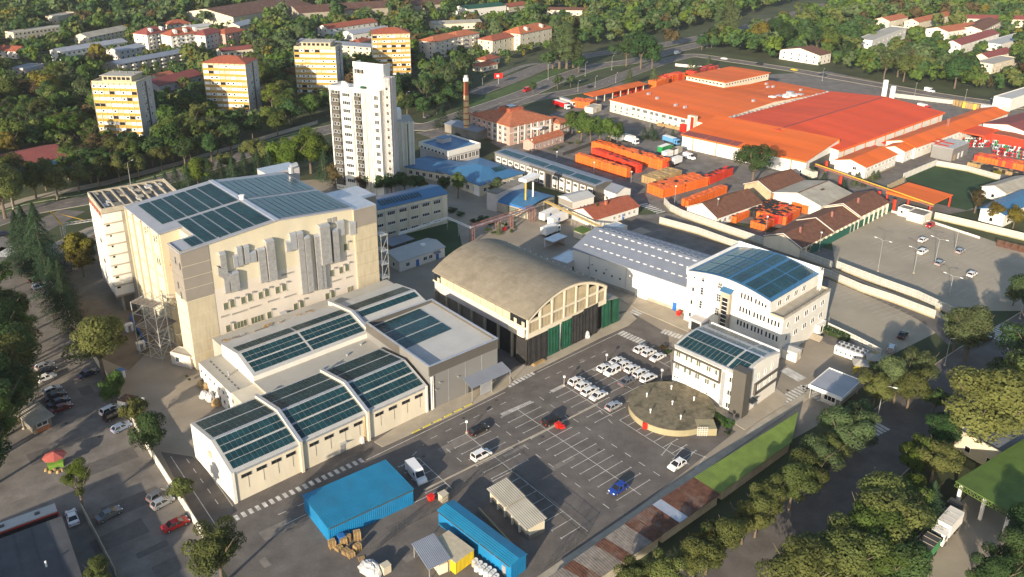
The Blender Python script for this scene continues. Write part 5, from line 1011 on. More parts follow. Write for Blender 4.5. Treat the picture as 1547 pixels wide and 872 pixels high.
# ================================================================ orange factory
def factory(name, label, p0, p1, p2, h, rise, axis, wall, roof, cat='factory', L=None, W=None, ov=.5, rt=.5, h2=None):
    f = Frame(p0, p1, p2, h, L, W); f.root(name, label, cat); gable(f, h, rise, axis, ov, wall, roof, .25, rt=rt, h2=h2); return f
Z1 = factory('orange_main_factory', 'largest factory hall with faded orange roof and long glazed front', (1068, 187), (1253, 139), (923, 151), 6.2, 2.6, 'v', 'wall_cream', 'roof_orange')
L, W = Z1.L, Z1.W
for v in lin(4, W - 2, 14): put_win(Z1, 'u0', v, 3.8, 2.8, 1.7, 4, 1) if 10 < v < 48 else put_win(Z1, 'u0', v, 2.6, 1.2, 1.6, 2, 1)
for v in lin(4, W - 2, 14): put_win(Z1, 'u0', v, .9, 1.4, 1.1, 2, 1)
for v in lin(2, W, 10): Z1.part('pier', MB().box(-.3, v - .25, 0, -.01, v + .25, 6.0), 'wall_white')
Z1.part('eaves_band', MB().box(-.4, 0, 5.6, -.02, W, 6.1), 'wall_white'); Z1.part('entrance_tower', MB().box(-2.5, 5.5, 0, -.02, 9.5, 8.8), 'wall_cream'); Z1.part('entrance_sign', MB().box(-2.62, 5.8, 1.2, -2.51, 7.6, 8.4), 'red_plastic'); Z1.part('entrance_porch', MB().box(-2.2, 10.5, 0, -.02, 14, 3.6), 'red_plastic')
Z1.part('clerestory', MB().box(62, 36, 7.5, 104, 62, 11.2), 'wall_cream'); Z1.part('clerestory_roof', MB().slab([(61.3, 35.3, 11.9), (104.7, 35.3, 11.9), (104.7, 62.7, 11.2), (61.3, 62.7, 11.2)], .35), 'roof_orange')
for u in lin(63, 103, 16): put_win(Z1, 'v0', u, 9.6, 1.6, 1.0, 1, off=36, gm='glass', sill=False)
for v in lin(37, 61, 10): put_win(Z1, 'u0', v, 9.6, 1.6, 1.0, 1, off=62, gm='glass', sill=False)
Z1.part('roof_rib', MB().box(62, 5, 8.0, 104, 5.6, 8.9), 'roof_orange') if False else None
for k, (x, y) in enumerate(((980, 143), (993, 149), (1021, 159), (1035, 162), (1083, 121), (1100, 118), (1138, 157), (1140, 120), (1160, 133), (1168, 132), (1210, 136), (1158, 127))):
    u, v = Z1.at(x, y, 7.5)
    if 1 < u < L - 2 and 1 < v < W - 1: z = Z1.slope(u, v); Z1.part('roof_vent', MB().box(u - .9, v - .6, z - .1, u + .9, v + .6, z + 1.0), 'zinc')
w = MB()
for k in range(30): u = 2 + k * 3.5; w.box(u, -1.6, 6.0, u + 1.5, -.6, 7.0 + (k % 3) * .2)
Z1.part('valley_pipework', w, 'zinc', kind='stuff')
Z2 = factory('orange_front_hall', 'wide factory hall with brownish orange roof and white front wall', (1217.4, 244), (1267, 219.7), (1027, 205), 6.2, 3.0, 'v', 'white_clad', 'roof_orange', rt=.97)
Z2.part('maroon_roof_sheet', MB().slab([(-.6, Z2.W * .53, Z2.slope(0, 0) + .02), (5, Z2.W * .53, Z2.slope(5, 0) + .06), (5, Z2.W, Z2.slope(5, 0) + .06), (-.6, Z2.W, Z2.slope(0, 0) + .02)], .08), 'roof_maroon')
for v in lin(0, Z2.W, 5): Z2.part('red_downpipe', MB().box(-.25, v, 0, -.02, v + .3, 6), 'crate_orange')
Z2.part('eaves_band', MB().box(-.6, -.4, 5.7, -.26, Z2.W, 6.25), 'crate_orange'); Z2.part('dock_opening', MB().box(4, -.08, 0, Z2.L - 4, -.01, 4.6), 'frame_dark'); Z2.part('corner_pillar', MB().box(-.2, -.3, 0, .9, .5, 6), 'wall_white')
Z3 = factory('red_roof_factory', 'huge factory hall with plain bright red roof', (1267, 227), (1425, 170), (1101, 181), 6.6, 2.4, 'u', 'white_clad', 'roof_red', rt=.5)
for u in lin(0, Z3.L, 11): Z3.part('red_downpipe', MB().box(u, -.25, 0, u + .3, -.02, 6.3), 'crate_orange')
Z3.part('eaves_band', MB().box(-.3, -.85, 6.0, Z3.L + .5, -.3, 6.7), 'crate_orange'); Z3.part('ridge_strip', MB().box(2, Z3.W * .5 - .4, Z3.ridge[1] - .05, Z3.L - 1, Z3.W * .5 + .4, Z3.ridge[1] + .07), 'roof_maroon')
for u in lin(20, 80, 5): Z3.part('dock_roof', MB().slab([(u, -4, 2.6), (u + 6, -4, 2.6), (u + 6, -.4, 3.0), (u, -.4, 3.0)], .25), 'crate_red')
for k in range(14): u, v = Z3.L * .55 + (k % 7) * 3.4, Z3.W + 3 + (k // 7) * 4; Z3.part('plant_unit', MB().box(u, v, 0, u + 2.8, v + 3, 7.2 + (k * 37 % 5) * .5), 'white_paint' if k % 3 else 'zinc')
for (x, y) in ((1335, 140), (1347, 143), (1336, 133)):
    u, v = Z3.at(x, y + 6, 0); Z3.part('silo', MB().cyl(u, v, 0, 7.0, 1.4, 14), 'white_paint')
for f, nn in ((Z1, 9), (Z2, 5), (Z3, 9)):
    for k in range(1, nn):
        if f is Z3: v = f.W * k / nn; f.part('roof_seam', MB().bar((-.4, v, f.slope(0, v) + .03), (f.L + .4, v, f.slope(0, v) + .03), .18, .1), 'roof_red')
        else: v = f.W * k / nn; m_ = f.ridge[0]; f.part('roof_seam', MB().bar((-.4, v, f.slope(0, 0) + .03), (m_, v, f.ridge[1] + .03), .18, .1).bar((m_, v, f.ridge[1] + .03), (f.L + .4, v, f.slope(f.L, 0) + .03), .18, .1), 'roof_orange')
Z4 = factory('orange_roof_office', 'white two storey office with orange gabled roof beside the factory lane', (1308, 253), (1354.8, 233), (1263, 241.7), 5.4, 1.8, 'u', 'wall_white', 'roof_orange', 'office', ov=.4)
for u in lin(1, Z4.L - 1, 8): put_win(Z4, 'v0', u, 3.4, 2.2, 1.2, 3, gm='glass_dark'); put_win(Z4, 'v0', u, .9, 1.0, .9, 1, gm='glass_dark')
for v, z in ((4.5, 3.3), (3, .9), (6, .9)): put_win(Z4, 'u0', v, z, 1.5, 1.3, 2, gm='glass_dark')
Z4.part('plinth', MB().box(-.1, -.1, 0, Z4.L, Z4.W, .6), 'tank_wall')
Z5 = factory('orange_roof_lodge', 'white lodge with small orange roof next along from the orange roofed office', (1367, 229), (1383.8, 221.6), (1338.8, 221.6), 5.0, 1.4, 'u', 'wall_white', 'roof_orange', 'lodge', ov=.4); put_win(Z5, 'v0', 4, 1, 1.6, 1.6, 2); put_win(Z5, 'v0', 8, 1, 1.6, 1.6, 2)
Z6 = factory('orange_long_range', 'long white range with continuous orange roof behind the grey metal box', (1383, 223), (1523, 171), (1360, 217), 5.2, 1.8, 'u', 'wall_white', 'roof_orange', 'building', W=13, ov=.5)
for u in lin(2, Z6.L - 2, 24): put_win(Z6, 'v0', u, 2.8, 2.2, 1.2, 3, gm='glass_dark')
for u in (40, 41.2, 42): Z6.part('stack_pipe', MB().cyl(u, 5, 6, 10.5, .18, 7), 'steel_red')
Z7 = Frame((1440.4, 225.5), (1465, 214.6), (1415.6, 216), 5.6); Z7.root('grey_metal_box', 'pale grey metal shed with cream roof patched in red', 'shed'); flat(Z7, 5.6, 'metal_clad', 'roof_pale', 0)
for k in range(4): Z7.part('roof_patch', MB().box(2 + k * 2.6, 3 + k % 2 * 5, 5.6, 4 + k * 2.6, 9 + k % 2 * 3, 5.66), 'roof_red')
for u in (3, 7, 11): Z7.part('shed_door', MB().box(u - .8, -.06, 0, u + .8, -.01, 2.6), 'white_paint' if u != 3 else 'wood')
Z8 = Frame((1487, 206), (1510, 196), (1452, 196), 5.0); Z8.root('red_yard_canopy', 'flat red canopy on red posts over drinks coolers', 'canopy'); Z8.part('roof', MB().box(0, 0, 4.6, Z8.L, Z8.W, 5.1), 'roof_red')
for a in (.4, Z8.L / 2, Z8.L - .4):
    for c in (.4, Z8.W - .4): Z8.part('post', MB().box(a - .25, c - .25, 0, a + .25, c + .25, 4.6), 'crate_red')
Z9 = factory('brown_red_hall', 'dark red roofed hall at the right edge behind the drinks yard', (1560, 203), (1640, 180), (1512, 180), 6, 2, 'u', 'wall_white', 'roof_maroon', 'hall', L=40); grid_u(Z9, lin(1, Z9.W - 1, 5), (3,), 3, 1.4, nx=4)
Z10 = factory('rust_roof_shed', 'low shed with rust red roof beside the red yard canopy', (1565, 216), (1600, 200), (1500, 192), 4.2, .6, 'u', 'crate_red', 'roof_tile', 'shed', L=20)
# white hall across the service road
Z11 = Frame((1528, 150), (1575, 135), (1497, 147), 6.5, L=40); Z11.root('white_roadside_hall', 'white hall with pale flat roof beside the service road at the right edge', 'hall'); flat(Z11, 6.2, 'wall_white', 'roof_pale', .4)
# orange canopy at the gate and lodge
Za = Frame((1407.8, 307.6), (1440.4, 292.8), (1337, 289.7), 5.0); Za.root('orange_gate_canopy', 'flat orange canopy on red posts over the factory gate', 'canopy'); Za.part('roof', MB().slab([(0, 0, 4.6), (Za.L, 0, 4.6), (Za.L, Za.W, 5.0), (0, Za.W, 5.0)], .3), 'roof_orange'); Za.part('fascia', MB().box(-.15, 0, 4.2, -.01, Za.W, 4.62), 'crate_orange')
for a in (.5, Za.L - .5):
    for c in (.5, Za.W * .5, Za.W - .5): Za.part('post', MB().box(a - .25, c - .25, 0, a + .25, c + .25, 4.5), 'crate_red')
Zb = Frame((1396, 327), (1408.6, 320), (1371.4, 320), 3); Zb.root('gate_lodge', 'flat roofed cream gate lodge beside the concrete car park', 'lodge'); flat(Zb, 2.9, 'wall_cream', 'concrete_dark', .25, parm='wall_white'); put_win(Zb, 'v0', 1.4, 1, 1.2, 1.1)
Zc = Frame((1376, 318), (1385, 313), (1361, 311), 3, L=4.5); Zc.root('white_gate_hut', 'white hut with round window behind the cream gate lodge', 'hut'); flat(Zc, 2.9, 'wall_white', 'concrete_dark', .2); Zc.part('round_window', MB().tube((-.03, 3, 1.6), (.01, 3, 1.6), .45, 14), 'glass_dark')
t = link('red_gate_gantry', None, None, (0, 0, 0), 0, None, 'red steel gantry carrying pipes across the factory gate road', 'gantry')
pts = [(1247, 258), (1268, 282), (1326, 305), (1349, 318)]; G4 = [G(*p) for p in pts]; w = MB()
for i, p in enumerate(G4):
    link('gantry_leg', MB().box(p.x - .45, p.y - .45, 0, p.x + .45, p.y + .45, 4.2).mesh('gantry_leg', 'crate_red'), t)
a, c = G(1232, 250, 4.4), G(1410, 312, 4.4); w.bar(a, c, .8, .5); link('gantry_beam', w.mesh('gantry_beam', 'steel_red'), t); w = MB(); w.tube(a + Vector((0, 0, .6)), c + Vector((0, 0, .6)), .25); link('pipe', w.mesh('pipe', 'crane_yellow'), t)
# brown tiled stores
def brown(name, label, p0, p1, p2, h, rise, wall='wall_cream', roof='roof_brown', nw=0, **k):
    f = Frame(p0, p1, p2, h, **k); f.root(name, label, 'store'); gable(f, h, rise, 'u', .4, wall, roof); 
    for u in lin(.5, f.L - .5, nw): put_win(f, 'v0', u, .9, 1.5, 1.5, 2)
    f.part('verge_trim', MB().bar((-.45, -.4, h + .1), (-.45, f.W / 2, h + rise + .32), .3, .14).bar((-.45, f.W + .4, h + .1), (-.45, f.W / 2, h + rise + .32), .3, .14), 'wall_white')
    f.part('ridge_tiles', MB().box(0, f.W / 2 - .2, h + rise + .1, f.L, f.W / 2 + .2, h + rise + .3), 'roof_brown'); return f
brown('brown_gable_store', 'brown tiled store with white gable behind the curved fence', (1082.7, 329.3), (1151, 306), (1039, 313), 3.4, 3.2, 'wall_white', nw=9)
brown('rear_brown_store', 'brown tiled store with brick gable right of the large dark tree', (1165, 290), (1213.6, 271), (1121, 280), 4, 2.6, 'brown_wall')
f = brown('asbestos_store', 'wide store with pale asbestos roof between brown tiled stores', (1240, 311.5), (1285, 292), (1168.6, 291.4), 4.2, 2.2, 'wall_white', 'roof_asbestos'); f.part('roof_hole', MB().slab([(11, 6, f.slope(0, 6) + .04), (13.5, 6, f.slope(0, 6) + .04), (13.5, 7, f.slope(0, 7) + .04), (11, 7, f.slope(0, 7) + .04)], .03), 'roof_rust')
f = Frame((1209, 374), (1342, 308.4), (1158.6, 354.6), 3.5); f.root('stepped_brown_row', 'long brown tiled row stepping up beside the green hoarding', 'store')
for k, (a, c, dz) in enumerate(((0, 20, 0), (20.2, 38, .25), (38.2, f.L, .9))):
    gable(f, 3.3 + dz, 2.6, 'u', .3, 'wall_cream', 'roof_brown', reg=(a, 0, c, f.W)); f.part('verge_trim', MB().bar((a, -.4, 3.4 + dz), (a, f.W / 2, 6.3 + dz), .35, .16).bar((a, f.W + .4, 3.4 + dz), (a, f.W / 2, 6.3 + dz), .35, .16), 'wall_white')
    for u in lin(a + .5, c - .5, 6): put_win(f, 'v0', u, 1.0, 1.7, 1.5, 2, fm='frame_tan'); f.part('buttress', MB().box(u + 1.1, -.5, 0, u + 1.6, -.01, 3.1 + dz), 'wall_cream')
    f.part('flue', MB().box(a + 7, f.W / 2 - 2.2, 5 + dz, a + 7.6, f.W / 2 - 1.6, 7.2 + dz), 'steel_red')
# ================================================================ yellow tower blocks
def tower(label, p0, p2, h, L, red, nb=8, nf=9):
    f = Frame.V(p0, p2, h, L); f.root('tower_block', label, 'tower block', 'yellow tower blocks'); W = f.W; fh = (h - 1.2) / nf
    f.part('wall', MB().box(.3, 0, 0, f.L, W, h), 'tower_side'); f.part('front_frame', MB().box(0.02, .02, 0, .3, W - .02, h - .05), 'tower_cream')
    bw = W / nb
    wm = MB(); wm.box(-.10, -bw / 2 + .18, 0, -.005, bw / 2 - .18, 1.35); wmesh = [wm.mesh('window', m) for m in ('white_paint', 'glass_dark', 'frame_tan')]
    wm = MB(); wm.box(-.14, -bw / 2 + .16, 0, -.005, bw / 2 - .16, 1.2); smesh = wm.mesh('spandrel', 'tower_yellow')
    gm = MB().box(-.14, -.5, .35, -.101, .5, 1.15).mesh('pane', 'glass_dark')
    for i in range(nb):
        v = (i + .5) * bw
        for k in range(nf):
            z = .3 + k * fh; link('spandrel', smesh, f.r, (0, v, z + .1)); r = random.random(); o = link('window', wmesh[0 if r < .66 else (1 if r < .8 else 2)], f.r, (0, v, z + 1.35))
            if r < .66 and random.random() < .45: link('pane', gm, o, (0, random.uniform(-.35, .35), 0))
        f.part('mullion', MB().box(-.3, i * bw - .09, 0, -.002, i * bw + .09, h), 'tower_cream')
    f.part('mullion', MB().box(-.3, W - .09, 0, -.002, W + .09, h), 'tower_cream')
    for k in range(nf):
        for u in (5, 6.6, f.L - 3.5): put_win(f, 'v0', u, 1.2 + k * fh, 1.1, 1.5, 1, gm='glass_dark' if (k + int(u)) % 3 else 'frame_tan')
    f.part('side_recess', MB().box(f.L * .52, -.06, 0, f.L * .62, -.01, h - .6), 'frame_dark')
    if red: hip(f, h, 2.6, .5, 'tower_cream', 'roof_tile', walls=False)
    else:
        f.part('parapet', MB().box(0, 0, h, f.L, .4, h + .7).box(0, W - .4, h, f.L, W, h + .7).box(0, .4, h, .4, W - .4, h + .7).box(f.L - .4, .4, h, f.L, W - .4, h + .7), 'tower_cream'); f.part('roof', MB().box(.4, .4, h, f.L - .4, W - .4, h + .08), 'roof_flat')
        f.part('penthouse', MB().box(3, 3.5, h + .08, f.L - 1.5, W - 3.5, h + 2.4), 'tower_cream'); f.part('penthouse_roof', MB().box(2.2, 2.8, h + 2.4, f.L - .8, W - 2.8, h + 2.7), 'roof_flat')
        for v in lin(4, W - 4, 6): f.part('penthouse_window', MB().box(2.93, v - .8, h + .7, 2.99, v + .8, h + 2), 'glass_dark')
    for k in range(4): f.part('roof_vent', MB().cyl(f.L * .5 + k, W * .2 + k * W * .18, h + (1 if red else 2.6), h + (3.6 if red else 3.8), .3, 7), 'concrete_dark')
    return f
tower('yellow tower block with flat grey roof, nearest and leftmost of the four', (205.4, 126.2), (137.9, 124.5), 26.5, 14, False)
tower('yellow tower block with red roof, second from the left', (370.3, 97), (305.7, 95), 26.5, 15, True)
tower('yellow tower block with flat roof and penthouse, third from the left', (506.4, 73), (443.8, 72), 26.5, 15, False)
tower('yellow tower block with dark red roof, farthest right behind the white tower', (618.8, 50.4), (562, 51.7), 27, 15, True)
# ================================================================ white high-rise under repair
Q = Frame.V((572.8, 138.4), (496.5, 129.3), 40, 8.5); Q.root('white_high_rise', 'white high-rise with dark balconies and scaffolded upper tower', 'high-rise'); W = Q.W
Q.part('wall', MB().box(0, 0, 0, Q.L, W, 39.4), 'wall_white'); Q.part('roof', MB().box(.2, .2, 39.4, Q.L, W - .2, 39.5), 'white_paint'); w = MB(); w.box(-.1, -.1, 38.6, .35, W + .1, 40.2); w.box(.35, -.1, 38.6, Q.L, .3, 40.2); w.box(.35, W - .3, 38.6, Q.L, W + .1, 40.2); Q.part('parapet', w, 'wall_white')
for (a, c) in ((W * .78, W * .97), (W * .36, W * .50)):
    Q.part('dark_bay', MB().box(-.12, a, 2, -.01, c, 38.6), 'frame_dark')
    for k in range(12): Q.part('balcony', MB().box(-1.1, a + .2, 3.2 + k * 3.0, -.13, c - .6, 4.2 + k * 3.0), 'grey_box'); put_win(Q, 'u0', (a + c) / 2 + .8, 4.3 + k * 3, 1.1, 1.3, 1, off=-.12, sill=False); put_win(Q, 'u0', (a + c) / 2 - .6, 4.3 + k * 3, 1.1, 1.3, 1, off=-.12, sill=False)
for k in range(12):
    put_win(Q, 'u0', W * .66, 3.6 + k * 3, 3.4, 1.4, 4, 1, gm='glass'); put_win(Q, 'u0', W * .07, 3.6 + k * 3, 1.9, 1.7, 3, 1, gm='glass')
for a in (.54, .33, .28, .21, .16): Q.part('rib', MB().box(-.5, W * a - .25, 0, -.01, W * a + .25, 40), 'wall_cream' if a in (.54, .28) else 'wall_white')
Q.part('dark_joint', MB().box(-.06, W * .24 - .15, 0, -.008, W * .24 + .15, 39), 'frame_dark')
for k in range(3): Q.part('roof_unit', MB().box(1.5 + k * 1.5, W - 7.5 + k * 1.8, 39.5, 2.6 + k * 1.5, W - 6.2 + k * 1.8, 40.9), 'white_paint')
Q.part('upper_tower', MB().box(4, .6, 39, 8.4, W - 8.5, 48.0), 'wall_white'); Q.part('upper_roof', MB().box(4.2, .8, 48.0, 8.2, W - 8.7, 48.15), 'white_paint'); w = MB(); w.box(3.9, .5, 47, 4.2, W - 8.4, 48.9); w.box(4.2, .5, 47, 8.5, .8, 48.7); w.box(4.2, W - 8.7, 47, 8.5, W - 8.4, 48.7); Q.part('upper_parapet', w, 'wall_white')
put_win(Q, 'u0', W - 11, 44.6, 4.2, 1.8, 5, 1, off=4, gm='glass_dark'); Q.part('roof_tarpaulin', MB().box(2.6, 8, 39.5, 3.6, 10, 40.4), 'tarp_green')
w = MB()
for v in lin(2, W - 8, 7): w.bar((3.2, v, 39.5), (3.2, v, 46.5), .07)
for z in (40.5, 42, 43.5, 45): w.bar((3.2, 2, z), (3.2, W - 8, z), .06)
for z in range(6): w.bar((3.2, 2 + z * 1.8, 40 + z), (3.2, 3.8 + z * 1.8, 41 + z), .06)
Q.part('scaffold', w, 'scaff')
Q.part('lift_core', MB().box(2.5, -2.9, 0, 6.5, -.02, 44.5), 'tower_side'); w = MB()
for u in (2.2, 4.4):
    for v in (-3, -1.6, -.3): w.bar((u - .6, v, 0), (u - .6, v, 45), .12)
for z in range(0, 45, 2): w.bar((1.6, -3, z), (1.6, -.3, z), .1); w.bar((1.6, -3, z), (1.6, -1.6, z + 2), .07); w.bar((1.6, -.3, z), (1.6, -1.6, z + 2), .07)
Q.part('hoist_mast', w, 'scaff')
for z in range(1, 44, 3): put_win(Q, 'u0', -1.6, z, 1.2, 1.2, 1, off=2.48, gm='glass_dark', sill=False)
w = MB(); w.tube((2.2, -1.5, 43.2), (2.45, -1.5, 43.2), 1.3, 18); Q.part('round_emblem', w, 'zinc')
Q2 = Frame.V((625, 183), (590, 185), 22, 12); Q2.root('high_rise_side_wing', 'lower white ribbed wing at the right of the white high-rise', 'building'); W = Q2.W
Q2.part('wall', MB().box(0, 0, 0, Q2.L, W, 21.6), 'wall_white'); Q2.part('roof', MB().box(.1, .1, 21.6, Q2.L, W - .1, 21.75), 'roof_flat'); Q2.part('roof_box', MB().box(5, W - 5, 21.75, 10, W - 1, 25.5), 'white_paint')
for a in (.04, .2, .36, .52, .64): Q2.part('rib', MB().box(-.5, W * a - .3, 0, -.01, W * a + .3, 22), 'wall_cream' if a in (.36, .64) else 'wall_white')
Q2.part('dark_joint', MB().box(-.06, W * .28 - .15, 0, -.008, W * .28 + .15, 21), 'frame_dark')
for k in range(7): put_win(Q2, 'u0', W * .82, 2 + k * 2.8, 1.6, 1.5, 2, gm='glass')
# ================================================================ flats and houses behind
def flats(name, label, p0, p1, h, W, wall, roof, kind='gable', rise=1.6, nf=3, nw=8, cat='apartment block', group=None, bal=False, dorm=0, p2=None):
    f = Frame(p0, p1, p2 or p0, h, W=W) if p2 is None else Frame(p0, p1, p2, h); f.root(name, label, cat, group)
    if kind == 'gable': gable(f, h, rise, 'u', .4, wall, roof)
    elif kind == 'hip': hip(f, h, rise, .5, wall, roof)
    else: flat(f, h, wall, roof, .35)
    fh = h / nf
    for k in range(nf):
        for u in lin(.4, f.L - .4, nw): put_win(f, 'v0', u, k * fh + .9, min(1.7, f.L / nw * .6), min(1.5, fh * .5), 2 if k % 2 else 1, 1, gm='glass_dark', sill=False)
        if bal:
            for u in lin(.4, f.L - .4, max(2, nw // 2)): f.part('balcony', MB().box(u - 1.3, -1.2, k * fh + .2, u + 1.3, -.02, k * fh + 1.1), wall if bal is True else bal)
        for v in lin(.5, f.W - .5, max(1, int(f.W / 5))): put_win(f, 'u0', v, k * fh + .9, 1.2, min(1.4, fh * .5), 1, gm='glass_dark', sill=False)
    for k in range(dorm): u = lin(1, f.L - 1, dorm)[k]; f.part('dormer', MB().ext([(1.2, h), (4, h), (4, h + rise), (1.2, h + rise * .8)], 0, u - 1, u + 1), wall)
    return f
flats('yellow_flats', 'long low flats with pale roof and yellow end wall at the upper left', (20, 50), (107, 39), 8.5, 12, 'wall_yellow', 'roof_flat', 'flat', nf=3, nw=14)
flats('tan_roof_flats', 'flats with tan roof and red gable patch behind the grey roofed terraces', (134, 57), (197, 44), 7, 14, 'wall_cream', 'roof_asbestos', rise=2.5, nf=3, nw=10)
flats('grey_terrace', 'long terrace with segmented grey metal roof at the upper left', (92, 79), (192, 63), 6.5, 12, 'wall_white', 'roof_greyv', rise=1.8, nf=2, nw=14)
flats('short_grey_terrace', 'short terrace with grey roof half hidden behind trees', (180, 78), (220, 70), 6, 12, 'tower_side', 'roof_greyv', nf=2, nw=5)
flats('shaded_terrace', 'long brown walled terrace with pale curved roof behind the nearest yellow tower', (178, 98), (281, 79), 7, 13, 'concrete', 'roof_grey', rise=1.4, nf=3, nw=14, bal='wall_white')
flats('white_red_roof_flats', 'white flats with dark red roof and balconies, left of a similar pair', (222, 53), (258, 47), 11, 14, 'wall_white', 'roof_maroon', 'hip', 4, 4, 6, bal=True, dorm=2)
flats('white_red_roof_flats', 'white flats with bright red roof and balconies, right of a similar pair', (258, 55), (307, 49), 11, 14, 'wall_white', 'roof_tile', 'hip', 4, 4, 7, bal=True, dorm=3)
flats('grey_red_flats', 'grey flats with maroon roof right of the white red roofed pair', (310, 54), (340, 47), 10, 13, 'tower_side', 'roof_maroon', 'hip', 3, 3, 5)
flats('brick_red_flats', 'pinkish flats with red roof beyond the grey flats', (340, 52), (372, 46), 9, 12, 'brick_pink', 'roof_tile', 'hip', 3, 3, 4, bal=True)
flats('red_house', 'house with bright red roof behind the white flats', (255, 38), (288, 35), 5, 12, 'wall_cream', 'roof_tile', 'hip', 3, 2, 4, cat='house')
flats('grey_shed_far', 'shed with pale grey gabled roof behind the red roofed flats', (286, 43), (322, 39), 5, 12, 'wall_white', 'roof_pale', nf=1, nw=5, cat='shed')
flats('blue_roof_house', 'cream house with slate blue roof at the upper left centre', (362, 40), (385, 34), 5, 12, 'wall_yellow', 'roof_greyv', rise=2.4, nf=2, nw=4, cat='house')
flats('kindergarten', 'low building with maroon and terracotta roofs between two yellow towers', (240, 130), (306, 112), 4.5, 14, 'tower_side', 'roof_maroon', rise=2.6, nf=1, nw=7, cat='building')
flats('terracotta_house', 'small terracotta roofed house left of the maroon roofed building', (242, 119), (266, 113), 5, 10, 'wall_cream', 'roof_tile2', rise=2, nf=1, nw=3, cat='house')
flats('maroon_low_house', 'low house with maroon roof behind the second yellow tower', (335, 78), (392, 72), 4, 10, 'wall_cream', 'roof_maroon', nf=1, nw=6, cat='house')
flats('left_edge_house', 'white house with red roof at the far left edge', (-6, 76), (24, 78), 5, 12, 'wall_white', 'roof_tile', rise=2.5, nf=2, nw=3, cat='house')
flats('hidden_green_house', 'low shaded house with flat roof among the trees at far left', (40, 104), (66, 97), 4, 10, 'tower_side', 'roof_grey', 'flat', nf=1, nw=4, cat='house')
f = flats('maroon_sports_hall', 'large hall with maroon ribbed roof at the left edge by the boulevard', (-20, 262), (104, 235), 5.5, 22, 'plastic_blue', 'roof_maroon', rise=2.5, nf=1, nw=10, cat='hall')
flats('open_frame_building', 'roofless cream building with bare frame bays at the upper left', (87, 25), (118, 19), 6, 12, 'wall_cream', 'roof_flat', 'flat', nf=1, nw=6, cat='building')
flats('white_red_terrace', 'white terrace with bright red roof and gable above the yellow towers', (496, 44), (570, 33), 6.5, 13, 'wall_white', 'roof_tile', rise=2.6, nf=2, nw=9)
flats('grey_hall_far', 'pale grey roofed hall right of the white red roofed terrace', (533, 52), (590, 44), 5, 14, 'wall_white', 'roof_greyv', rise=2, nf=1, nw=7, cat='hall')
flats('long_slate_flats', 'long flats with slate roof behind the third yellow tower', (448, 63), (560, 72), 8, 12, 'wall_yellow', 'roof_grey', rise=1.5, nf=3, nw=12)
flats('tan_stepped_flats', 'tan flats with stepped red roofs, left of two by the boulevard', (657, 64), (694, 55), 12, 14, 'wall_peach', 'roof_tile2', 'hip', 2.5, 4, 5, bal='wall_cream')
flats('tan_stepped_flats', 'tan flats with stepped red roofs, right of two by the boulevard', (690, 56), (724, 50), 12, 14, 'wall_peach', 'roof_tile2', 'hip', 2.5, 4, 5, bal='wall_cream')
flats('small_red_house', 'small house with red roof behind the tan stepped flats', (544, 65), (562, 60), 5, 9, 'wall_cream', 'roof_tile', 'hip', 2, 1, 3, cat='house')
flats('cream_flats', 'cream flats with dark red roof half hidden by trees near the boulevard', (744, 62), (782, 54), 10, 13, 'wall_yellow', 'roof_tile', 'hip', 2.5, 3, 5)
flats('orange_roof_flats', 'flats with orange roof and chimney beside the tall poplars', (786, 52), (834, 42), 12, 15, 'wall_cream', 'roof_tile2', 'hip', 4, 4, 6, dorm=2)
flats('grey_long_hall', 'long low hall with grey roof beyond the tan flats', (655, 37), (728, 34), 5, 16, 'wall_cream', 'roof_asbestos', nf=1, nw=9, cat='hall')
flats('roadside_house', 'small house with orange roof by the boulevard junction', (728, 101), (752, 96), 3.5, 8, 'wall_cream', 'roof_tile2', 'hip', 2, 1, 3, cat='house')
flats('roadside_red_house', 'small house with red roof just above the orange roadside house', (736, 92), (755, 86), 4, 9, 'wall_cream', 'roof_tile', 'hip', 2, 1, 3, cat='house')
flats('green_hall', 'hall with dark green roof at the top centre', (706, 14), (765, 8), 7, 22, 'wall_white', 'tarp_green', rise=2, nf=1, nw=7, cat='hall')
flats('red_hall_far', 'pinkish red roofed hall at the top centre right of the green hall', (768, 11), (800, 6), 5, 18, 'wall_cream', 'roof_tile', rise=2, nf=1, nw=5, cat='hall')
flats('depot_far', 'dark roofed depot with cream wall beyond the tree belt', (826, 15), (886, 16), 5, 16, 'wall_cream', 'roof_brown', nf=1, nw=7, cat='depot')
flats('brown_roof_barrack', 'white gabled house with long brown roof among trees behind the factory', (1238, 84), (1256, 80), 6.5, 46, 'wall_white', 'roof_brown', 'gable', 3, 2, 3, cat='house', p2=(1184, 74))
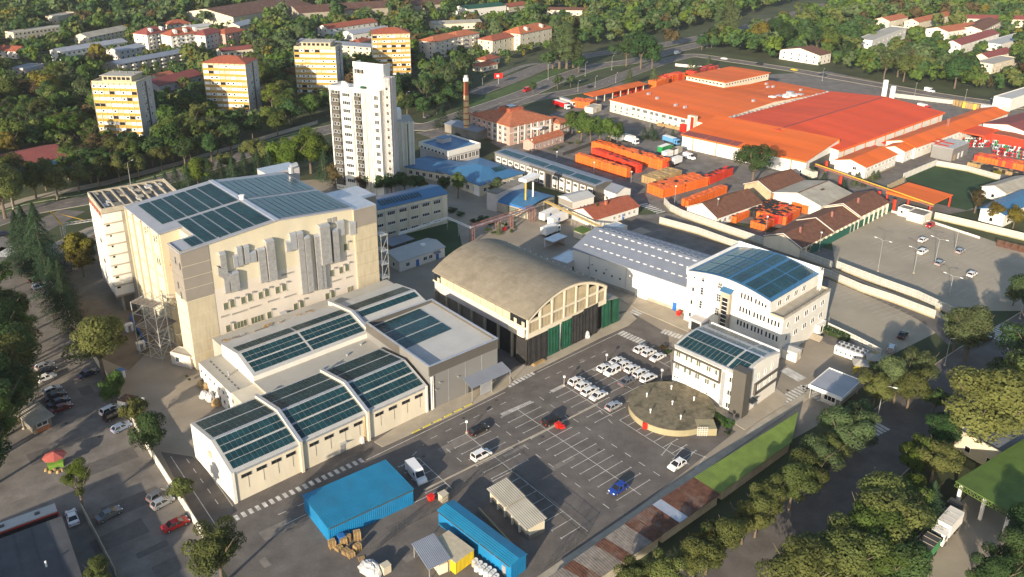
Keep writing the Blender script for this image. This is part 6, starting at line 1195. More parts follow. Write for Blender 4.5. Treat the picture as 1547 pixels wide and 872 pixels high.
for i, (p0, p1, h, wd, wall, roof, lab, cat) in enumerate((
        ((1318, 62), (1370, 42), 9, 12, 'wall_white', 'roof_flat', 'white flat roofed school block among trees at the upper right', 'school'),
        ((1344, 32), (1372, 26), 7, 14, 'wall_cream', 'roof_tile2', 'house with orange hipped roof above the white school block', 'house'),
        ((1388, 34), (1440, 22), 6, 12, 'wall_cream', 'roof_tile2', 'orange roofed house half hidden left of the arched hall', 'house'),
        ((1432, 48), (1484, 40), 8, 18, 'wall_white', 'roof_tile2', 'white hall with arched gable and orange roof at the upper right', 'hall'),
        ((1484, 46), (1512, 32), 8, 16, 'wall_cream', 'roof_brown', 'cream hall with brown roof right of the arched hall', 'hall'),
        ((1452, 68), (1510, 50), 7, 12, 'wall_white', 'roof_maroon', 'long white two storey block with maroon roof at the upper right', 'building'),
        ((1462, 28), (1560, 30), 7, 14, 'wall_cream', 'roof_maroon', 'long cream barracks with maroon roof at the top right', 'barracks'),
        ((1512, 68), (1570, 52), 5, 14, 'wall_white', 'roof_pale', 'low white flat roofed store at the right edge', 'store'),
        ((1500, 98), (1540, 88), 6, 12, 'wall_cream', 'roof_flat', 'pale house with flat roof and shaded front at the right edge', 'house'),
        ((1494, 88), (1530, 78), 6, 10, 'wall_cream', 'roof_maroon', 'house with maroon roof just above the pale flat roofed house', 'house'))):
    flats('far_building', lab, p0, p1, h, wd, wall, roof, 'flat' if 'flat' in roof or 'pale' in roof else 'gable', 2.4, 2, 8, cat=cat)
flats('rust_roof_works', 'vast works hall with rusty brown roof at the top left of centre', (352, 26), (470, 6), 8, 60, 'wall_yellow', 'roof_rust', rise=5, nf=1, nw=14, cat='works')
flats('brown_works', 'second vast works hall with brown roof at the top centre', (452, 20), (700, 4), 7, 40, 'concrete', 'roof_rust', rise=4, nf=1, nw=20, cat='works')
flats('brick_works_house', 'brick works house with red roof in front of the brown works hall', (456, 17), (490, 11), 6, 14, 'brick_red', 'roof_tile2', rise=1.5, nf=1, nw=4, cat='house')
# right edge houses near the gate
flats('grey_roof_cottage', 'white cottage with grey tiled roof right of the shaded lawn', (1520, 292), (1570, 276), 4, 9, 'wall_white', 'roof_asbestos', rise=1.6, nf=1, nw=4, cat='cottage')
flats('blue_roof_cottage', 'white cottage with pale blue roof at the right edge', (1518, 325), (1580, 296), 4.5, 8, 'wall_white', 'roof_blue', rise=1.2, nf=1, nw=5, cat='cottage')
# depot with green canopy, lower right
D = Frame((1530, 775), (1600, 726), (1432, 733), 5.6, L=24); D.root('green_depot_canopy', 'large green canopy on white posts at the lower right', 'canopy'); D.part('roof', MB().slab([(0, 0, 5.4), (D.L, 0, 5.4), (D.L, D.W, 5.4), (0, D.W, 5.4)], .25), 'roof_green2')
w = MB(); n = 16
w.bar((-.1, 0, 4.4), (-.1, D.W, 4.4), .14)
for k in range(n): w.bar((-.1, D.W * k / n, 4.4), (-.1, D.W * (k + .5) / n, 5.2), .1); w.bar((-.1, D.W * (k + .5) / n, 5.2), (-.1, D.W * (k + 1) / n, 4.4), .1)
D.part('edge_truss', w, 'roof_green2')
for v in (.8, D.W * .5, D.W - .8):
    for u in (.8, 14): D.part('post', MB().box(u - .25, v - .25, 0, u + .25, v + .25, 5.1), 'white_paint')
flats('depot_office', 'cream flat roofed depot office behind the green canopy', (1520, 690), (1580, 655), 4.5, 10, 'wall_yellow', 'roof_grey', 'flat', nf=1, nw=4, cat='office')
# lower left: dark roofed shop
D2 = Frame((118, 900), (150, 880), (0, 820), 4.2, L=14, W=34) if False else None
D2 = Frame((125, 892), (92, 782), (-40, 905), 4.5, L=19, W=30) if False else None
f = Frame((95, 783), (40, 800), (125, 880), 4.5) if False else None
P0, P1 = G(92, 781, 4.5), G(125, 880, 4.5); dv = (P0 - P1).normalized(); ang = math.atan2(dv.y, dv.x)
f = Frame((125, 880), (92, 781), (0, 800), 4.5); f.root('dark_roof_shop', 'flat dark bitumen roofed shop at the bottom left corner', 'shop'); f.part('wall', MB().box(-8, 0, 0, f.L, 26, 4.2), 'concrete_dark'); f.part('roof', MB().box(-8.2, -.2, 4.2, f.L + .2, 26.2, 4.5), 'dark_bitumen')
for k in range(9): f.part('roof_seam', MB().box(-8, 2 + k * 2.6, 4.5, f.L, 2.08 + k * 2.6, 4.54), 'dark_bitumen')
f.part('roof_vent', MB().cyl(7, 4, 4.5, 5.6, .15, 7), 'white_paint')
# street stall shed with corrugated roof
f = Frame((62, 640), (79, 634), (36, 596), 2.9); f = Frame((47, 641), (79, 627), (35, 600), 2.9); f.root('corrugated_kiosk', 'small kiosk with pale corrugated roof beside the row of parked cars', 'kiosk')
f.part('wall', MB().box(.3, .4, 0, f.L - .3, f.W - .3, 2.5), 'concrete_dark'); f.part('roof', MB().slab([(-.3, -.5, 2.6), (f.L + .3, -.5, 2.9), (f.L + .3, f.W + .3, 2.9), (-.3, f.W + .3, 2.6)], .1), 'roof_asbestos'); f.part('counter', MB().box(.8, .1, .1, f.L - .8, .38, 1.1), 'terracotta'); put_win(f, 'v0', f.L / 2, 1.2, 2.2, 1.0, 2, off=.4)
# ================================================================ vehicles
VM = {}
def wheel_mesh(r=.32, w=.22):
    k = ('wheel', r)
    if k not in VM: VM[k] = (MB().tube((0, -w / 2, 0), (0, w / 2, 0), r, 12).mesh('wheel', 'rubber'), MB().tube((0, -w / 2 - .01, 0), (0, w / 2 + .01, 0), r * .58, 8).mesh('rim', 'car_silver'))
    return VM[k]
def car_parts(kind, col):
    k = (kind, col)
    if k in VM: return VM[k]
    c = 'car_' + col; L = {'hatch': 4.0, 'sedan': 4.5, 'suv': 4.5, 'estate': 4.5, 'minivan': 4.3, 'van': 5.9}[kind]; a = L / 2; W = .87 if kind != 'van' else .98
    if kind == 'van':
        body = [(-a, .35), (a, .35), (a + .02, .75), (a - .25, 1.1), (a - 1.05, 1.3), (a - 1.75, 2.25), (a - 2.1, 2.42), (-a + .08, 2.42), (-a, 2.3)]; cab = None
        wins = MB()
        wins.hexa([(a - .98, -.85, 1.36), (a - .98, .85, 1.36), (a - 1.66, .8, 2.2), (a - 1.66, -.8, 2.2), (a - .94, -.85, 1.37), (a - .94, .85, 1.37), (a - 1.6, .8, 2.23), (a - 1.6, -.8, 2.23)])
        for s in (-1, 1): wins.hexa([(a - 2.3, s * .97, 1.4), (a - 1.2, s * .97, 1.4), (a - 1.75, s * .97, 2.1), (a - 2.3, s * .97, 2.1), (a - 2.3, s * 1.0, 1.4), (a - 1.2, s * 1.0, 1.4), (a - 1.75, s * 1.0, 2.1), (a - 2.3, s * 1.0, 2.1)])
        bm = MB().ext(body[::-1], 1, -W, W)
    else:
        top = {'hatch': 1.47, 'sedan': 1.43, 'suv': 1.68, 'estate': 1.48, 'minivan': 1.8}[kind]; bl = .92 if kind not in ('suv', 'minivan') else 1.05
        body = [(-a, .32), (a, .32), (a + .03, .6), (a - .12, bl - .18), (a - .95, bl), (-a + .05, bl), (-a - .02, .6)]
        r0 = {'hatch': -a + .12, 'sedan': -a + .75, 'suv': -a + .1, 'estate': -a + .1, 'minivan': -a + .06}[kind]; rt0 = r0 + {'hatch': .45, 'sedan': .75, 'suv': .3, 'estate': .4, 'minivan': .12}[kind]
        f0 = a - (.9 if kind != 'minivan' else .75); ft = f0 - .85
        bm = MB().ext(body[::-1], 1, -W, W)
        bm.hexa([(rt0, -.64, top - .05), (ft, -.64, top - .05), (ft, .64, top - .05), (rt0, .64, top - .05), (rt0 + .03, -.6, top), (ft - .03, -.6, top), (ft - .03, .6, top), (rt0 + .03, .6, top)])
        for x0, x1 in ((r0, rt0), (f0, ft), ((f0 + r0) / 2 + .05, (ft + rt0) / 2 + .05)):
            for s in (-1, 1): bm.bar((x0, s * .83, bl - .02), (x1, s * .64, top - .03), .09)
        wins = MB().hexa([(r0 + .02, -.81, bl - .01), (f0 - .02, -.81, bl - .01), (f0 - .02, .81, bl - .01), (r0 + .02, .81, bl - .01), (rt0 + .02, -.625, top - .045), (ft - .02, -.625, top - .045), (ft - .02, .625, top - .045), (rt0 + .02, .625, top - .045)])
    hl = MB().box(a - .12, -.18, .62, a + .035, .18, .76); tl = MB().box(-a - .035, -.14, .66, -a + .1, .14, .88)
    VM[k] = (L, W, bm.mesh('body', c), wins.mesh('window_glass', 'glass_dark'), hl.mesh('headlight', 'car_light'), tl.mesh('tail_light', 'car_tail'), MB().box(-.01, -.02, 0, .2, .16, .13).mesh('mirror', c)); return VM[k]
def car(x, y, head, kind, col, label, z=.05, group=None, simple=False):
    L, W, bm, wm, hm, tm, mm = car_parts(kind, col); p = G(x, y)
    if isinstance(head, tuple): q = G(*head); ang = math.atan2(q.y - p.y, q.x - p.x)
    else: ang = R(head)
    t = link('car' if kind not in ('van',) else 'van', None, None, (p.x, p.y, z), ang, None, label, 'car' if kind != 'van' else 'van', group)
    link('body', bm, t); link('window_glass', wm, t); wh, rim = wheel_mesh(.31 if kind != 'van' else .36); a = L / 2 - (.75 if kind != 'van' else 1.0)
    for sx in (-1, 1):
        for sy in (-1, 1):
            w = link('wheel', wh, t, (sx * a, sy * (W - .1), .31)); 
            if not simple: link('rim', rim, w)
    if not simple:
        for sy in (-1, 1): link('headlight', hm, t, (0, sy * (W - .25), 0)); link('tail_light', tm, t, (0, sy * (W - .2), 0 if kind != 'van' else .3)); link('mirror', mm, t, (L / 2 - (1.4 if kind != 'van' else 1.6), sy * (W + .06) - .07, .9 if kind != 'van' else 1.4))
    return t
SA = 41.0
g = 'white cars parked near the round tank'
for i, (x, y) in enumerate(((870.5, 579), (881, 586), (891, 594), (904, 601))): car(x, y, SA, ['hatch', 'hatch', 'estate', 'sedan'][i], 'white', '%s white car from the left in the nearest row of four' % ORD[i], group=g)
for i, (x, y) in enumerate(((913, 559), (924.5, 565))): car(x, y, SA + (0 if i == 0 else 180), ['hatch', 'minivan'][i], 'white', ['white hatchback at the left end of the middle parking row', 'white minivan second from left in the middle parking row'][i], group=g)
for i, (x, y) in enumerate(((932, 549), (943, 554.5), (954.5, 560.5), (967.5, 567.5), (979.5, 575))): car(x, y, SA, ['sedan', 'hatch', 'hatch', 'estate', 'suv'][i], 'white', '%s white car from the left along the back of the middle parking row' % ORD[i], group=g)
for i, (x, y) in enumerate(((968, 530.5), (980, 536), (993.5, 543))): car(x, y, SA, ['hatch', 'hatch', 'sedan'][i], 'white', '%s of three white cars closest to the corner office' % ['leftmost', 'middle', 'rightmost'][i], group=g)
car(947, 580, SA, 'sedan', 'grey', 'dark grey saloon among the white parked cars'); car(926.5, 617, SA, 'hatch', 'silver', 'silver hatchback parked alone beside the round tank'); car(832.5, 639, SA, 'minivan', 'black', 'black people carrier beside the red bin in the car park')
car(723, 653, SA, 'estate', 'black', 'black estate car by the lamp post near the grey metal hall'); car(727, 691.5, SA, 'minivan', 'white', 'small white van with side windows by the divider kerb'); car(934, 742, SA + 180, 'hatch', 'blue', 'bright blue hatchback parked alone at the lower right of the car park'); car(1022.5, 706, SA + 180, 'hatch', 'white', 'white hatchback parked alone beside the boundary wall')
car(629, 721, (644, 740), 'van', 'white', 'tall white delivery van beside the large blue shed')
for i, (x, y, c) in enumerate(((1394, 365, 'white'), (1393.5, 383, 'white'), (1450, 382, 'silver'), (1419, 400, 'silver'), (1468, 417, 'white'))): car(x, y, SA, 'hatch' if i != 1 else 'suv', c, ['white car farthest from the camera in the concrete car park', 'white car second farthest in the concrete car park', 'silver car at the right of the concrete car park', 'silver car in the middle of the concrete car park', 'white car nearest the trees in the concrete car park'][i], group='cars scattered over the concrete car park')
car(1405, 342.5, SA + 180, 'hatch', 'red', 'red hatchback beside the gate lodge'); car(1363.5, 509, SA + 10, 'sedan', 'black', 'black car in tree shade in the lower concrete car park'); car(1346, 530, SA + 20, 'suv', 'silver', 'silver car half hidden by trees near the gatehouse'); car(1494, 334.5, -28, 'sedan', 'black', 'black car on the track behind the white panel fence')
for i, (x, y, q, k, c, lab) in enumerate(((168, 623, (180, 617), 'suv', 'white', 'white car nosed to the boundary wall beside a black car'), (173, 631, (185, 625), 'suv', 'black', 'black off-roader nosed to the boundary wall'), (184, 649, (196, 643), 'hatch', 'lightblue', 'pale blue hatchback nosed to the boundary wall'),
        (241, 751, (254, 743), 'estate', 'grey', 'dark grey car beside a silver car at the lower left wall'), (246, 763, (259, 756), 'hatch', 'silver', 'silver hatchback parked at the lower left wall'), (266, 796, (281, 789), 'sedan', 'red', 'red saloon parked at the lower left wall'),
        (165, 781, (178, 774), 'sedan', 'grey', 'dark car in shade by the inner wall at lower left'), (110, 786, (105, 770), 'sedan', 'white', 'white saloon behind the dark roofed shop'),
        (43, 399, (54, 396), 'hatch', 'silver', 'silver car, farthest of the cars along the long boundary wall'), (47, 410, (58, 407), 'sedan', 'darkblue', 'dark blue car second farthest along the long boundary wall'), (55, 419, (66, 416), 'hatch', 'grey', 'grey car third along the long boundary wall'), (57, 425, (68, 422), 'sedan', 'black', 'black car fourth along the long boundary wall'), (63, 435, (74, 432), 'estate', 'lightblue', 'pale blue estate nearest along the long boundary wall'),
        (70.5, 574, (82, 569), 'hatch', 'white', 'white hatchback just above the corrugated kiosk'), (79, 593, (90, 588), 'hatch', 'silver', 'silver hatchback first in the row beside the corrugated kiosk'), (84, 602, (96, 597), 'sedan', 'black', 'black saloon second in the row beside the corrugated kiosk'), (89, 611, (101, 606), 'sedan', 'darkblue', 'dark blue saloon third in the row beside the kiosk'), (93, 620, (105, 615), 'sedan', 'maroon', 'maroon saloon last in the row beside the kiosk'),
        (70, 564, (82, 559), 'sedan', 'black', 'black car above the white hatchback by the left trees'), (68, 556, (80, 551), 'hatch', 'silver', 'silver car at the top of the row under the left trees'), (133, 568, (147, 562), 'sedan', 'darkblue', 'dark car under the large tree by the wall'))):
    car(x, y, q, k, c, lab)
for (x, y, q, k, c, lab) in ((645, 178, (660, 173), 'sedan', 'grey', 'dark grey car on the boulevard right of the white high-rise'), (796, 138, (782, 142), 'van', 'red', 'red van on the boulevard above the brick office'), (891, 132.5, (905, 128), 'sedan', 'black', 'black car on the service road above the orange canopy'), (880, 109, (892, 105), 'sedan', 'black', 'black car on the boulevard past the poplars'),
        (1023, 82, (1035, 79), 'van', 'white', 'white van at the road junction behind the factory'), (1094, 90, (1106, 91), 'sedan', 'white', 'white car on the road behind the factory, left of a black car'), (1147, 98, (1135, 96), 'suv', 'black', 'black car on the road behind the factory'), (1200, 107, (1212, 109), 'sedan', 'yellow', 'yellow taxi on the road behind the factory'), (1243, 114, (1230, 112), 'sedan', 'darkblue', 'dark blue car on the road near the brown roofed house'),
        (1404, 139, (1418, 142), 'van', 'white', 'white van on the service road at upper right'), (1503, 152, (1515, 154), 'sedan', 'silver', 'silver car in front of the white roadside hall'), (1519, 154, (1531, 156), 'hatch', 'blue', 'blue car in front of the white roadside hall'), (1112, 60, (1124, 56), 'van', 'white', 'white van far along the boulevard'), (1160, 42, (1170, 39), 'sedan', 'silver', 'silver car farthest along the boulevard'), (30, 330, (45, 326), 'sedan', 'black', 'black car waiting at the left junction'), (4, 356, (20, 352), 'sedan', 'darkblue', 'dark blue car on the boulevard at the left edge'), (878, 200, (890, 197), 'hatch', 'yellow', 'lime yellow car beside the brick office trees'), (890, 204, (902, 208), 'sedan', 'black', 'black car beside the lime yellow car'), (990, 183, (1002, 186), 'sedan', 'silver', 'silver car in front of the orange roofed factory'), (1041, 240, (1053, 244), 'van', 'white', 'white van in the factory yard below the orange hall')):
    car(x, y, q, k, c, lab, simple=True)
# lorries: cab, box body, wheels
def lorry(x, y, q, L, cab, box, label, h=3.4, cabfirst=True, name='lorry', roofm=None, z=.04):
    p = G(x, y); g_ = G(*q); ang = math.atan2(g_.y - p.y, g_.x - p.x); t = link(name, None, None, (p.x, p.y, z), ang, None, label, 'lorry' if name == 'lorry' else 'trailer')
    a = L / 2; e = a - (2.2 if cab else 0)
    bx = link('cargo_box', MB().box(-a, -1.22, 1.0, e - .2, 1.22, h).mesh('cargo_box', box), t); link('chassis', MB().box(-a + .3, -.5, .6, a - .3, .5, .99).mesh('chassis', 'frame_dark'), t)
    if roofm: link('box_roof', MB().box(-a, -1.22, h, e - .2, 1.22, h + .06).mesh('box_roof', roofm), bx)
    for k in range(4): link('roof_rail', MB().box(-a + .2 + k * (e + a) / 4, -1.2, h + .062, -a + .28 + k * (e + a) / 4, 1.2, h + .1).mesh('roof_rail', 'frame_tan'), bx)
    if cab:
        c = link('cab', MB().ext([(a - 2.1, .5), (a, .5), (a + .05, 1.3), (a - .25, 2.7), (a - 2.1, 2.75)][::-1], 1, -1.15, 1.15).mesh('cab', cab), t); link('windscreen', MB().hexa([(a + .06, -1.0, 1.35), (a + .06, 1.0, 1.35), (a - .15, 1.0, 2.35), (a - .15, -1.0, 2.35), (a + .09, -1.0, 1.35), (a + .09, 1.0, 1.35), (a - .1, 1.0, 2.35), (a - .1, -1.0, 2.35)]).mesh('windscreen', 'glass_dark'), c)
        for s in (-1, 1): link('side_window', MB().box(a - 1.3, s * 1.155 - .01, 1.4, a - .5, s * 1.155 + .01, 2.2).mesh('side_window', 'glass_dark'), c)
    if 'crest' in label:
        for s in (-1, 1): link('crest', MB().tube((-1, s * 1.225 - .01, 2.2), (-1, s * 1.225 + .01, 2.2), .6, 16).mesh('crest', 'plastic_blue'), bx)
    wh, rim = wheel_mesh(.5, .3)
    for xx in ((a - 1.2, -a + 1.3, -a + 2.5) if cab else (-a + 1.3, -a + 2.5)):
        for s in (-1, 1): link('wheel', wh, t, (xx, s * 1.0, .5))
lorry(1427, 808, (1412, 825), 8.0, 'white_paint', 'white_paint', 'white box lorry at the lower right depot', roofm='wall_white'); lorry(1392, 846, (1376, 864), 8.0, 'white_paint', 'car_green', 'lorry with white cab and green body at the lower right depot', 3.0, roofm='frame_dark')
lorry(1434, 783, (1450, 766), 5.5, 'frame_dark', 'frame_dark', 'dark pickup in shade under the green canopy', 1.7)
lorry(830, 331, (843, 325), 9, None, 'white_paint', 'white trailer with blue crest, left of a pair behind the hangar', name='trailer'); lorry(843, 338, (856, 332), 9, None, 'white_paint', 'white trailer with blue crest, right of a pair behind the hangar', name='trailer')
lorry(832, 354, (845, 348), 8, 'white_paint', 'white_paint', 'white lorry in hangar shade beside the open shed')
lorry(952, 216, (965, 220), 9, 'white_paint', 'white_paint', 'white lorry behind the long orange crate rows', roofm='wall_white'); lorry(930, 213, (942, 217), 8, None, 'zinc', 'grey trailer beside the white lorry in the factory yard', name='trailer')
lorry(1005, 230, (1016, 226), 9, 'car_green', 'car_green', 'green sided lorry in the factory yard', roofm='white_paint'); lorry(1012, 238, (1024, 234), 9, None, 'white_paint', 'white trailer beside the green sided lorry', name='trailer'); lorry(1021, 249, (1032, 245), 6, None, 'white_paint', 'short white trailer at the end of the crate rows', name='trailer'); lorry(1020, 235, (1030, 231), 8, None, 'concrete', 'grey box trailer behind the white trailer', name='trailer')
lorry(1014, 217, (1027, 221), 9, 'car_skyblue', 'car_skyblue', 'sky blue lorry by the corner of the orange front hall', 3.0, roofm='white_paint')
lorry(848, 163, (864, 168), 12, 'white_paint', 'car_red', 'red and white articulated lorry above the brick office', roofm='white_paint'); lorry(857, 159, (873, 164), 12, 'white_paint', 'tower_side', 'grey articulated lorry beside the red and white one', roofm='roof_grey')
lorry(1220, 268, (1206, 262), 8, 'white_paint', 'wall_peach', 'lorry with pink tilt at the corner of the orange front hall'); lorry(1395, 166, (1409, 170), 7, 'car_red', 'white_paint', 'white lorry with red cab behind the red roofed factory', 3.0); lorry(1433, 190, (1445, 186), 7, 'car_red', 'car_red', 'red lorry by the right corner of the red roofed factory', 2.6)
# bus
p = G(33, 806); q = G(87, 786); t = link('bus', None, None, (p.x, p.y, .03), math.atan2(q.y - p.y, q.x - p.x), None, 'white roofed red bus parked above the dark roofed shop', 'bus')
link('body', MB().box(-6, -1.25, .4, 6, 1.25, 2.6).mesh('body', 'car_red'), t); link('roof', MB().box(-5.9, -1.2, 2.6, 5.9, 1.2, 2.85).mesh('roof', 'roof_pale'), t); link('window_band', MB().box(-5.6, -1.28, 1.4, 5.8, 1.28, 2.3).mesh('window_band', 'glass_dark'), t)
for x in (-3, 2.5): link('roof_hatch', MB().box(x, -.35, 2.85, x + .8, .35, 2.97).mesh('roof_hatch', 'frame_dark'), t)
for x in (-4, 3.8):
    for s in (-1, 1): link('wheel', wheel_mesh(.5, .3)[0], t, (x, s * 1.1, .5))
# ================================================================ crate stacks: every pallet load is a part
PM = {}
def pallet(w, h, m):
    k = (round(w, 2), round(h, 2), m)
    if k not in PM:
        b = MB(); n = max(1, int(round(h / 1.35)))
        for i in range(n): b.box(-w / 2 + .03, -w / 2 + .03, h * i / n + .03, w / 2 - .03, w / 2 - .03, h * (i + 1) / n - .02)
        PM[k] = b.mesh('pallet_load', m)
    return PM[k]
def crates(label, p0, p1, p2, h, cols, tarp=0.0, L=None, W=None, step=1.35, z=0):
    f = Frame(p0, p1, p2, z, L, W) if p1 else Frame.V(p0, p2, z, L); f.root('crate_stack', label, 'crate stack', 'stacks of plastic crates'); nu, nv = max(1, int(f.L / step)), max(1, int(f.W / step))
    for i in range(nu):
        for j in range(nv):
            if min(i, j) > 2 and nu * nv > 120 and random.random() < .0: continue
            hh = h * random.choice([1, 1, 1, .97, .94]); m = random.choices(cols, k=1)[0] if len(cols) == 1 or random.random() < .5 else cols[(i // 5 + j // 4) % len(cols)]
            link('pallet_load', pallet(step, hh, m), f.r, ((i + .5) * f.L / nu, (j + .5) * f.W / nv, .02), random.uniform(-.03, .03))
            if random.random() < tarp: link('cover_sheet', pallet(step * 1.02, .16, 'tarp_black'), f.r, ((i + .5) * f.L / nu, (j + .5) * f.W / nv, hh + .03), random.uniform(-.2, .2))
    return f
O, Rr = 'crate_orange', 'crate_red'
crates('orange crate stack facing the grey office, nearest of the long rows', (946, 269.6), None, (868.8, 246.4), 4.2, [O], .06, L=3)
crates('red crate stack behind the nearest long orange row', (962, 262), None, (893, 236), 3.6, [Rr], .12, L=3)
crates('tall orange crate row at the back with flat dark lids', (1000, 258), None, (893, 228), 4.4, [O], .12, L=5.4)
crates('red crate stack at the right end of the long orange rows', (1006, 258), None, (994, 254), 3.2, [Rr, 'tarp_black'], .2, L=4)
crates('long orange crate block with torn black covers beside the curved fence', (1001, 300), (1070, 281), (971.8, 292), 3.6, [O], .10)
crates('red crate row with black covers leading to the large dark tree', (1073, 280), (1108, 265), (1066, 277), 3.4, [Rr], .45, W=4)
crates('brown wooden pallet stack behind the orange crate block', (990, 282), (1030, 268), (969, 275), 3.0, ['wood'], 0, W=7)
crates('narrow bright orange crate row beside the brown gabled store', (1040, 315), (1099, 292), (1029, 311), 2.9, [O], 0)
crates('orange crate block with black covers at the foot of the brown stores', (1155.6, 350), (1177, 337), (1134, 343), 2.5, [O, Rr], .25)
crates('loose orange crate row under the windows of the brown gabled store', (1112, 338), (1149.5, 318), (1096, 333), 2.3, [O], .2)
crates('dark covered crate block in the gap between brown stores', (1160, 335), (1190, 318), (1130, 326), 2.6, [O, 'tarp_black'], .6)
crates('large orange red crate block between the asbestos store and stepped row', (1187, 341), (1209, 326), (1160, 330), 3.0, [Rr, O], .35)
crates('orange crate wall along the front of the asbestos store', (1218, 324), None, (1166, 305), 3.0, [O], 0, L=2.7)
crates('orange red crate field at the right edge below the drinks yard', (1562, 262), None, (1470, 243), 2.6, [Rr, O], 0, L=7)
crates('dark crate field in front of the orange red crates at the right edge', (1545, 270), None, (1460, 250), 1.4, ['tarp_black', 'wood'], 0, L=5)
crates('orange crate block beside the small white gatehouse at upper centre', (891, 165), (900, 160), (868, 158), 3.6, [O], 0)
crates('red crate row sheltered under the long orange canopy', (930, 146), (972, 137), (927, 145), 3.0, [Rr], 0, W=4)
crates('orange crate block at the back corner of the factory roof', (991, 134), (1010, 128), (982, 131), 4.2, [O], 0)
crates('red crate block among conifers behind the factory', (1004, 127), (1035, 120), (1000, 124), 4.2, [Rr, O], 0, W=6)
crates('dark red crate row farthest back beside the factory road wall', (1048, 118), (1085, 108), (1044, 115), 4.0, [Rr, 'roof_maroon'], .1, W=6)
crates('yellow pallet row along the service road fence', (1452, 162), None, (1438, 159), 3.0, ['wood'], 0, L=3); crates('timber pallet row along the service road fence right of the yellow one', (1478, 167), None, (1453, 163), 3.0, ['wood', 'paint_yellow'], 0, L=3); crates('white wrapped pallet row along the service road fence', (1512, 171), None, (1480, 167), 3.0, ['white_paint', 'plastic_wrap'], 0, L=3)
crates('timber pile along the front of the orange roofed factory', (1030, 198), None, (992, 190), 1.4, ['wood'], 0, L=1.5)
fr = Frame((896, 146), (979, 127), (883, 141), 4.2, W=7); fr.root('long_orange_canopy', 'long thin orange canopy on posts above the factory yard', 'canopy'); fr.part('roof', MB().slab([(0, 0, 4.2), (fr.L, 0, 4.2), (fr.L, fr.W, 4.7), (0, fr.W, 4.7)], .25), 'roof_orange')
for u in lin(0, fr.L, 7): fr.part('post', MB().box(u - .2, .3, 0, u + .2, .7, 4), 'wall_yellow')
fr = Frame((896, 163), (909, 158), (889, 160), 3.2, W=5); fr.root('yard_gatehouse', 'tiny white gatehouse beside an orange crate block', 'gatehouse'); flat(fr, 3.0, 'wall_cream', 'roof_flat', .1); put_win(fr, 'v0', 3, .9, 1.2, 1.2); fr.part('door', MB().box(4.5, -.06, 0, 5.4, -.01, 2), 'frame_grey')
# drinks coolers
ccm = {c: MB().box(-.4, -.4, 0, .4, .4, 1.9).box(-.34, -.43, .3, .34, -.402, 1.5, 1).mesh('cabinet', [m, 'glass']) for c, m in (('red', 'car_red'), ('white', 'white_paint'), ('green', 'car_green'), ('grey', 'zinc'))}
for i in range(110):
    if i < 80: x, y = 1500 + (i % 16) * 3.6 + random.uniform(-1, 1), 212 + (i // 16) * 5.2 + (i % 16) * .55
    else: j = i - 80; x, y = 1455 + (j % 10) * 4.2 + random.uniform(-1, 1), 214 + (j // 10) * 4
    c = random.choice(['red', 'red', 'white', 'white', 'green', 'grey']); p = G(x, y)
    link('drinks_cooler', ccm[c], None, (p.x, p.y, .02), random.uniform(-.6, .6), None, '%s drinks cooler standing among the coolers in the factory yard' % c, 'cooler', 'drinks coolers in the factory yard')
# ================================================================ fences and walls
def fence(name, label, px, h, m, step=2.5, kind='panel', base=None, cat='fence'):
    P = [G(*p) for p in px]; t = link(name, None, None, (P[0].x, P[0].y, 0), 0, None, label, cat); o = P[0]
    def add(nm, b, mm): link(nm, b.mesh(nm, mm), t)
    for i in range(len(P) - 1):
        a, c = P[i] - o, P[i + 1] - o; ln = (c - a).length; n = max(1, int(round(ln / step))); ang = math.atan2(c.y - a.y, c.x - a.x); s = ln / n
        key = ('f', kind, m, round(s, 2), h)
        if key not in PM:
            b = MB()
            if kind == 'panel':
                b.box(.1, -.02, .45, s - .06, .02, h - .06, 1)
                for z in (.42, h * .52, h - .08): b.box(.06, -.06, z, s - .04, .06, z + .09)
                for x in (.06, s / 2 - .03, s - .1): b.box(x, -.062, .45, x + .07, .062, h)
            elif kind == 'wall':
                for k in range(3): b.box(.02, -.06, h * k / 3 + .01, s - .02, .06, h * (k + 1) / 3 - .02)
            elif kind == 'mesh':
                for z in (.1, h * .5, h - .05): b.box(0, -.015, z, s, .015, z + .035)
                for k in range(8): b.box(s * k / 8, -.01, .1, s * k / 8 + .02, .01, h)
            elif kind == 'slat':
                for k in range(int(s / .28)): b.box(k * .28 + .02, -.03, .1, k * .28 + .22, .03, h)
            else: b.box(.01, -.05, .05, s - .01, .05, h)
            g_ = .03 if kind in ('mesh', 'slat') else .08; PM[key] = b.mesh('fence_panel', [m, 'fence_fill'] if kind == 'panel' else m); PM[key + ('p',)] = MB().box(-g_, -g_, 0, g_, g_, h + .12).mesh('fence_post', 'concrete' if kind in ('wall', 'panel') else m)
        for k in range(n):
            q = a.lerp(c, k / n); link('fence_panel', PM[key], t, (q.x, q.y, 0), ang); link('fence_post', PM[key + ('p',)], t, (q.x, q.y, 0), ang)
        if base: b = MB(); b.bar((a.x, a.y, .22), (c.x, c.y, .22), .25, .44); add('plinth', b, base)
    return t
fence('perimeter_wall', 'long white concrete panel wall along the left street', [(44, 376), (86, 446), (119, 505), (182, 606), (209, 654), (228, 688), (308, 815)], 2.3, 'fence_white', 3, 'wall', cat='wall')
fence('inner_wall', 'short grey concrete wall behind the dark roofed shop', [(124, 771), (176, 872)], 1.9, 'concrete', 3, 'wall', cat='wall')
fence('curved_factory_fence', 'white panel fence curving along the factory side of the lane', [(1003, 309), (1012, 319), (1030, 328), (1052, 336), (1095, 351), (1142, 367), (1200, 386), (1256, 407)], 2.7, 'fence_white', 2.5, 'panel', 'tank_wall')
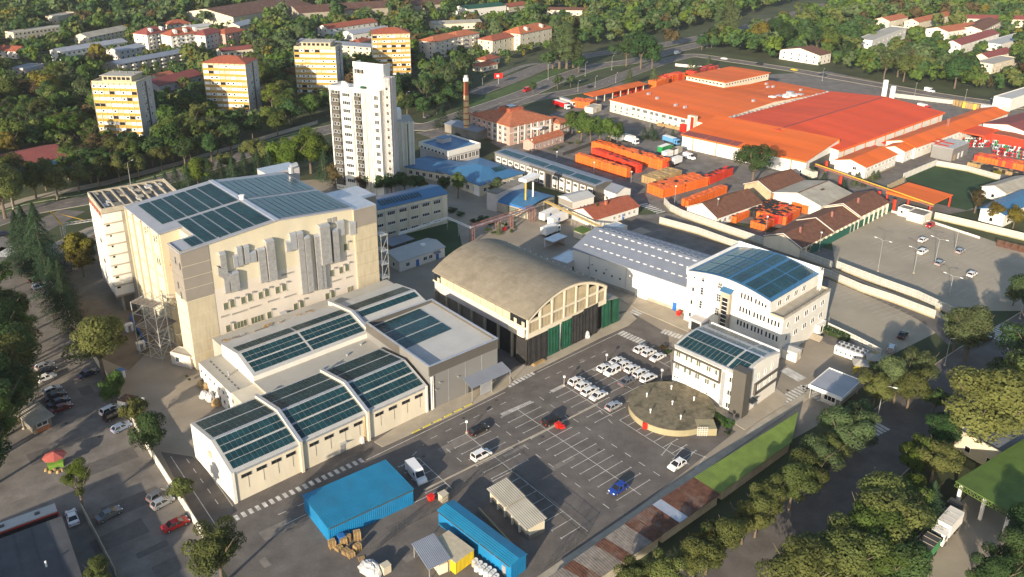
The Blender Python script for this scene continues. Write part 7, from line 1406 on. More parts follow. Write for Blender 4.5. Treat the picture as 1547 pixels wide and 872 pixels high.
fence('lane_fence', 'white panel fence along the lower side of the gate lane', [(996, 338), (1054, 354), (1100, 371), (1180, 396), (1250, 419), (1300, 441), (1350, 458), (1412, 482)], 2.5, 'fence_white', 2.5, 'panel', 'tank_wall')
fence('car_park_fence', 'cream panel fence along the near edge of the upper concrete car park', [(1263, 406), (1330, 432), (1385, 452), (1440, 478)], 2.6, 'fence_white', 2.5, 'panel', 'tank_wall')
fence('right_panel_fence', 'white panel fence running from the gate lodge to the right edge', [(1411, 331), (1470, 345), (1560, 367)], 2.6, 'fence_white', 2.5, 'panel', 'tank_wall')
fence('lawn_fence', 'white panel fence along the back of the shaded lawn', [(1414, 251), (1460, 259), (1510, 273)], 2.4, 'fence_white', 2.5, 'panel', 'tank_wall')
fence('lawn_wall', 'plain white wall at the left of the shaded lawn', [(1364, 271), (1414, 250)], 2.6, 'fence_white', 4, 'solid', cat='wall'); fence('wattle_fence', 'brown wattle fence beside the orange gate canopy', [(1340, 289), (1366, 276)], 2.6, 'brown_wall', 3, 'solid')
fence('service_road_fence', 'white open panel fence behind the red roofed factory', [(1350, 148), (1400, 154), (1450, 160), (1525, 170)], 2.6, 'fence_white', 3, 'panel')
fence('green_hoarding', 'dark green hoarding along the edge of the concrete car park', [(1224, 384), (1347, 318)], 2.6, 'fence_green', 3, 'solid', cat='hoarding'); fence('lot_far_wall', 'low pale wall at the back of the concrete car park', [(1347, 321), (1410, 338), (1480, 361)], .8, 'fence_white', 4, 'solid', cat='wall')
fence('site_mesh_fence', 'dark mesh fence around the front yard of blue sheds', [(560, 838), (615, 795), (668, 768), (700, 738), (757, 703)], 2.0, 'frame_dark', 2.5, 'mesh'); fence('car_park_mesh_fence', 'dark mesh fence between the cream store and the car park', [(757, 703), (800, 742), (850, 782), (885, 812), (820, 862)], 2.0, 'frame_dark', 2.5, 'mesh')
fence('yellow_slat_fence', 'bright yellow slatted fence beside the chillers', [(1288, 566), (1324, 540)], 1.9, 'paint_yellow', 2.4, 'slat'); fence('blue_hoarding', 'bright blue hoarding at the foot of the unfinished block', [(197, 482), (222, 523)], 1.7, 'plastic_blue', 3, 'solid', cat='hoarding')
fence('white_site_fence', 'white railing behind the chiller bank', [(1250, 498), (1290, 517), (1330, 538)], 2.0, 'white_paint', 2.5, 'panel')
fence('depot_wall', 'pale low wall behind the trees of the lower right depot', [(1330, 880), (1362, 845), (1395, 810), (1450, 760)], 1.6, 'fence_white', 4, 'solid', cat='wall')
fence('rusty_shelter_wall', 'rust brown slatted shelter along the right edge fence', [(1505, 372), (1560, 386)], 2.4, 'roof_rust', 2, 'slat', cat='shelter')
fence('factory_back_wall', 'low pale wall behind the factory along the road', [(1020, 100), (1060, 104), (1120, 112)], 1.8, 'fence_white', 4, 'wall', cat='wall'); fence('yard_hedge_wall', 'low dark wall in front of the brick office garden', [(850, 236), (905, 216)], 1.6, 'frame_dark', 3, 'solid', cat='wall')
# ================================================================ lamp posts
def lamp(x, y, top, label, arm=None, double=False, m='pole'):
    p = G(x, y); h = min(hgt(x, y, top), 14); t = link('lamp_post', None, None, p, 0, None, label, 'lamp post', 'lamp posts'); link('pole', MB().tube((0, 0, 0), (0, 0, h), .10, 7, 0, .06).mesh('pole', m), t); link('base', MB().box(-.25, -.25, 0, .25, .25, .3).mesh('base', 'concrete'), t)
    if arm:
        for s in ((1, -1) if double else (1,)):
            a = R(arm); d = Vector((math.cos(a) * s, math.sin(a) * s, 0)); b = MB(); b.tube((0, 0, h), d * .9 + Vector((0, 0, h + .35)), .05, 6); b.tube(d * .9 + Vector((0, 0, h + .35)), d * 2.0 + Vector((0, 0, h + .4)), .05, 6); link('arm', b.mesh('arm', m), t); link('lamp_head', MB().bar(d * 1.9 + Vector((0, 0, h + .42)), d * 2.7 + Vector((0, 0, h + .45)), .28, .14).mesh('lamp_head', 'white_paint'), t)
    else: link('lamp_head', MB().box(-.25, -.25, h, .25, .25, h + .35).mesh('lamp_head', 'white_paint'), t)
for a in ((705, 654, 638, 'short lamp post beside the black estate car'), (852, 583, 570, 'short lamp post at the left of the nearest white car row'), (916, 549, 537, 'short lamp post at the corner of the middle parking row'), (999, 575, 560, 'short lamp post by the corner office flower bed')): lamp(*a)
for i, a in enumerate(((1326, 410, 364), (1380, 413, 378), (1412, 399, 362), (1442, 379, 350), (1434, 446, 418))): lamp(*a, '%s twin armed lamp post from the left in the concrete car park' % ORD[i] if i < 4 else 'twin armed lamp post nearest the avenue trees in the concrete car park', 130, True)
for a in ((1326, 630, 584, 'curved lamp post over the avenue beside the gatehouse'), (1427, 552, 512, 'curved lamp post farther along the avenue'), (1540, 482, 440, 'curved lamp post at the right edge of the avenue')): lamp(*a, -30)
for a in ((36, 648, 600, 'tall lamp post behind the corrugated kiosk'), (86, 302, 270, 'lamp post on the boulevard footway above the crane'), (20, 316, 286, 'lamp post on the footway at the far left'), (198, 282, 246, 'lamp post on the boulevard behind the unfinished block'), (615, 172, 141, 'lamp post on the boulevard right of the white high-rise'), (670, 165, 150, 'small lamp post above the chimney road'), (729, 140, 118, 'lamp post on the boulevard near the red sign'), (828, 120, 97, 'lamp post on the boulevard by the tall poplars'), (884, 115, 96, 'lamp post on the boulevard median'), (924, 106, 86, 'lamp post near the boulevard junction'), (873, 138, 124, 'short lamp post on the service road verge'), (899, 132, 117, 'second short lamp post on the service road verge'), (930, 125, 112, 'third short lamp post on the service road verge'), (1022, 66, 46, 'tall lamp post at the far junction'), (1068, 72, 56, 'lamp post beyond the far junction'), (1381, 148, 128, 'lamp post on the service road behind the red factory'), (1456, 160, 138, 'second lamp post on the service road behind the red factory'), (1242, 122, 106, 'lamp post near the brown roofed house')): lamp(*a, 60)
for a in ((897, 264, 246, 'lamp post in front of the nearest orange crate row'), (953, 279, 260, 'lamp post at the right end of the nearest orange crates'), (841, 247, 230, 'lamp post behind the grey strip office'), (803, 242, 212, 'lamp post in front of the brick office'), (1019, 308, 282, 'lamp post inside the curved fence by the gate'), (1082, 333, 301, 'lamp post at the corner of the brown gabled store'), (1156, 357, 328, 'lamp post by the crate blocks at the curved fence'), (1237, 380, 352, 'lamp post by the end of the green hoarding'), (981, 205, 182, 'lamp post in the factory yard among conifers')): lamp(*a)
# red roadside billboard
p = G(753, 127); t = link('billboard', None, None, p, R(20), None, 'small red advertising board beside the boulevard', 'billboard'); link('post', MB().tube((0, 0, 0), (0, 0, 3.5), .2).mesh('post', 'pole'), t); link('panel', MB().box(-2.6, -.2, 3.5, 2.6, .2, 6.5).mesh('panel', 'red_plastic'), t); link('print', MB().box(-1.2, -.22, 4.2, .3, -.201, 5.6).mesh('print', 'white_paint'), t)
# ================================================================ small things of the front yard
pm = MB()
for k in range(5): pm.box(-.6, -.5 + k * .22, .1, .6, -.38 + k * .22, .13)
for x in (-.55, 0, .5): pm.box(x, -.5, 0, x + .1, .5, .1)
pmesh = pm.mesh('pallet', 'wood')
def pallet_stack(x, y, n, label, rz=.5):
    p = G(x, y); t = link('pallet_stack', None, None, (p.x, p.y, .03), rz, None, label, 'pallets', 'wooden pallets by the blue shed')
    for k in range(n): link('pallet', pmesh, t, (random.uniform(-.03, .03), random.uniform(-.03, .03), k * .145), random.uniform(-.04, .04))
for i, (x, y, n) in enumerate(((502, 827, 10), (519, 822, 9), (540, 815, 12), (512, 830, 4), (523, 836, 5), (540, 832, 9), (530, 841, 6), (546, 845, 1))): pallet_stack(x, y, n, ['tall pallet stack at the left end of the pallet pile', 'pallet stack just below the blue crates', 'tall pallet stack at the right top of the pallet pile', 'low pallet stack in the middle left of the pile', 'low pallet stack in the middle of the pile', 'tall pallet stack at the right of the pile', 'pallet stack nearest the camera', 'single pallet lying flat right of the pile'][i], random.uniform(.3, 1))
p = G(518, 818); link('blue_crates', MB().box(-.9, -.6, 0, .9, .6, 1.1).box(-.85, -.55, 1.1, .3, .5, 1.5).mesh('blue_crates', 'plastic_blue'), None, (p.x, p.y, .03), .6, None, 'stacked blue plastic crates against the blue shed', 'crates'); p = G(527, 817); link('brown_barrel', MB().cyl(0, 0, 0, 1.2, .5, 14).cyl(0, 0, 1.2, 1.25, .45, 14).mesh('brown_barrel', 'wood'), None, (p.x, p.y, .03), 0, None, 'brown barrel beside the blue plastic crates', 'barrel')
def blob(n, rx, ry, rz, seed, m):
    r_ = random.Random(seed); b = MB(); K, J = 14, 7; rings = []
    for j in range(J + 1):
        ph = math.pi / 2 * j / J; rings.append([(rx * math.cos(ph) * (1 + r_.uniform(-.16, .16)) * math.cos(2 * math.pi * k / K), ry * math.cos(ph) * (1 + r_.uniform(-.16, .16)) * math.sin(2 * math.pi * k / K), rz * math.sin(ph) * (1 + r_.uniform(-.1, .1))) for k in range(K)])
    for j in range(J):
        for k in range(K): b.face([rings[j][k], rings[j][(k + 1) % K], rings[j + 1][(k + 1) % K], rings[j + 1][k]])
    return b.mesh(n, m)
p = G(560, 862); link('sheeted_heap', blob('sheeted_heap', 1.6, 2.4, 1.7, 3, 'plastic_wrap'), None, (p.x, p.y, .02), .9, None, 'heap wrapped in shiny grey sheeting at the bottom edge', 'heap'); p = G(583, 864); link('grey_cabinet', MB().box(-.7, -.6, 0, .7, .6, 1.5).box(-.75, -.65, 1.5, .75, .65, 1.6).mesh('grey_cabinet', 'frame_tan'), None, (p.x, p.y, .02), .7, None, 'grey utility box right of the sheeted heap', 'cabinet')
p = G(670, 756); link('transformer_box', MB().box(-.7, -.7, 0, .7, .7, 1.5).box(-.8, -.8, 1.5, .8, .8, 1.62).mesh('transformer_box', 'frame_tan'), None, (p.x, p.y, .02), .7, None, 'pale green utility box above the long blue shed', 'cabinet')
def bin_(x, y, label, rz=.7, h=1.2):
    p = G(x, y); t = link('red_bin', None, None, (p.x, p.y, .04), rz, None, label, 'bin'); link('container', MB().hexa([(-.45, -.4, .2), (.45, -.4, .2), (.45, .4, .2), (-.45, .4, .2), (-.6, -.5, h), (.6, -.5, h), (.6, .5, h), (-.6, .5, h)]).mesh('container', 'red_plastic'), t); link('lid', MB().box(-.62, -.52, h, .62, .52, h + .08).mesh('lid', 'red_plastic'), t)
bin_(651, 757, 'red bin on the fence line near the white van'); bin_(843, 647, 'red bin beside the black people carrier'); bin_(849, 648, 'smaller red bin just right of the people carrier bin', .2, .6); bin_(1025, 477, 'red bin against the white warehouse'); bin_(704 + 42, 290, 'red bin on the shaded lawn of the pavilion'); bin_(762, 349, 'red bin in the round flower bed')
for i in range(18):
    x, y = 712 + (i % 6) * 7 + (i // 6) * 4, 848 + (i // 6) * 7 + (i % 6) * 4.2; p = G(x, y); m = random.choice(['zinc', 'concrete', 'frame_white'])
    t = link('steel_drum', None, None, (p.x, p.y, .02), 0, None, 'grey metal drum in the crowded group beside the long blue shed', 'drum', 'metal drums beside the long blue shed'); link('body', MB().cyl(0, 0, 0, .8 + .2 * random.random(), .42, 12).mesh('body', m), t); link('rim', MB().cyl(0, 0, .97, 1.06, .36, 12).mesh('rim', 'frame_white'), t)
for i, (x, y, n) in enumerate(((313, 590, 2), (322, 597, 2), (318, 605, 2), (327, 612, 1), (309, 600, 1), (333, 604, 2), (306, 583, 1))):
    p = G(x, y); t = link('wrapped_goods', None, None, (p.x, p.y, .02), .7, None, ['%s of the wrapped pallets piled by the white annex' % s for s in ('left back one', 'middle back one', 'left front one', 'nearest one', 'small leftmost one', 'rightmost one', 'farthest one')][i], 'pallet goods', 'wrapped pallets by the annex'); link('pallet', pmesh, t); link('goods', blob('goods', 1.1, 1.2, .9 + .5 * n, i + 9, 'plastic_wrap' if i % 3 else 'wood'), t, (0, 0, .14))
fr = Frame((206, 611), (216, 603), (195, 590), 2.4, L=2.6, W=5.0); fr.root('site_container', 'white site container with rusty top beside the left wall', 'container'); fr.part('body', MB().box(0, 0, .1, fr.L, fr.W, 2.4), 'white_clad'); fr.part('roof', MB().box(-.05, 1.5, 2.4, fr.L + .05, fr.W, 2.5), 'roof_rust'); fr.part('door', MB().box(.3, -.05, .2, fr.L - .3, -.005, 2.2), 'frame_white')
for (x, y, lab) in ((196, 500, 'small white hut beside the blue hoarding in the construction yard'), (214, 528, 'small white hut near the scaffold in the construction yard'), (183, 570, 'blue white toilet cabin beside the large tree'), (207, 616, 'small white hut just below the rusty topped container')):
    p = G(x, y); t = link('site_hut', None, None, (p.x, p.y, .03), .7, None, lab, 'hut'); link('body', MB().box(-.9, -.7, 0, .9, .7, 1.9).mesh('body', 'white_paint'), t); link('roof', MB().box(-1, -.8, 1.9, 1, .8, 2.0).mesh('roof', 'zinc' if x != 183 else 'plastic_blue'), t); link('door', MB().box(-.4, -.73, .05, .3, -.701, 1.7).mesh('door', 'frame_grey'), t)
# kiosk with red umbrella
p = G(85, 703); t = link('umbrella_stall', None, None, (p.x, p.y, .02), .5, None, 'green street stall under a big dark red umbrella', 'stall'); b = MB(); n = 8
for k in range(n): a0, a1 = 2 * math.pi * k / n, 2 * math.pi * (k + 1) / n; b.face([(2.2 * math.cos(a0), 2.2 * math.sin(a0), 2.2), (2.2 * math.cos(a1), 2.2 * math.sin(a1), 2.2), (0, 0, 3.1)])
link('umbrella', b.mesh('umbrella', 'umbrella_red'), t); link('pole', MB().cyl(0, 0, 0, 3.1, .05, 7).mesh('pole', 'pole'), t); link('counter', MB().box(-1.3, -1.2, 0, 1.3, -.6, 1.0).box(-1.4, -1.3, 1.0, 1.4, -.5, 1.1).mesh('counter', 'kiosk_green'), t); link('awning', MB().slab([(-1.4, -1.9, 1.5), (1.4, -1.9, 1.5), (1.4, -.6, 1.8), (-1.4, -.6, 1.8)], .05).mesh('awning', 'kiosk_green'), t)
for i in range(5): p = G(70 + i * 6, 711 + i % 2 * 3); link('produce_sack', blob('produce_sack', .35, .45, .5, i, 'wood'), None, (p.x, p.y, .02), i, None, '%s produce sack from the left in front of the umbrella stall' % ORD[i], 'sack', 'sacks by the stall')
# planters and shrubs use leaf clumps, see vegetation
def planter(x, y, label):
    p = G(x, y); t = link('planter', None, None, (p.x, p.y, .1), 0, None, label, 'planter'); link('pot', MB().cyl(0, 0, 0, .9, .4, 12, 0, .55).mesh('pot', 'terracotta'), t); return t
p = G(742, 520); t = link('waste_bag', None, None, (0, 0, 0)) if False else None
p = G(886, 510); link('white_bag', blob('white_bag', .9, .8, 2.0, 31, 'plastic_wrap'), None, (p.x, p.y, .12), 0, None, 'tall white wrapped bag against the black tarpaulin of the hangar', 'bag'); p = G(814, 549); link('timber_bundle', MB().box(-2, -.5, 0, 2, .5, .25).box(-1.8, -.4, .25, 1.7, .35, .45).mesh('timber_bundle', 'wood'), None, (p.x, p.y, .12), .75, None, 'bundle of planks on the footway before the hangar', 'timber')
fr = Frame((836, 366), (850, 360), (829, 360), 3, L=7, W=4); fr.root('open_shed', 'small open grey shed behind the hangar beside a white lorry', 'shed'); fr.part('roof', MB().box(0, 0, 2.8, 7, 4, 3.0), 'zinc'); fr.part('back_wall', MB().box(.1, 3.5, 0, 6.9, 3.9, 2.8), 'tower_side'); fr.part('side_wall', MB().box(6.6, .2, 0, 6.9, 3.5, 2.8), 'tower_side')
fr = Frame((880, 352), (893, 346), (870, 346), 2.6, L=5, W=4); fr.root('green_awning_hut', 'small hut with green awning roof near the yellow pipe rack', 'hut'); fr.part('wall', MB().box(.2, .2, 0, 4.8, 3.8, 2.2), 'wall_cream'); fr.part('roof', MB().slab([(0, 0, 2.3), (5, 0, 2.3), (5, 4, 2.7), (0, 4, 2.7)], .1), 'roof_green2')
# ================================================================ vegetation: leaf-clump crowns
def quads_mesh(name, cen, nor, size, mats, idx=None, jit=None):
    n = len(cen); a = np.cross(nor, rng.normal(size=(n, 3))); a /= np.linalg.norm(a, axis=1, keepdims=True) + 1e-9; b = np.cross(nor, a)
    sz = np.asarray(size).reshape(-1, 1) * np.ones((n, 1)); v = np.empty((n, 4, 3))
    for k, (i, j) in enumerate(((-1, -1), (1, -1), (1, 1), (-1, 1))):
        f = .5 * rng.uniform(.65, 1.25, (n, 1)); v[:, k] = cen + a * sz * i * f + b * sz * j * f * rng.uniform(.5, .9, (n, 1))
    me = bpy.data.meshes.new(name); me.vertices.add(n * 4); me.vertices.foreach_set('co', v.reshape(-1).astype(np.float32)); me.loops.add(n * 4); me.loops.foreach_set('vertex_index', np.arange(n * 4, dtype=np.int32))
    me.polygons.add(n); me.polygons.foreach_set('loop_start', np.arange(0, n * 4, 4, dtype=np.int32)); me.polygons.foreach_set('loop_total', np.full(n, 4, dtype=np.int32))
    for m in mats: me.materials.append(MATS[m])
    if idx is not None: me.polygons.foreach_set('material_index', idx.astype(np.int32))
    me.update(calc_edges=True); return me
def unit(n): d = rng.normal(size=(n, 3)); return d / np.linalg.norm(d, axis=1, keepdims=True)
def crown(n, kind='broad', seed=0):
    """leaf centres, normals and sizes for a tree of height 1"""
    r = np.random.default_rng(seed)
    if kind in ('broad', 'tall', 'poplar', 'bush'):
        K = {'broad': 27, 'tall': 20, 'poplar': 18, 'bush': 9}[kind]; rx, rz, cz = {'broad': (.33, .30, .62), 'tall': (.22, .36, .60), 'poplar': (.085, .44, .54), 'bush': (.42, .40, .46)}[kind]
        d = r.normal(size=(K, 3)); d /= np.linalg.norm(d, axis=1, keepdims=True); rad = r.uniform(.35, 1.08, (K, 1)); c = d * rad * np.array([rx, rx, rz]) * .85 + np.array([0, 0, cz]); c[:, 2] = np.linspace(.2, .9, K) if kind == 'poplar' else c[:, 2]; lr = r.uniform(.38, .82, K) * (rx * .58 if kind != 'poplar' else .10)
        i = r.choice(K, n, p=lr ** 2 / (lr ** 2).sum()); dd = unit(n); dd[:, 2] = np.where(r.random(n) < .6, np.abs(dd[:, 2]), dd[:, 2]); rr = (lr[i] * (.55 + .5 * np.sqrt(r.random(n))))[:, None]
        p = c[i] + dd * rr; out = p - np.array([0, 0, cz - .12]); out /= np.linalg.norm(out, axis=1, keepdims=True) + 1e-6; no = dd * .9 + out * .5 + r.normal(size=(n, 3)) * .38
        area = 4 * math.pi * (lr ** 2).sum() * .62
    else:
        t = r.random(n) ** 1.5; h = .08 + .92 * t; lay = np.floor(h * 13) / 13; rr = (1 - h) * .235 * (.72 + .5 * (1 - (h - lay) * 13)) + .008; a = r.random(n) * 2 * math.pi; lob = 1 + .22 * np.sin(a * 5 + lay * 40)
        q = (.62 + .42 * np.sqrt(r.random(n))) * lob; p = np.stack([np.cos(a) * rr * q, np.sin(a) * rr * q, h], 1); no = np.stack([np.cos(a), np.sin(a), np.full(n, .75)], 1) + r.normal(size=(n, 3)) * .35; area = .55
    no /= np.linalg.norm(no, axis=1, keepdims=True); return p, no, math.sqrt(1.75 * area / n) * r.uniform(.7, 1.3, n)
def trunk_mesh(kind, m='bark'):
    b = MB()
    if kind == 'conifer': b.tube((0, 0, 0), (0, 0, .95), .018, 7, 0, .003)
    elif kind == 'poplar': b.tube((0, 0, 0), (0, 0, .85), .02, 7, 0, .006)
    elif kind == 'bush': b.tube((0, 0, 0), (0, 0, .4), .03, 6, 0, .015)
    else:
        b.tube((0, 0, 0), (.01, 0, .38), .024, 8, 0, .016)
        for k in range(6): a = k * 1.05 + .3; e = Vector((math.cos(a) * .2, math.sin(a) * .2, .62 + .05 * (k % 3))); b.tube((.01, 0, .26 + .03 * (k % 4)), e, .011, 6, 0, .004); b.tube(e * .8 + Vector((0, 0, .05)), e + Vector((math.cos(a + .7) * .09, math.sin(a + .7) * .09, .12)), .006, 5, 0, .002)
    return b.mesh('trunk', m)
TM = {}
def tree_meshes(kind, m, hi, var):
    k = (kind, m, hi, var)
    if k not in TM:
        n = {2: 11000, 1: 3600, 0: 1200}[hi]; p, no, s = crown(n, kind, var * 7 + len(kind)); TM[k] = (trunk_mesh(kind), quads_mesh('crown', p, no, s, [m]))
    return TM[k]
TREES = []; ADJ = {'leaf_mid': 'mid green', 'leaf_dark': 'dark green', 'leaf_olive': 'olive green', 'leaf_grey': 'grey green', 'leaf_yellow': 'yellow', 'leaf_rust': 'rusty brown', 'leaf_pine': 'dark needled', 'leaf_bright': 'bright green', 'leaf_hedge': 'clipped green'}
def T(x, yb, yt, kind='broad', m='leaf_mid', rx=1.0, h=None):
    p = G(x, yb); TREES.append((p, h or max(2.0, hgt(x, yb, yt)), kind, m, rx))
def rows(kind, m, s, rx=1.0):
    for q in s.split(): x, b, t = (float(v) for v in q.split(',')); T(x, b, t, kind, m, rx)
# left street edge
rows('broad', 'leaf_dark', '-14,478,405 8,520,425 -5,575,455 24,590,480 -12,640,520 8,660,555 -20,740,640', 1.1); rows('broad', 'leaf_olive', '18,500,432 36,560,482 14,610,512 30,640,560 -25,700,610', 1.1); rows('broad', 'leaf_mid', '-2,445,392 28,535,462 0,690,600 12,560,482', 1.1)
rows('conifer', 'leaf_pine', '38,404,318 50,410,310 62,412,322 70,416,306 30,392,335 78,448,364 90,468,388 104,486,410 98,455,392 112,500,440', 1.25); rows('broad', 'leaf_yellow', '118,404,350 134,400,356 127,418,372')
rows('broad', 'leaf_olive', '158,574,468', .98); rows('broad', 'leaf_mid', '180,600,560 170,616,572', .8); rows('broad', 'leaf_olive', '206,648,596 278,766,716', .85); rows('broad', 'leaf_dark', '232,694,622', .8); rows('tall', 'leaf_bright', '126,772,688', .8); rows('broad', 'leaf_olive', '336,884,788 150,895,846', .95)
# avenue, site side
rows('broad', 'leaf_grey', '1458,545,462 1440,530,470 1385,588,522 1350,610,538 1330,590,545 1290,684,612 1268,696,610 1234,728,655 1296,660,606', .98); rows('broad', 'leaf_olive', '1370,620,552 1318,620,556 1250,712,650 1192,770,698 1156,793,722 1120,822,756 1088,850,776 1046,882,812 1002,906,836 956,915,848 1214,755,682 1140,812,748 1066,868,800', .95); rows('broad', 'leaf_yellow', '960,895,842 1052,860,800', .9)
# avenue, far side
rows('broad', 'leaf_olive', '1480,690,560 1548,640,520 1406,728,662 1338,814,714 1322,844,742 1270,894,792 1232,914,814 1196,924,826', 1.15); rows('broad', 'leaf_mid', '1520,610,535 1350,806,722 1296,852,754 1326,872,772 1388,713,660 1316,894,804', 1.1); rows('broad', 'leaf_bright', '1374,728,668 1366,789,719', .8); rows('broad', 'leaf_dark', '1562,590,470 1510,655,580 1334,846,772 1346,904,814 1420,684,626 1372,798,735 1410,624,586', 1.1); rows('conifer', 'leaf_pine', '1390,804,738 1400,788,726', 1.6); rows('broad', 'leaf_dark', '1535,880,790 1500,905,830 1545,850,770', 1.0); rows('broad', 'leaf_grey', '1548,480,412 1530,462,428', 1.1); rows('tall', 'leaf_dark', '1470,900,848 1545,890,840')
# middle of the site
rows('tall', 'leaf_mid', '692,300,252', .95); rows('broad', 'leaf_dark', '671,292,264 592,296,256 612,294,258 578,296,262 632,290,262 560,290,256', 1.1); rows('tall', 'leaf_grey', '748,305,263', 1.25); rows('conifer', 'leaf_hedge', '901,333,307', 1.5); rows('conifer', 'leaf_grey', '754,354,336 778,344,335', 1.4); rows('broad', 'leaf_rust', '508,285,246 548,292,262', .9)
rows('broad', 'leaf_bright', '470,262,190 448,268,200 428,268,212 300,285,236', 1.1); rows('conifer', 'leaf_pine', '252,292,258 268,288,252 286,290,250 318,284,238 336,280,240 354,282,236 372,278,230 392,274,226 410,276,226 492,272,224 516,280,232 238,296,264 205,290,270', 1.5); rows('broad', 'leaf_olive', '384,250,205 405,262,216 488,258,205 528,262,214 345,262,226', 1.0)
# boulevard and factory
rows('poplar', 'leaf_grey', '845,104,38 856,104,34 866,102,40 835,104,56 874,104,58 1084,62,8 1096,62,-6 1106,64,10', 1.7); rows('broad', 'leaf_dark', '946,100,50 968,104,46 985,104,62 828,106,74 874,110,84 1075,72,40 1060,76,50', 1.05); rows('conifer', 'leaf_grey', '950,134,104 987,130,102 1042,112,88 1050,116,96 1070,104,84', 1.8); rows('broad', 'leaf_mid', '864,206,168 878,212,168 892,214,172 906,218,175 922,220,176 932,218,184 872,198,164', .95); rows('broad', 'leaf_dark', '1136,280,210', 1.0); rows('conifer', 'leaf_pine', '973,210,192 984,208,188 990,212,196 1016,210,196 1207,262,246 1212,263,246 1226,270,251 1244,276,261 1274,286,271 700,185,152 668,192,160', 2.0); rows('conifer', 'leaf_grey', '1296,275,260 1304,282,272 1318,272,258 1325,270,257 1290,280,268', 2.0); rows('tall', 'leaf_rust', '1472,322,282', 1.2); rows('broad', 'leaf_yellow', '1500,338,305 1530,345,310 1505,270,255 640,290,270'); rows('broad', 'leaf_grey', '720,190,168 805,140,122 842,135,110 862,132,112 690,215,200', .9); rows('broad', 'leaf_dark', '640,178,142 660,172,136 615,176,142 680,164,130 700,150,118', 1.1); rows('broad', 'leaf_mid', '160,266,216 196,258,210 262,244,186 300,232,178 342,222,176 405,200,158 470,182,142 420,206,164', 1.05); rows('broad', 'leaf_dark', '232,252,200 382,212,172 440,190,148 350,232,184 320,244,196 280,252,206 500,172,134 180,270,224 138,276,226', 1.1)
rows('broad', 'leaf_olive', '20,312,232 55,300,244 88,300,246 120,290,240 150,282,236 182,275,232 210,268,228 245,258,216 290,248,205 330,236,195 8,330,236 70,288,232')
# scattered woods
def inside(px, x, y):
    c = False; j = len(px) - 1
    for i in range(len(px)):
        (xi, yi), (xj, yj) = px[i], px[j]
        if (yi > y) != (yj > y) and x < (xj - xi) * (y - yi) / (yj - yi) + xi: c = not c
        j = i
    return c
WOODS = [[(-120, 322), (40, 288), (160, 264), (270, 236), (400, 196), (480, 178), (556, 172), (640, 174), (690, 158), (735, 130), (765, 104), (800, 84), (860, 74), (930, 66), (1050, 44), (1120, 26), (1230, -5), (1260, -45), (-260, -45)],
         [(1150, 52), (1240, 26), (1300, -45), (1800, -45), (1800, 160), (1600, 152), (1520, 143), (1430, 133), (1350, 126), (1250, 107), (1180, 95), (1110, 84), (1060, 78), (1090, 66)],
         [(880, 84), (960, 74), (1040, 60), (1060, 66), (1000, 78), (930, 90)], [(1100, 52), (1200, 24), (1240, 20), (1160, 50), (1110, 66)],
         [(1440, 330), (1520, 345), (1640, 370), (1640, 300), (1560, 335), (1500, 325)]]
prot = []
for f in FOOT:
    for a, c in ((f.L * .3, 0), (f.L * .7, 0), (0, f.W * .3), (0, f.W * .7), (f.L * .5, f.W * .5), (f.L * .15, f.W * .2), (f.L * .85, f.W * .2)):
        q = f.o + f.u * a + f.v * c; d2 = (q.x ** 2 + q.y ** 2) ** .5; prot.append((*PX((q.x, q.y, max(2.5, f.z * .62))), d2))
        if f.r.name.startswith('tower_block'): prot.append((*PX((q.x, q.y, 6)), d2)); prot.append((*PX((q.x, q.y, 11)), d2))
prot = np.array(prot)
RP = np.array([(p.x, p.y, w / 2 + 2.0) for P, w in ROADS for p in P]); FT = [(f.o.x, f.o.y, f.u.x, f.u.y, f.L, f.W) for f in FOOT]; FA = np.array(FT)
def blocked(x, y, r):
    dx, dy = x - FA[:, 0], y - FA[:, 1]; u = dx * FA[:, 2] + dy * FA[:, 3]; v = -dx * FA[:, 3] + dy * FA[:, 2]
    if ((u > -r) & (u < FA[:, 4] + r) & (v > -r) & (v < FA[:, 5] + r)).any(): return True
    return bool((((RP[:, 0] - x) ** 2 + (RP[:, 1] - y) ** 2) < (RP[:, 2] + r * .4) ** 2).any())
cand = []; y = 225.0
while y < 1500:
    s = 7.2 + y * .0042; x = -900.0 if y > 600 else -520
    while x < (1100 if y > 600 else 560):
        px_, py_ = x + random.uniform(-.45, .45) * s, y + random.uniform(-.45, .45) * s; X, Y = PX((px_, py_, 0)); x += s
        if X < -240 or X > 1780: continue
        if not any(inside(w, X, Y) for w in WOODS): continue
        if random.random() < .06: continue
        H_ = random.choice([8, 11, 13, 15, 16, 18]) * random.uniform(.8, 1.15); d_ = (px_ ** 2 + py_ ** 2) ** .5
        if blocked(px_, py_, 2.2): continue
        hp = FPX * H_ / d_; cyp = Y - hp * .5; near = (prot[:, 2] > d_ - 3) & (np.abs(prot[:, 0] - X) < hp * .40) & (np.abs(prot[:, 1] - cyp) < hp * .58)
        if near.any():
            H_ *= .5; hp *= .5; cyp = Y - hp * .5; near = (prot[:, 2] > d_ - 3) & (np.abs(prot[:, 0] - X) < hp * .40) & (np.abs(prot[:, 1] - cyp) < hp * .58)
            if near.any(): continue
        cand.append((hp, Vector((px_, py_, 0)), H_))
    y += s
cand.sort(key=lambda c: -c[0]); nind = max(0, 300 - len([t for t in TREES if t[2] in ('broad', 'tall')]))
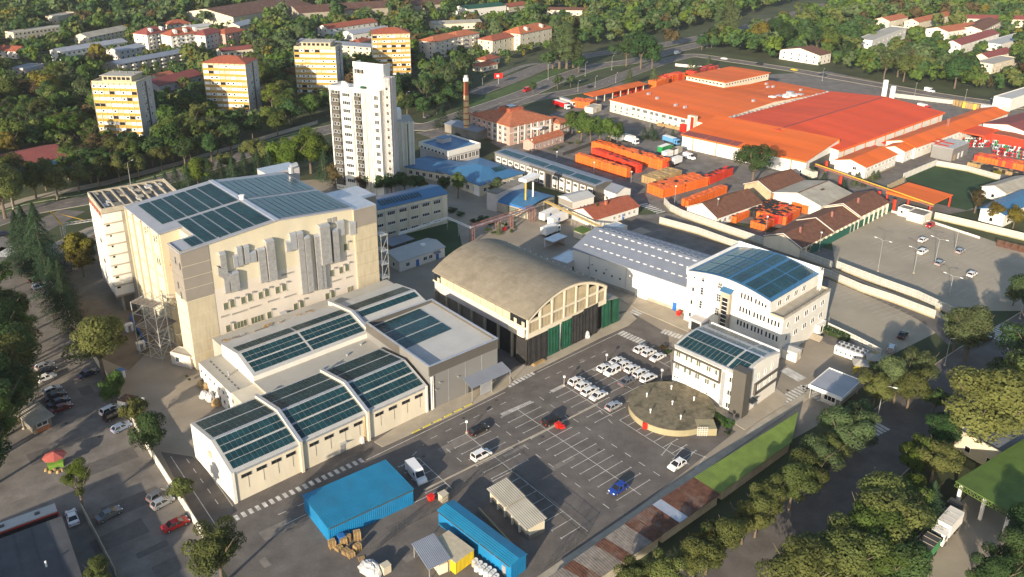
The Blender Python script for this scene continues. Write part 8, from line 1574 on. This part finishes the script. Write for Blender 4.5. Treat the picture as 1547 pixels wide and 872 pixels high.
pal = ['leaf_mid', 'leaf_dark', 'leaf_dark', 'leaf_olive', 'leaf_grey', 'leaf_mid', 'leaf_dark', 'leaf_bright', 'leaf_mid', 'leaf_olive', 'leaf_grey', 'leaf_dark', 'leaf_mid', 'leaf_grey', 'leaf_dark', 'leaf_olive', 'leaf_rust', 'leaf_mid', 'leaf_dark', 'leaf_grey', 'leaf_mid', 'leaf_dark', 'leaf_olive', 'leaf_dark', 'leaf_mid', 'leaf_yellow']
vis = [c for c in cand if -60 < PX(c[1])[0] < 1610 and PX(c[1])[1] > 5][:nind]; vs = set(id(c) for c in vis)
for c in vis: r = random.random(); TREES.append((c[1], c[2], 'broad' if r < .72 else 'tall', random.choice(pal), random.uniform(.95, 1.2)))
MARK = [((190, 165), 'nearest yellow tower'), ((345, 130), 'second yellow tower'), ((480, 95), 'third yellow tower'), ((597, 75), 'farthest yellow tower'), ((560, 200), 'white high-rise'), ((705, 165), 'brick chimney'), ((780, 195), 'pink brick office'), ((390, 400), 'tall beige factory'), ((180, 360), 'unfinished block'), ((45, 235), 'maroon sports hall'), ((100, 370), 'site crane'), ((57, 610), 'corrugated kiosk'), ((85, 700), 'umbrella stall'), ((60, 830), 'dark roofed shop'), ((400, 680), 'long solar hall'), ((1265, 575), 'gatehouse'), ((1500, 745), 'green depot canopy'), ((1130, 685), 'green strip roof'), ((1020, 770), 'rusty strip roof'), ((1400, 400), 'concrete car park'), ((1270, 180), 'red roofed factory'), ((1080, 145), 'orange main factory'), ((760, 330), 'pipe bridge'), ((720, 260), 'blue hipped pavilion'), ((1225, 290), 'asbestos store'), ((1440, 280), 'shaded lawn'), ((1030, 80), 'road junction'), ((1345, 55), 'white school block'), ((1215, 80), 'brown roofed barrack'), ((840, 60), 'orange roofed flats'), ((690, 65), 'tan stepped flats'), ((230, 85), 'shaded terrace'), ((40, 60), 'yellow flats'), ((150, 600), 'left boundary wall'), ((1460, 800), 'depot lorries'), ((200, 215), 'boulevard footway')]
LB = {}; 
for i, (p, h, kind, m, rx) in enumerate(TREES):
    X, Y = PX((p.x, p.y, h * .5)); (mx, my), nm = min(MARK, key=lambda q: (q[0][0] - X) ** 2 + (q[0][1] - Y) ** 2); dx, dy = X - mx, Y - my
    d_ = ('left of' if dx < 0 else 'right of') if abs(dx) > abs(dy) else ('behind' if dy < 0 else 'in front of'); sp = {'broad': 'broad', 'tall': 'slim', 'poplar': 'poplar', 'conifer': 'conical'}[kind]
    LB.setdefault((ADJ[m], sp, d_, nm), []).append((X, i))
lab = {}
for (ad, sp, d_, nm), L_ in LB.items():
    L_.sort()
    for k, (X, i) in enumerate(L_): lab[i] = '%s %s tree %s the %s' % (ad, sp, d_, nm) if len(L_) == 1 else '%s from left of %s %s trees %s the %s' % (ORD[min(k, 19)], ad, sp, d_, nm)
for i, (p, h, kind, m, rx) in enumerate(TREES):
    hp = FPX * h / p.length; tr, cr = tree_meshes(kind, m, 2 if hp > 68 else (1 if hp > 32 else 0), i % 4)
    t = link({'conifer': 'conifer_tree', 'poplar': 'poplar_tree'}.get(kind, 'broadleaf_tree'), None, None, p, random.uniform(0, 6.28), None, lab[i], 'tree', {'conifer': 'conifers', 'poplar': 'poplars'}.get(kind, 'broadleaf trees')); s = rx if kind in ('poplar', 'conifer') else rx * 1.12; t.scale = (h * s, h * s, h); link('trunk', tr, t); link('crown', cr, t)
# the rest of the woods: one mass
cs, ns, ss, ii = [], [], [], []; base = [crown(700, k, j) for j, k in enumerate(('broad', 'broad', 'tall', 'broad', 'tall', 'broad'))]
for c in cand:
    if id(c) in vs: continue
    n = int(min(320, max(46, c[0] * 7.5))); P_, N_2, S_ = base[random.randrange(6)]; k = rng.choice(700, n, replace=False); a = random.uniform(0, 6.28); ro = np.array([[math.cos(a), -math.sin(a), 0], [math.sin(a), math.cos(a), 0], [0, 0, 1]]); w = random.uniform(1.05, 1.4)
    cs.append((P_[k] @ ro.T) * np.array([c[2] * w, c[2] * w, c[2]]) + np.array([c[1].x, c[1].y, 0])); ns.append(N_2[k] @ ro.T); ss.append(S_[k] * c[2] * math.sqrt(700 / n) * 1.05); ii.append(np.full(n, random.randrange(len(pal))))
link('woodland', quads_mesh('woodland', np.concatenate(cs), np.concatenate(ns), np.concatenate(ss), ['w' + m for m in pal], np.concatenate(ii)), kind='stuff', label='dense mixed woodland filling the town behind the site', cat='woodland')
print('TREES', len(TREES), 'mass', len(cand) - len(vis), sum(len(c) for c in cs))
# shrubs and hedges
def shrub(x, y, h, w, label, m='leaf_hedge', L=None, rz=.7, z=0):
    p = G(x, y); t = link('shrub' if not L else 'hedge', None, None, (p.x, p.y, z), rz, None, label, 'shrub' if not L else 'hedge', 'shrubs'); 
    if L:
        n = int(260 * L); q = rng.uniform(-.5, .5, (n, 3)) * np.array([L, w, h]) + np.array([0, 0, h / 2]); f = rng.integers(0, 3, n); sg = np.where(rng.random(n) < .5, -.5, .5); dim = np.array([L, w, h]); 
        for ax in range(3): k = f == ax; q[k, ax] = (np.abs(sg[k]) if ax == 2 else sg[k]) * dim[ax] + (h / 2 if ax == 2 else 0) + rng.normal(size=k.sum()) * .05
        no = unit(n) * .5 + np.eye(3)[f] * np.where(f == 2, 1, np.sign(sg))[:, None]; no /= np.linalg.norm(no, axis=1, keepdims=True); link('foliage', quads_mesh('foliage', q, no, .22, [m]), t); link('stem', MB().box(-L / 2 + .1, -.1, 0, L / 2 - .1, .1, h * .5).mesh('stem', 'bark'), t)
    else: tr, cr = tree_meshes('bush', m, 0, int(x) % 4); t.scale = (w, w, h); link('stem', tr, t); link('foliage', cr, t)
for i, (x, y, h, w, m) in enumerate(((736, 350, 2, 3, 'leaf_bright'), (744, 354, 1.6, 2.2, 'leaf_hedge'), (762, 344, 2.2, 3.4, 'leaf_bright'), (773, 352, 1.6, 2, 'leaf_hedge'), (716, 336, 1.6, 5, 'leaf_hedge'), (728, 332, 1.8, 5, 'leaf_dark'), (685, 320, 1.5, 6, 'leaf_dark'), (697, 326, 1.5, 5, 'leaf_dark'), (740, 341, 1.6, 3, 'leaf_mid'), (1000, 528, 1.4, 3.0, 'leaf_rust'), (1008, 534, 1.3, 2.4, 'leaf_hedge'), (1004, 580, 1.2, 1.6, 'leaf_hedge'), (1018, 580, 1.0, 1.6, 'leaf_yellow'), (1098, 658, 1.3, 1.9, 'leaf_hedge'), (1100, 650, 3.4, 2.6, 'leaf_hedge'), (834, 229, 1.8, 3.6, 'leaf_olive'), (845, 225, 1.8, 3.6, 'leaf_olive'), (858, 219, 1.8, 3.4, 'leaf_olive'), (872, 218, 2.2, 3.8, 'leaf_olive'), (918, 213, 2.4, 4, 'leaf_olive'), (1322, 566, 2, 4, 'leaf_yellow'), (1335, 560, 2, 3.6, 'leaf_olive'), (208, 505, 1, 2, 'leaf_hedge'), (215, 512, 1.2, 2, 'leaf_dark'), (228, 500, 1.1, 2.2, 'leaf_dark'), (282, 572, 1.2, 1, 'leaf_hedge'), (286, 577, 1.2, 1, 'leaf_hedge'), (1090, 330, 1, 2, 'leaf_bright'))):
    shrub(x, y, h, w, '%s shrub %s' % (ADJ[m], ['in the round bed at its left', 'in the round bed at lower left', 'in the round bed at its top', 'in the round bed at its right', 'under the pipe bridge', 'right of the first shrub under the bridge', 'beside the shaded lawn lane', 'nearer the shaded lawn lane', 'inside the round bed centre', 'in the bed by the corner office', 'right in the bed by the corner office', 'at the left foot of the corner office', 'second at the left foot of the corner office', 'at the foot of the grey corner tower', 'ball shaped tree like before the grey corner tower', 'first in the row before the brick office', 'second in the row before the brick office', 'third in the row before the brick office', 'fourth in the row before the brick office', 'last in the row before the brick office', 'beside the yellow slatted fence', 'right of the yellow slatted fence', 'near the blue hoarding', 'second near the blue hoarding', 'close to the scaffold', 'ball in the first lobby pot', 'ball in the second lobby pot', 'beside the brown gabled store'][i]), m)
shrub(1080, 634, 1.6, 1.4, 'clipped hedge along the right edge of the round tank', L=6, rz=2.2); shrub(1262, 508, 1.6, 2, 'clipped hedge behind the chiller bank', L=7, rz=2.3); shrub(1070, 622, 1.2, 1.2, 'short hedge between round tank and corner office', L=3, rz=2.2)
# ---------------------------------------------------------------- off-frame neighbour that shades the lower left street
_c = G(178, 716); _k = 11.0 / math.tan(R(SUN_EL)); _o = Vector((_c.x + _sx * _k, _c.y + _sy * _k, 0))
t = link('neighbour_block', None, None, _o, R(41), None, 'plain apartment block standing just outside the lower left of the view', 'apartment block'); link('wall', MB().box(-30, -46, 0, 0, 0, 10.7).mesh('wall', 'wall_cream'), t); link('roof', MB().box(-30.3, -46.3, 10.7, .3, .3, 11).mesh('roof', 'roof_flat'), t)
print('NEIGHBOUR px', PX((_o.x, _o.y, 11)))
# ---------------------------------------------------------------- thin autumn haze
hm = bpy.data.materials.new('haze'); hm.use_nodes = True; _h = hm.node_tree; _h.nodes.remove(_h.nodes['Principled BSDF']); _v = _h.nodes.new('ShaderNodeVolumePrincipled'); _v.inputs['Color'].default_value = (.92, .94, 1, 1); _v.inputs['Density'].default_value = .00006; _v.inputs['Anisotropy'].default_value = .2
_h.links.new(_v.outputs[0], _h.nodes['Material Output'].inputs['Volume']); MATS['haze'] = hm
link('haze', MB().box(-1600, -300, -1, 1600, 2400, 112).mesh('haze', 'haze'), kind='stuff')
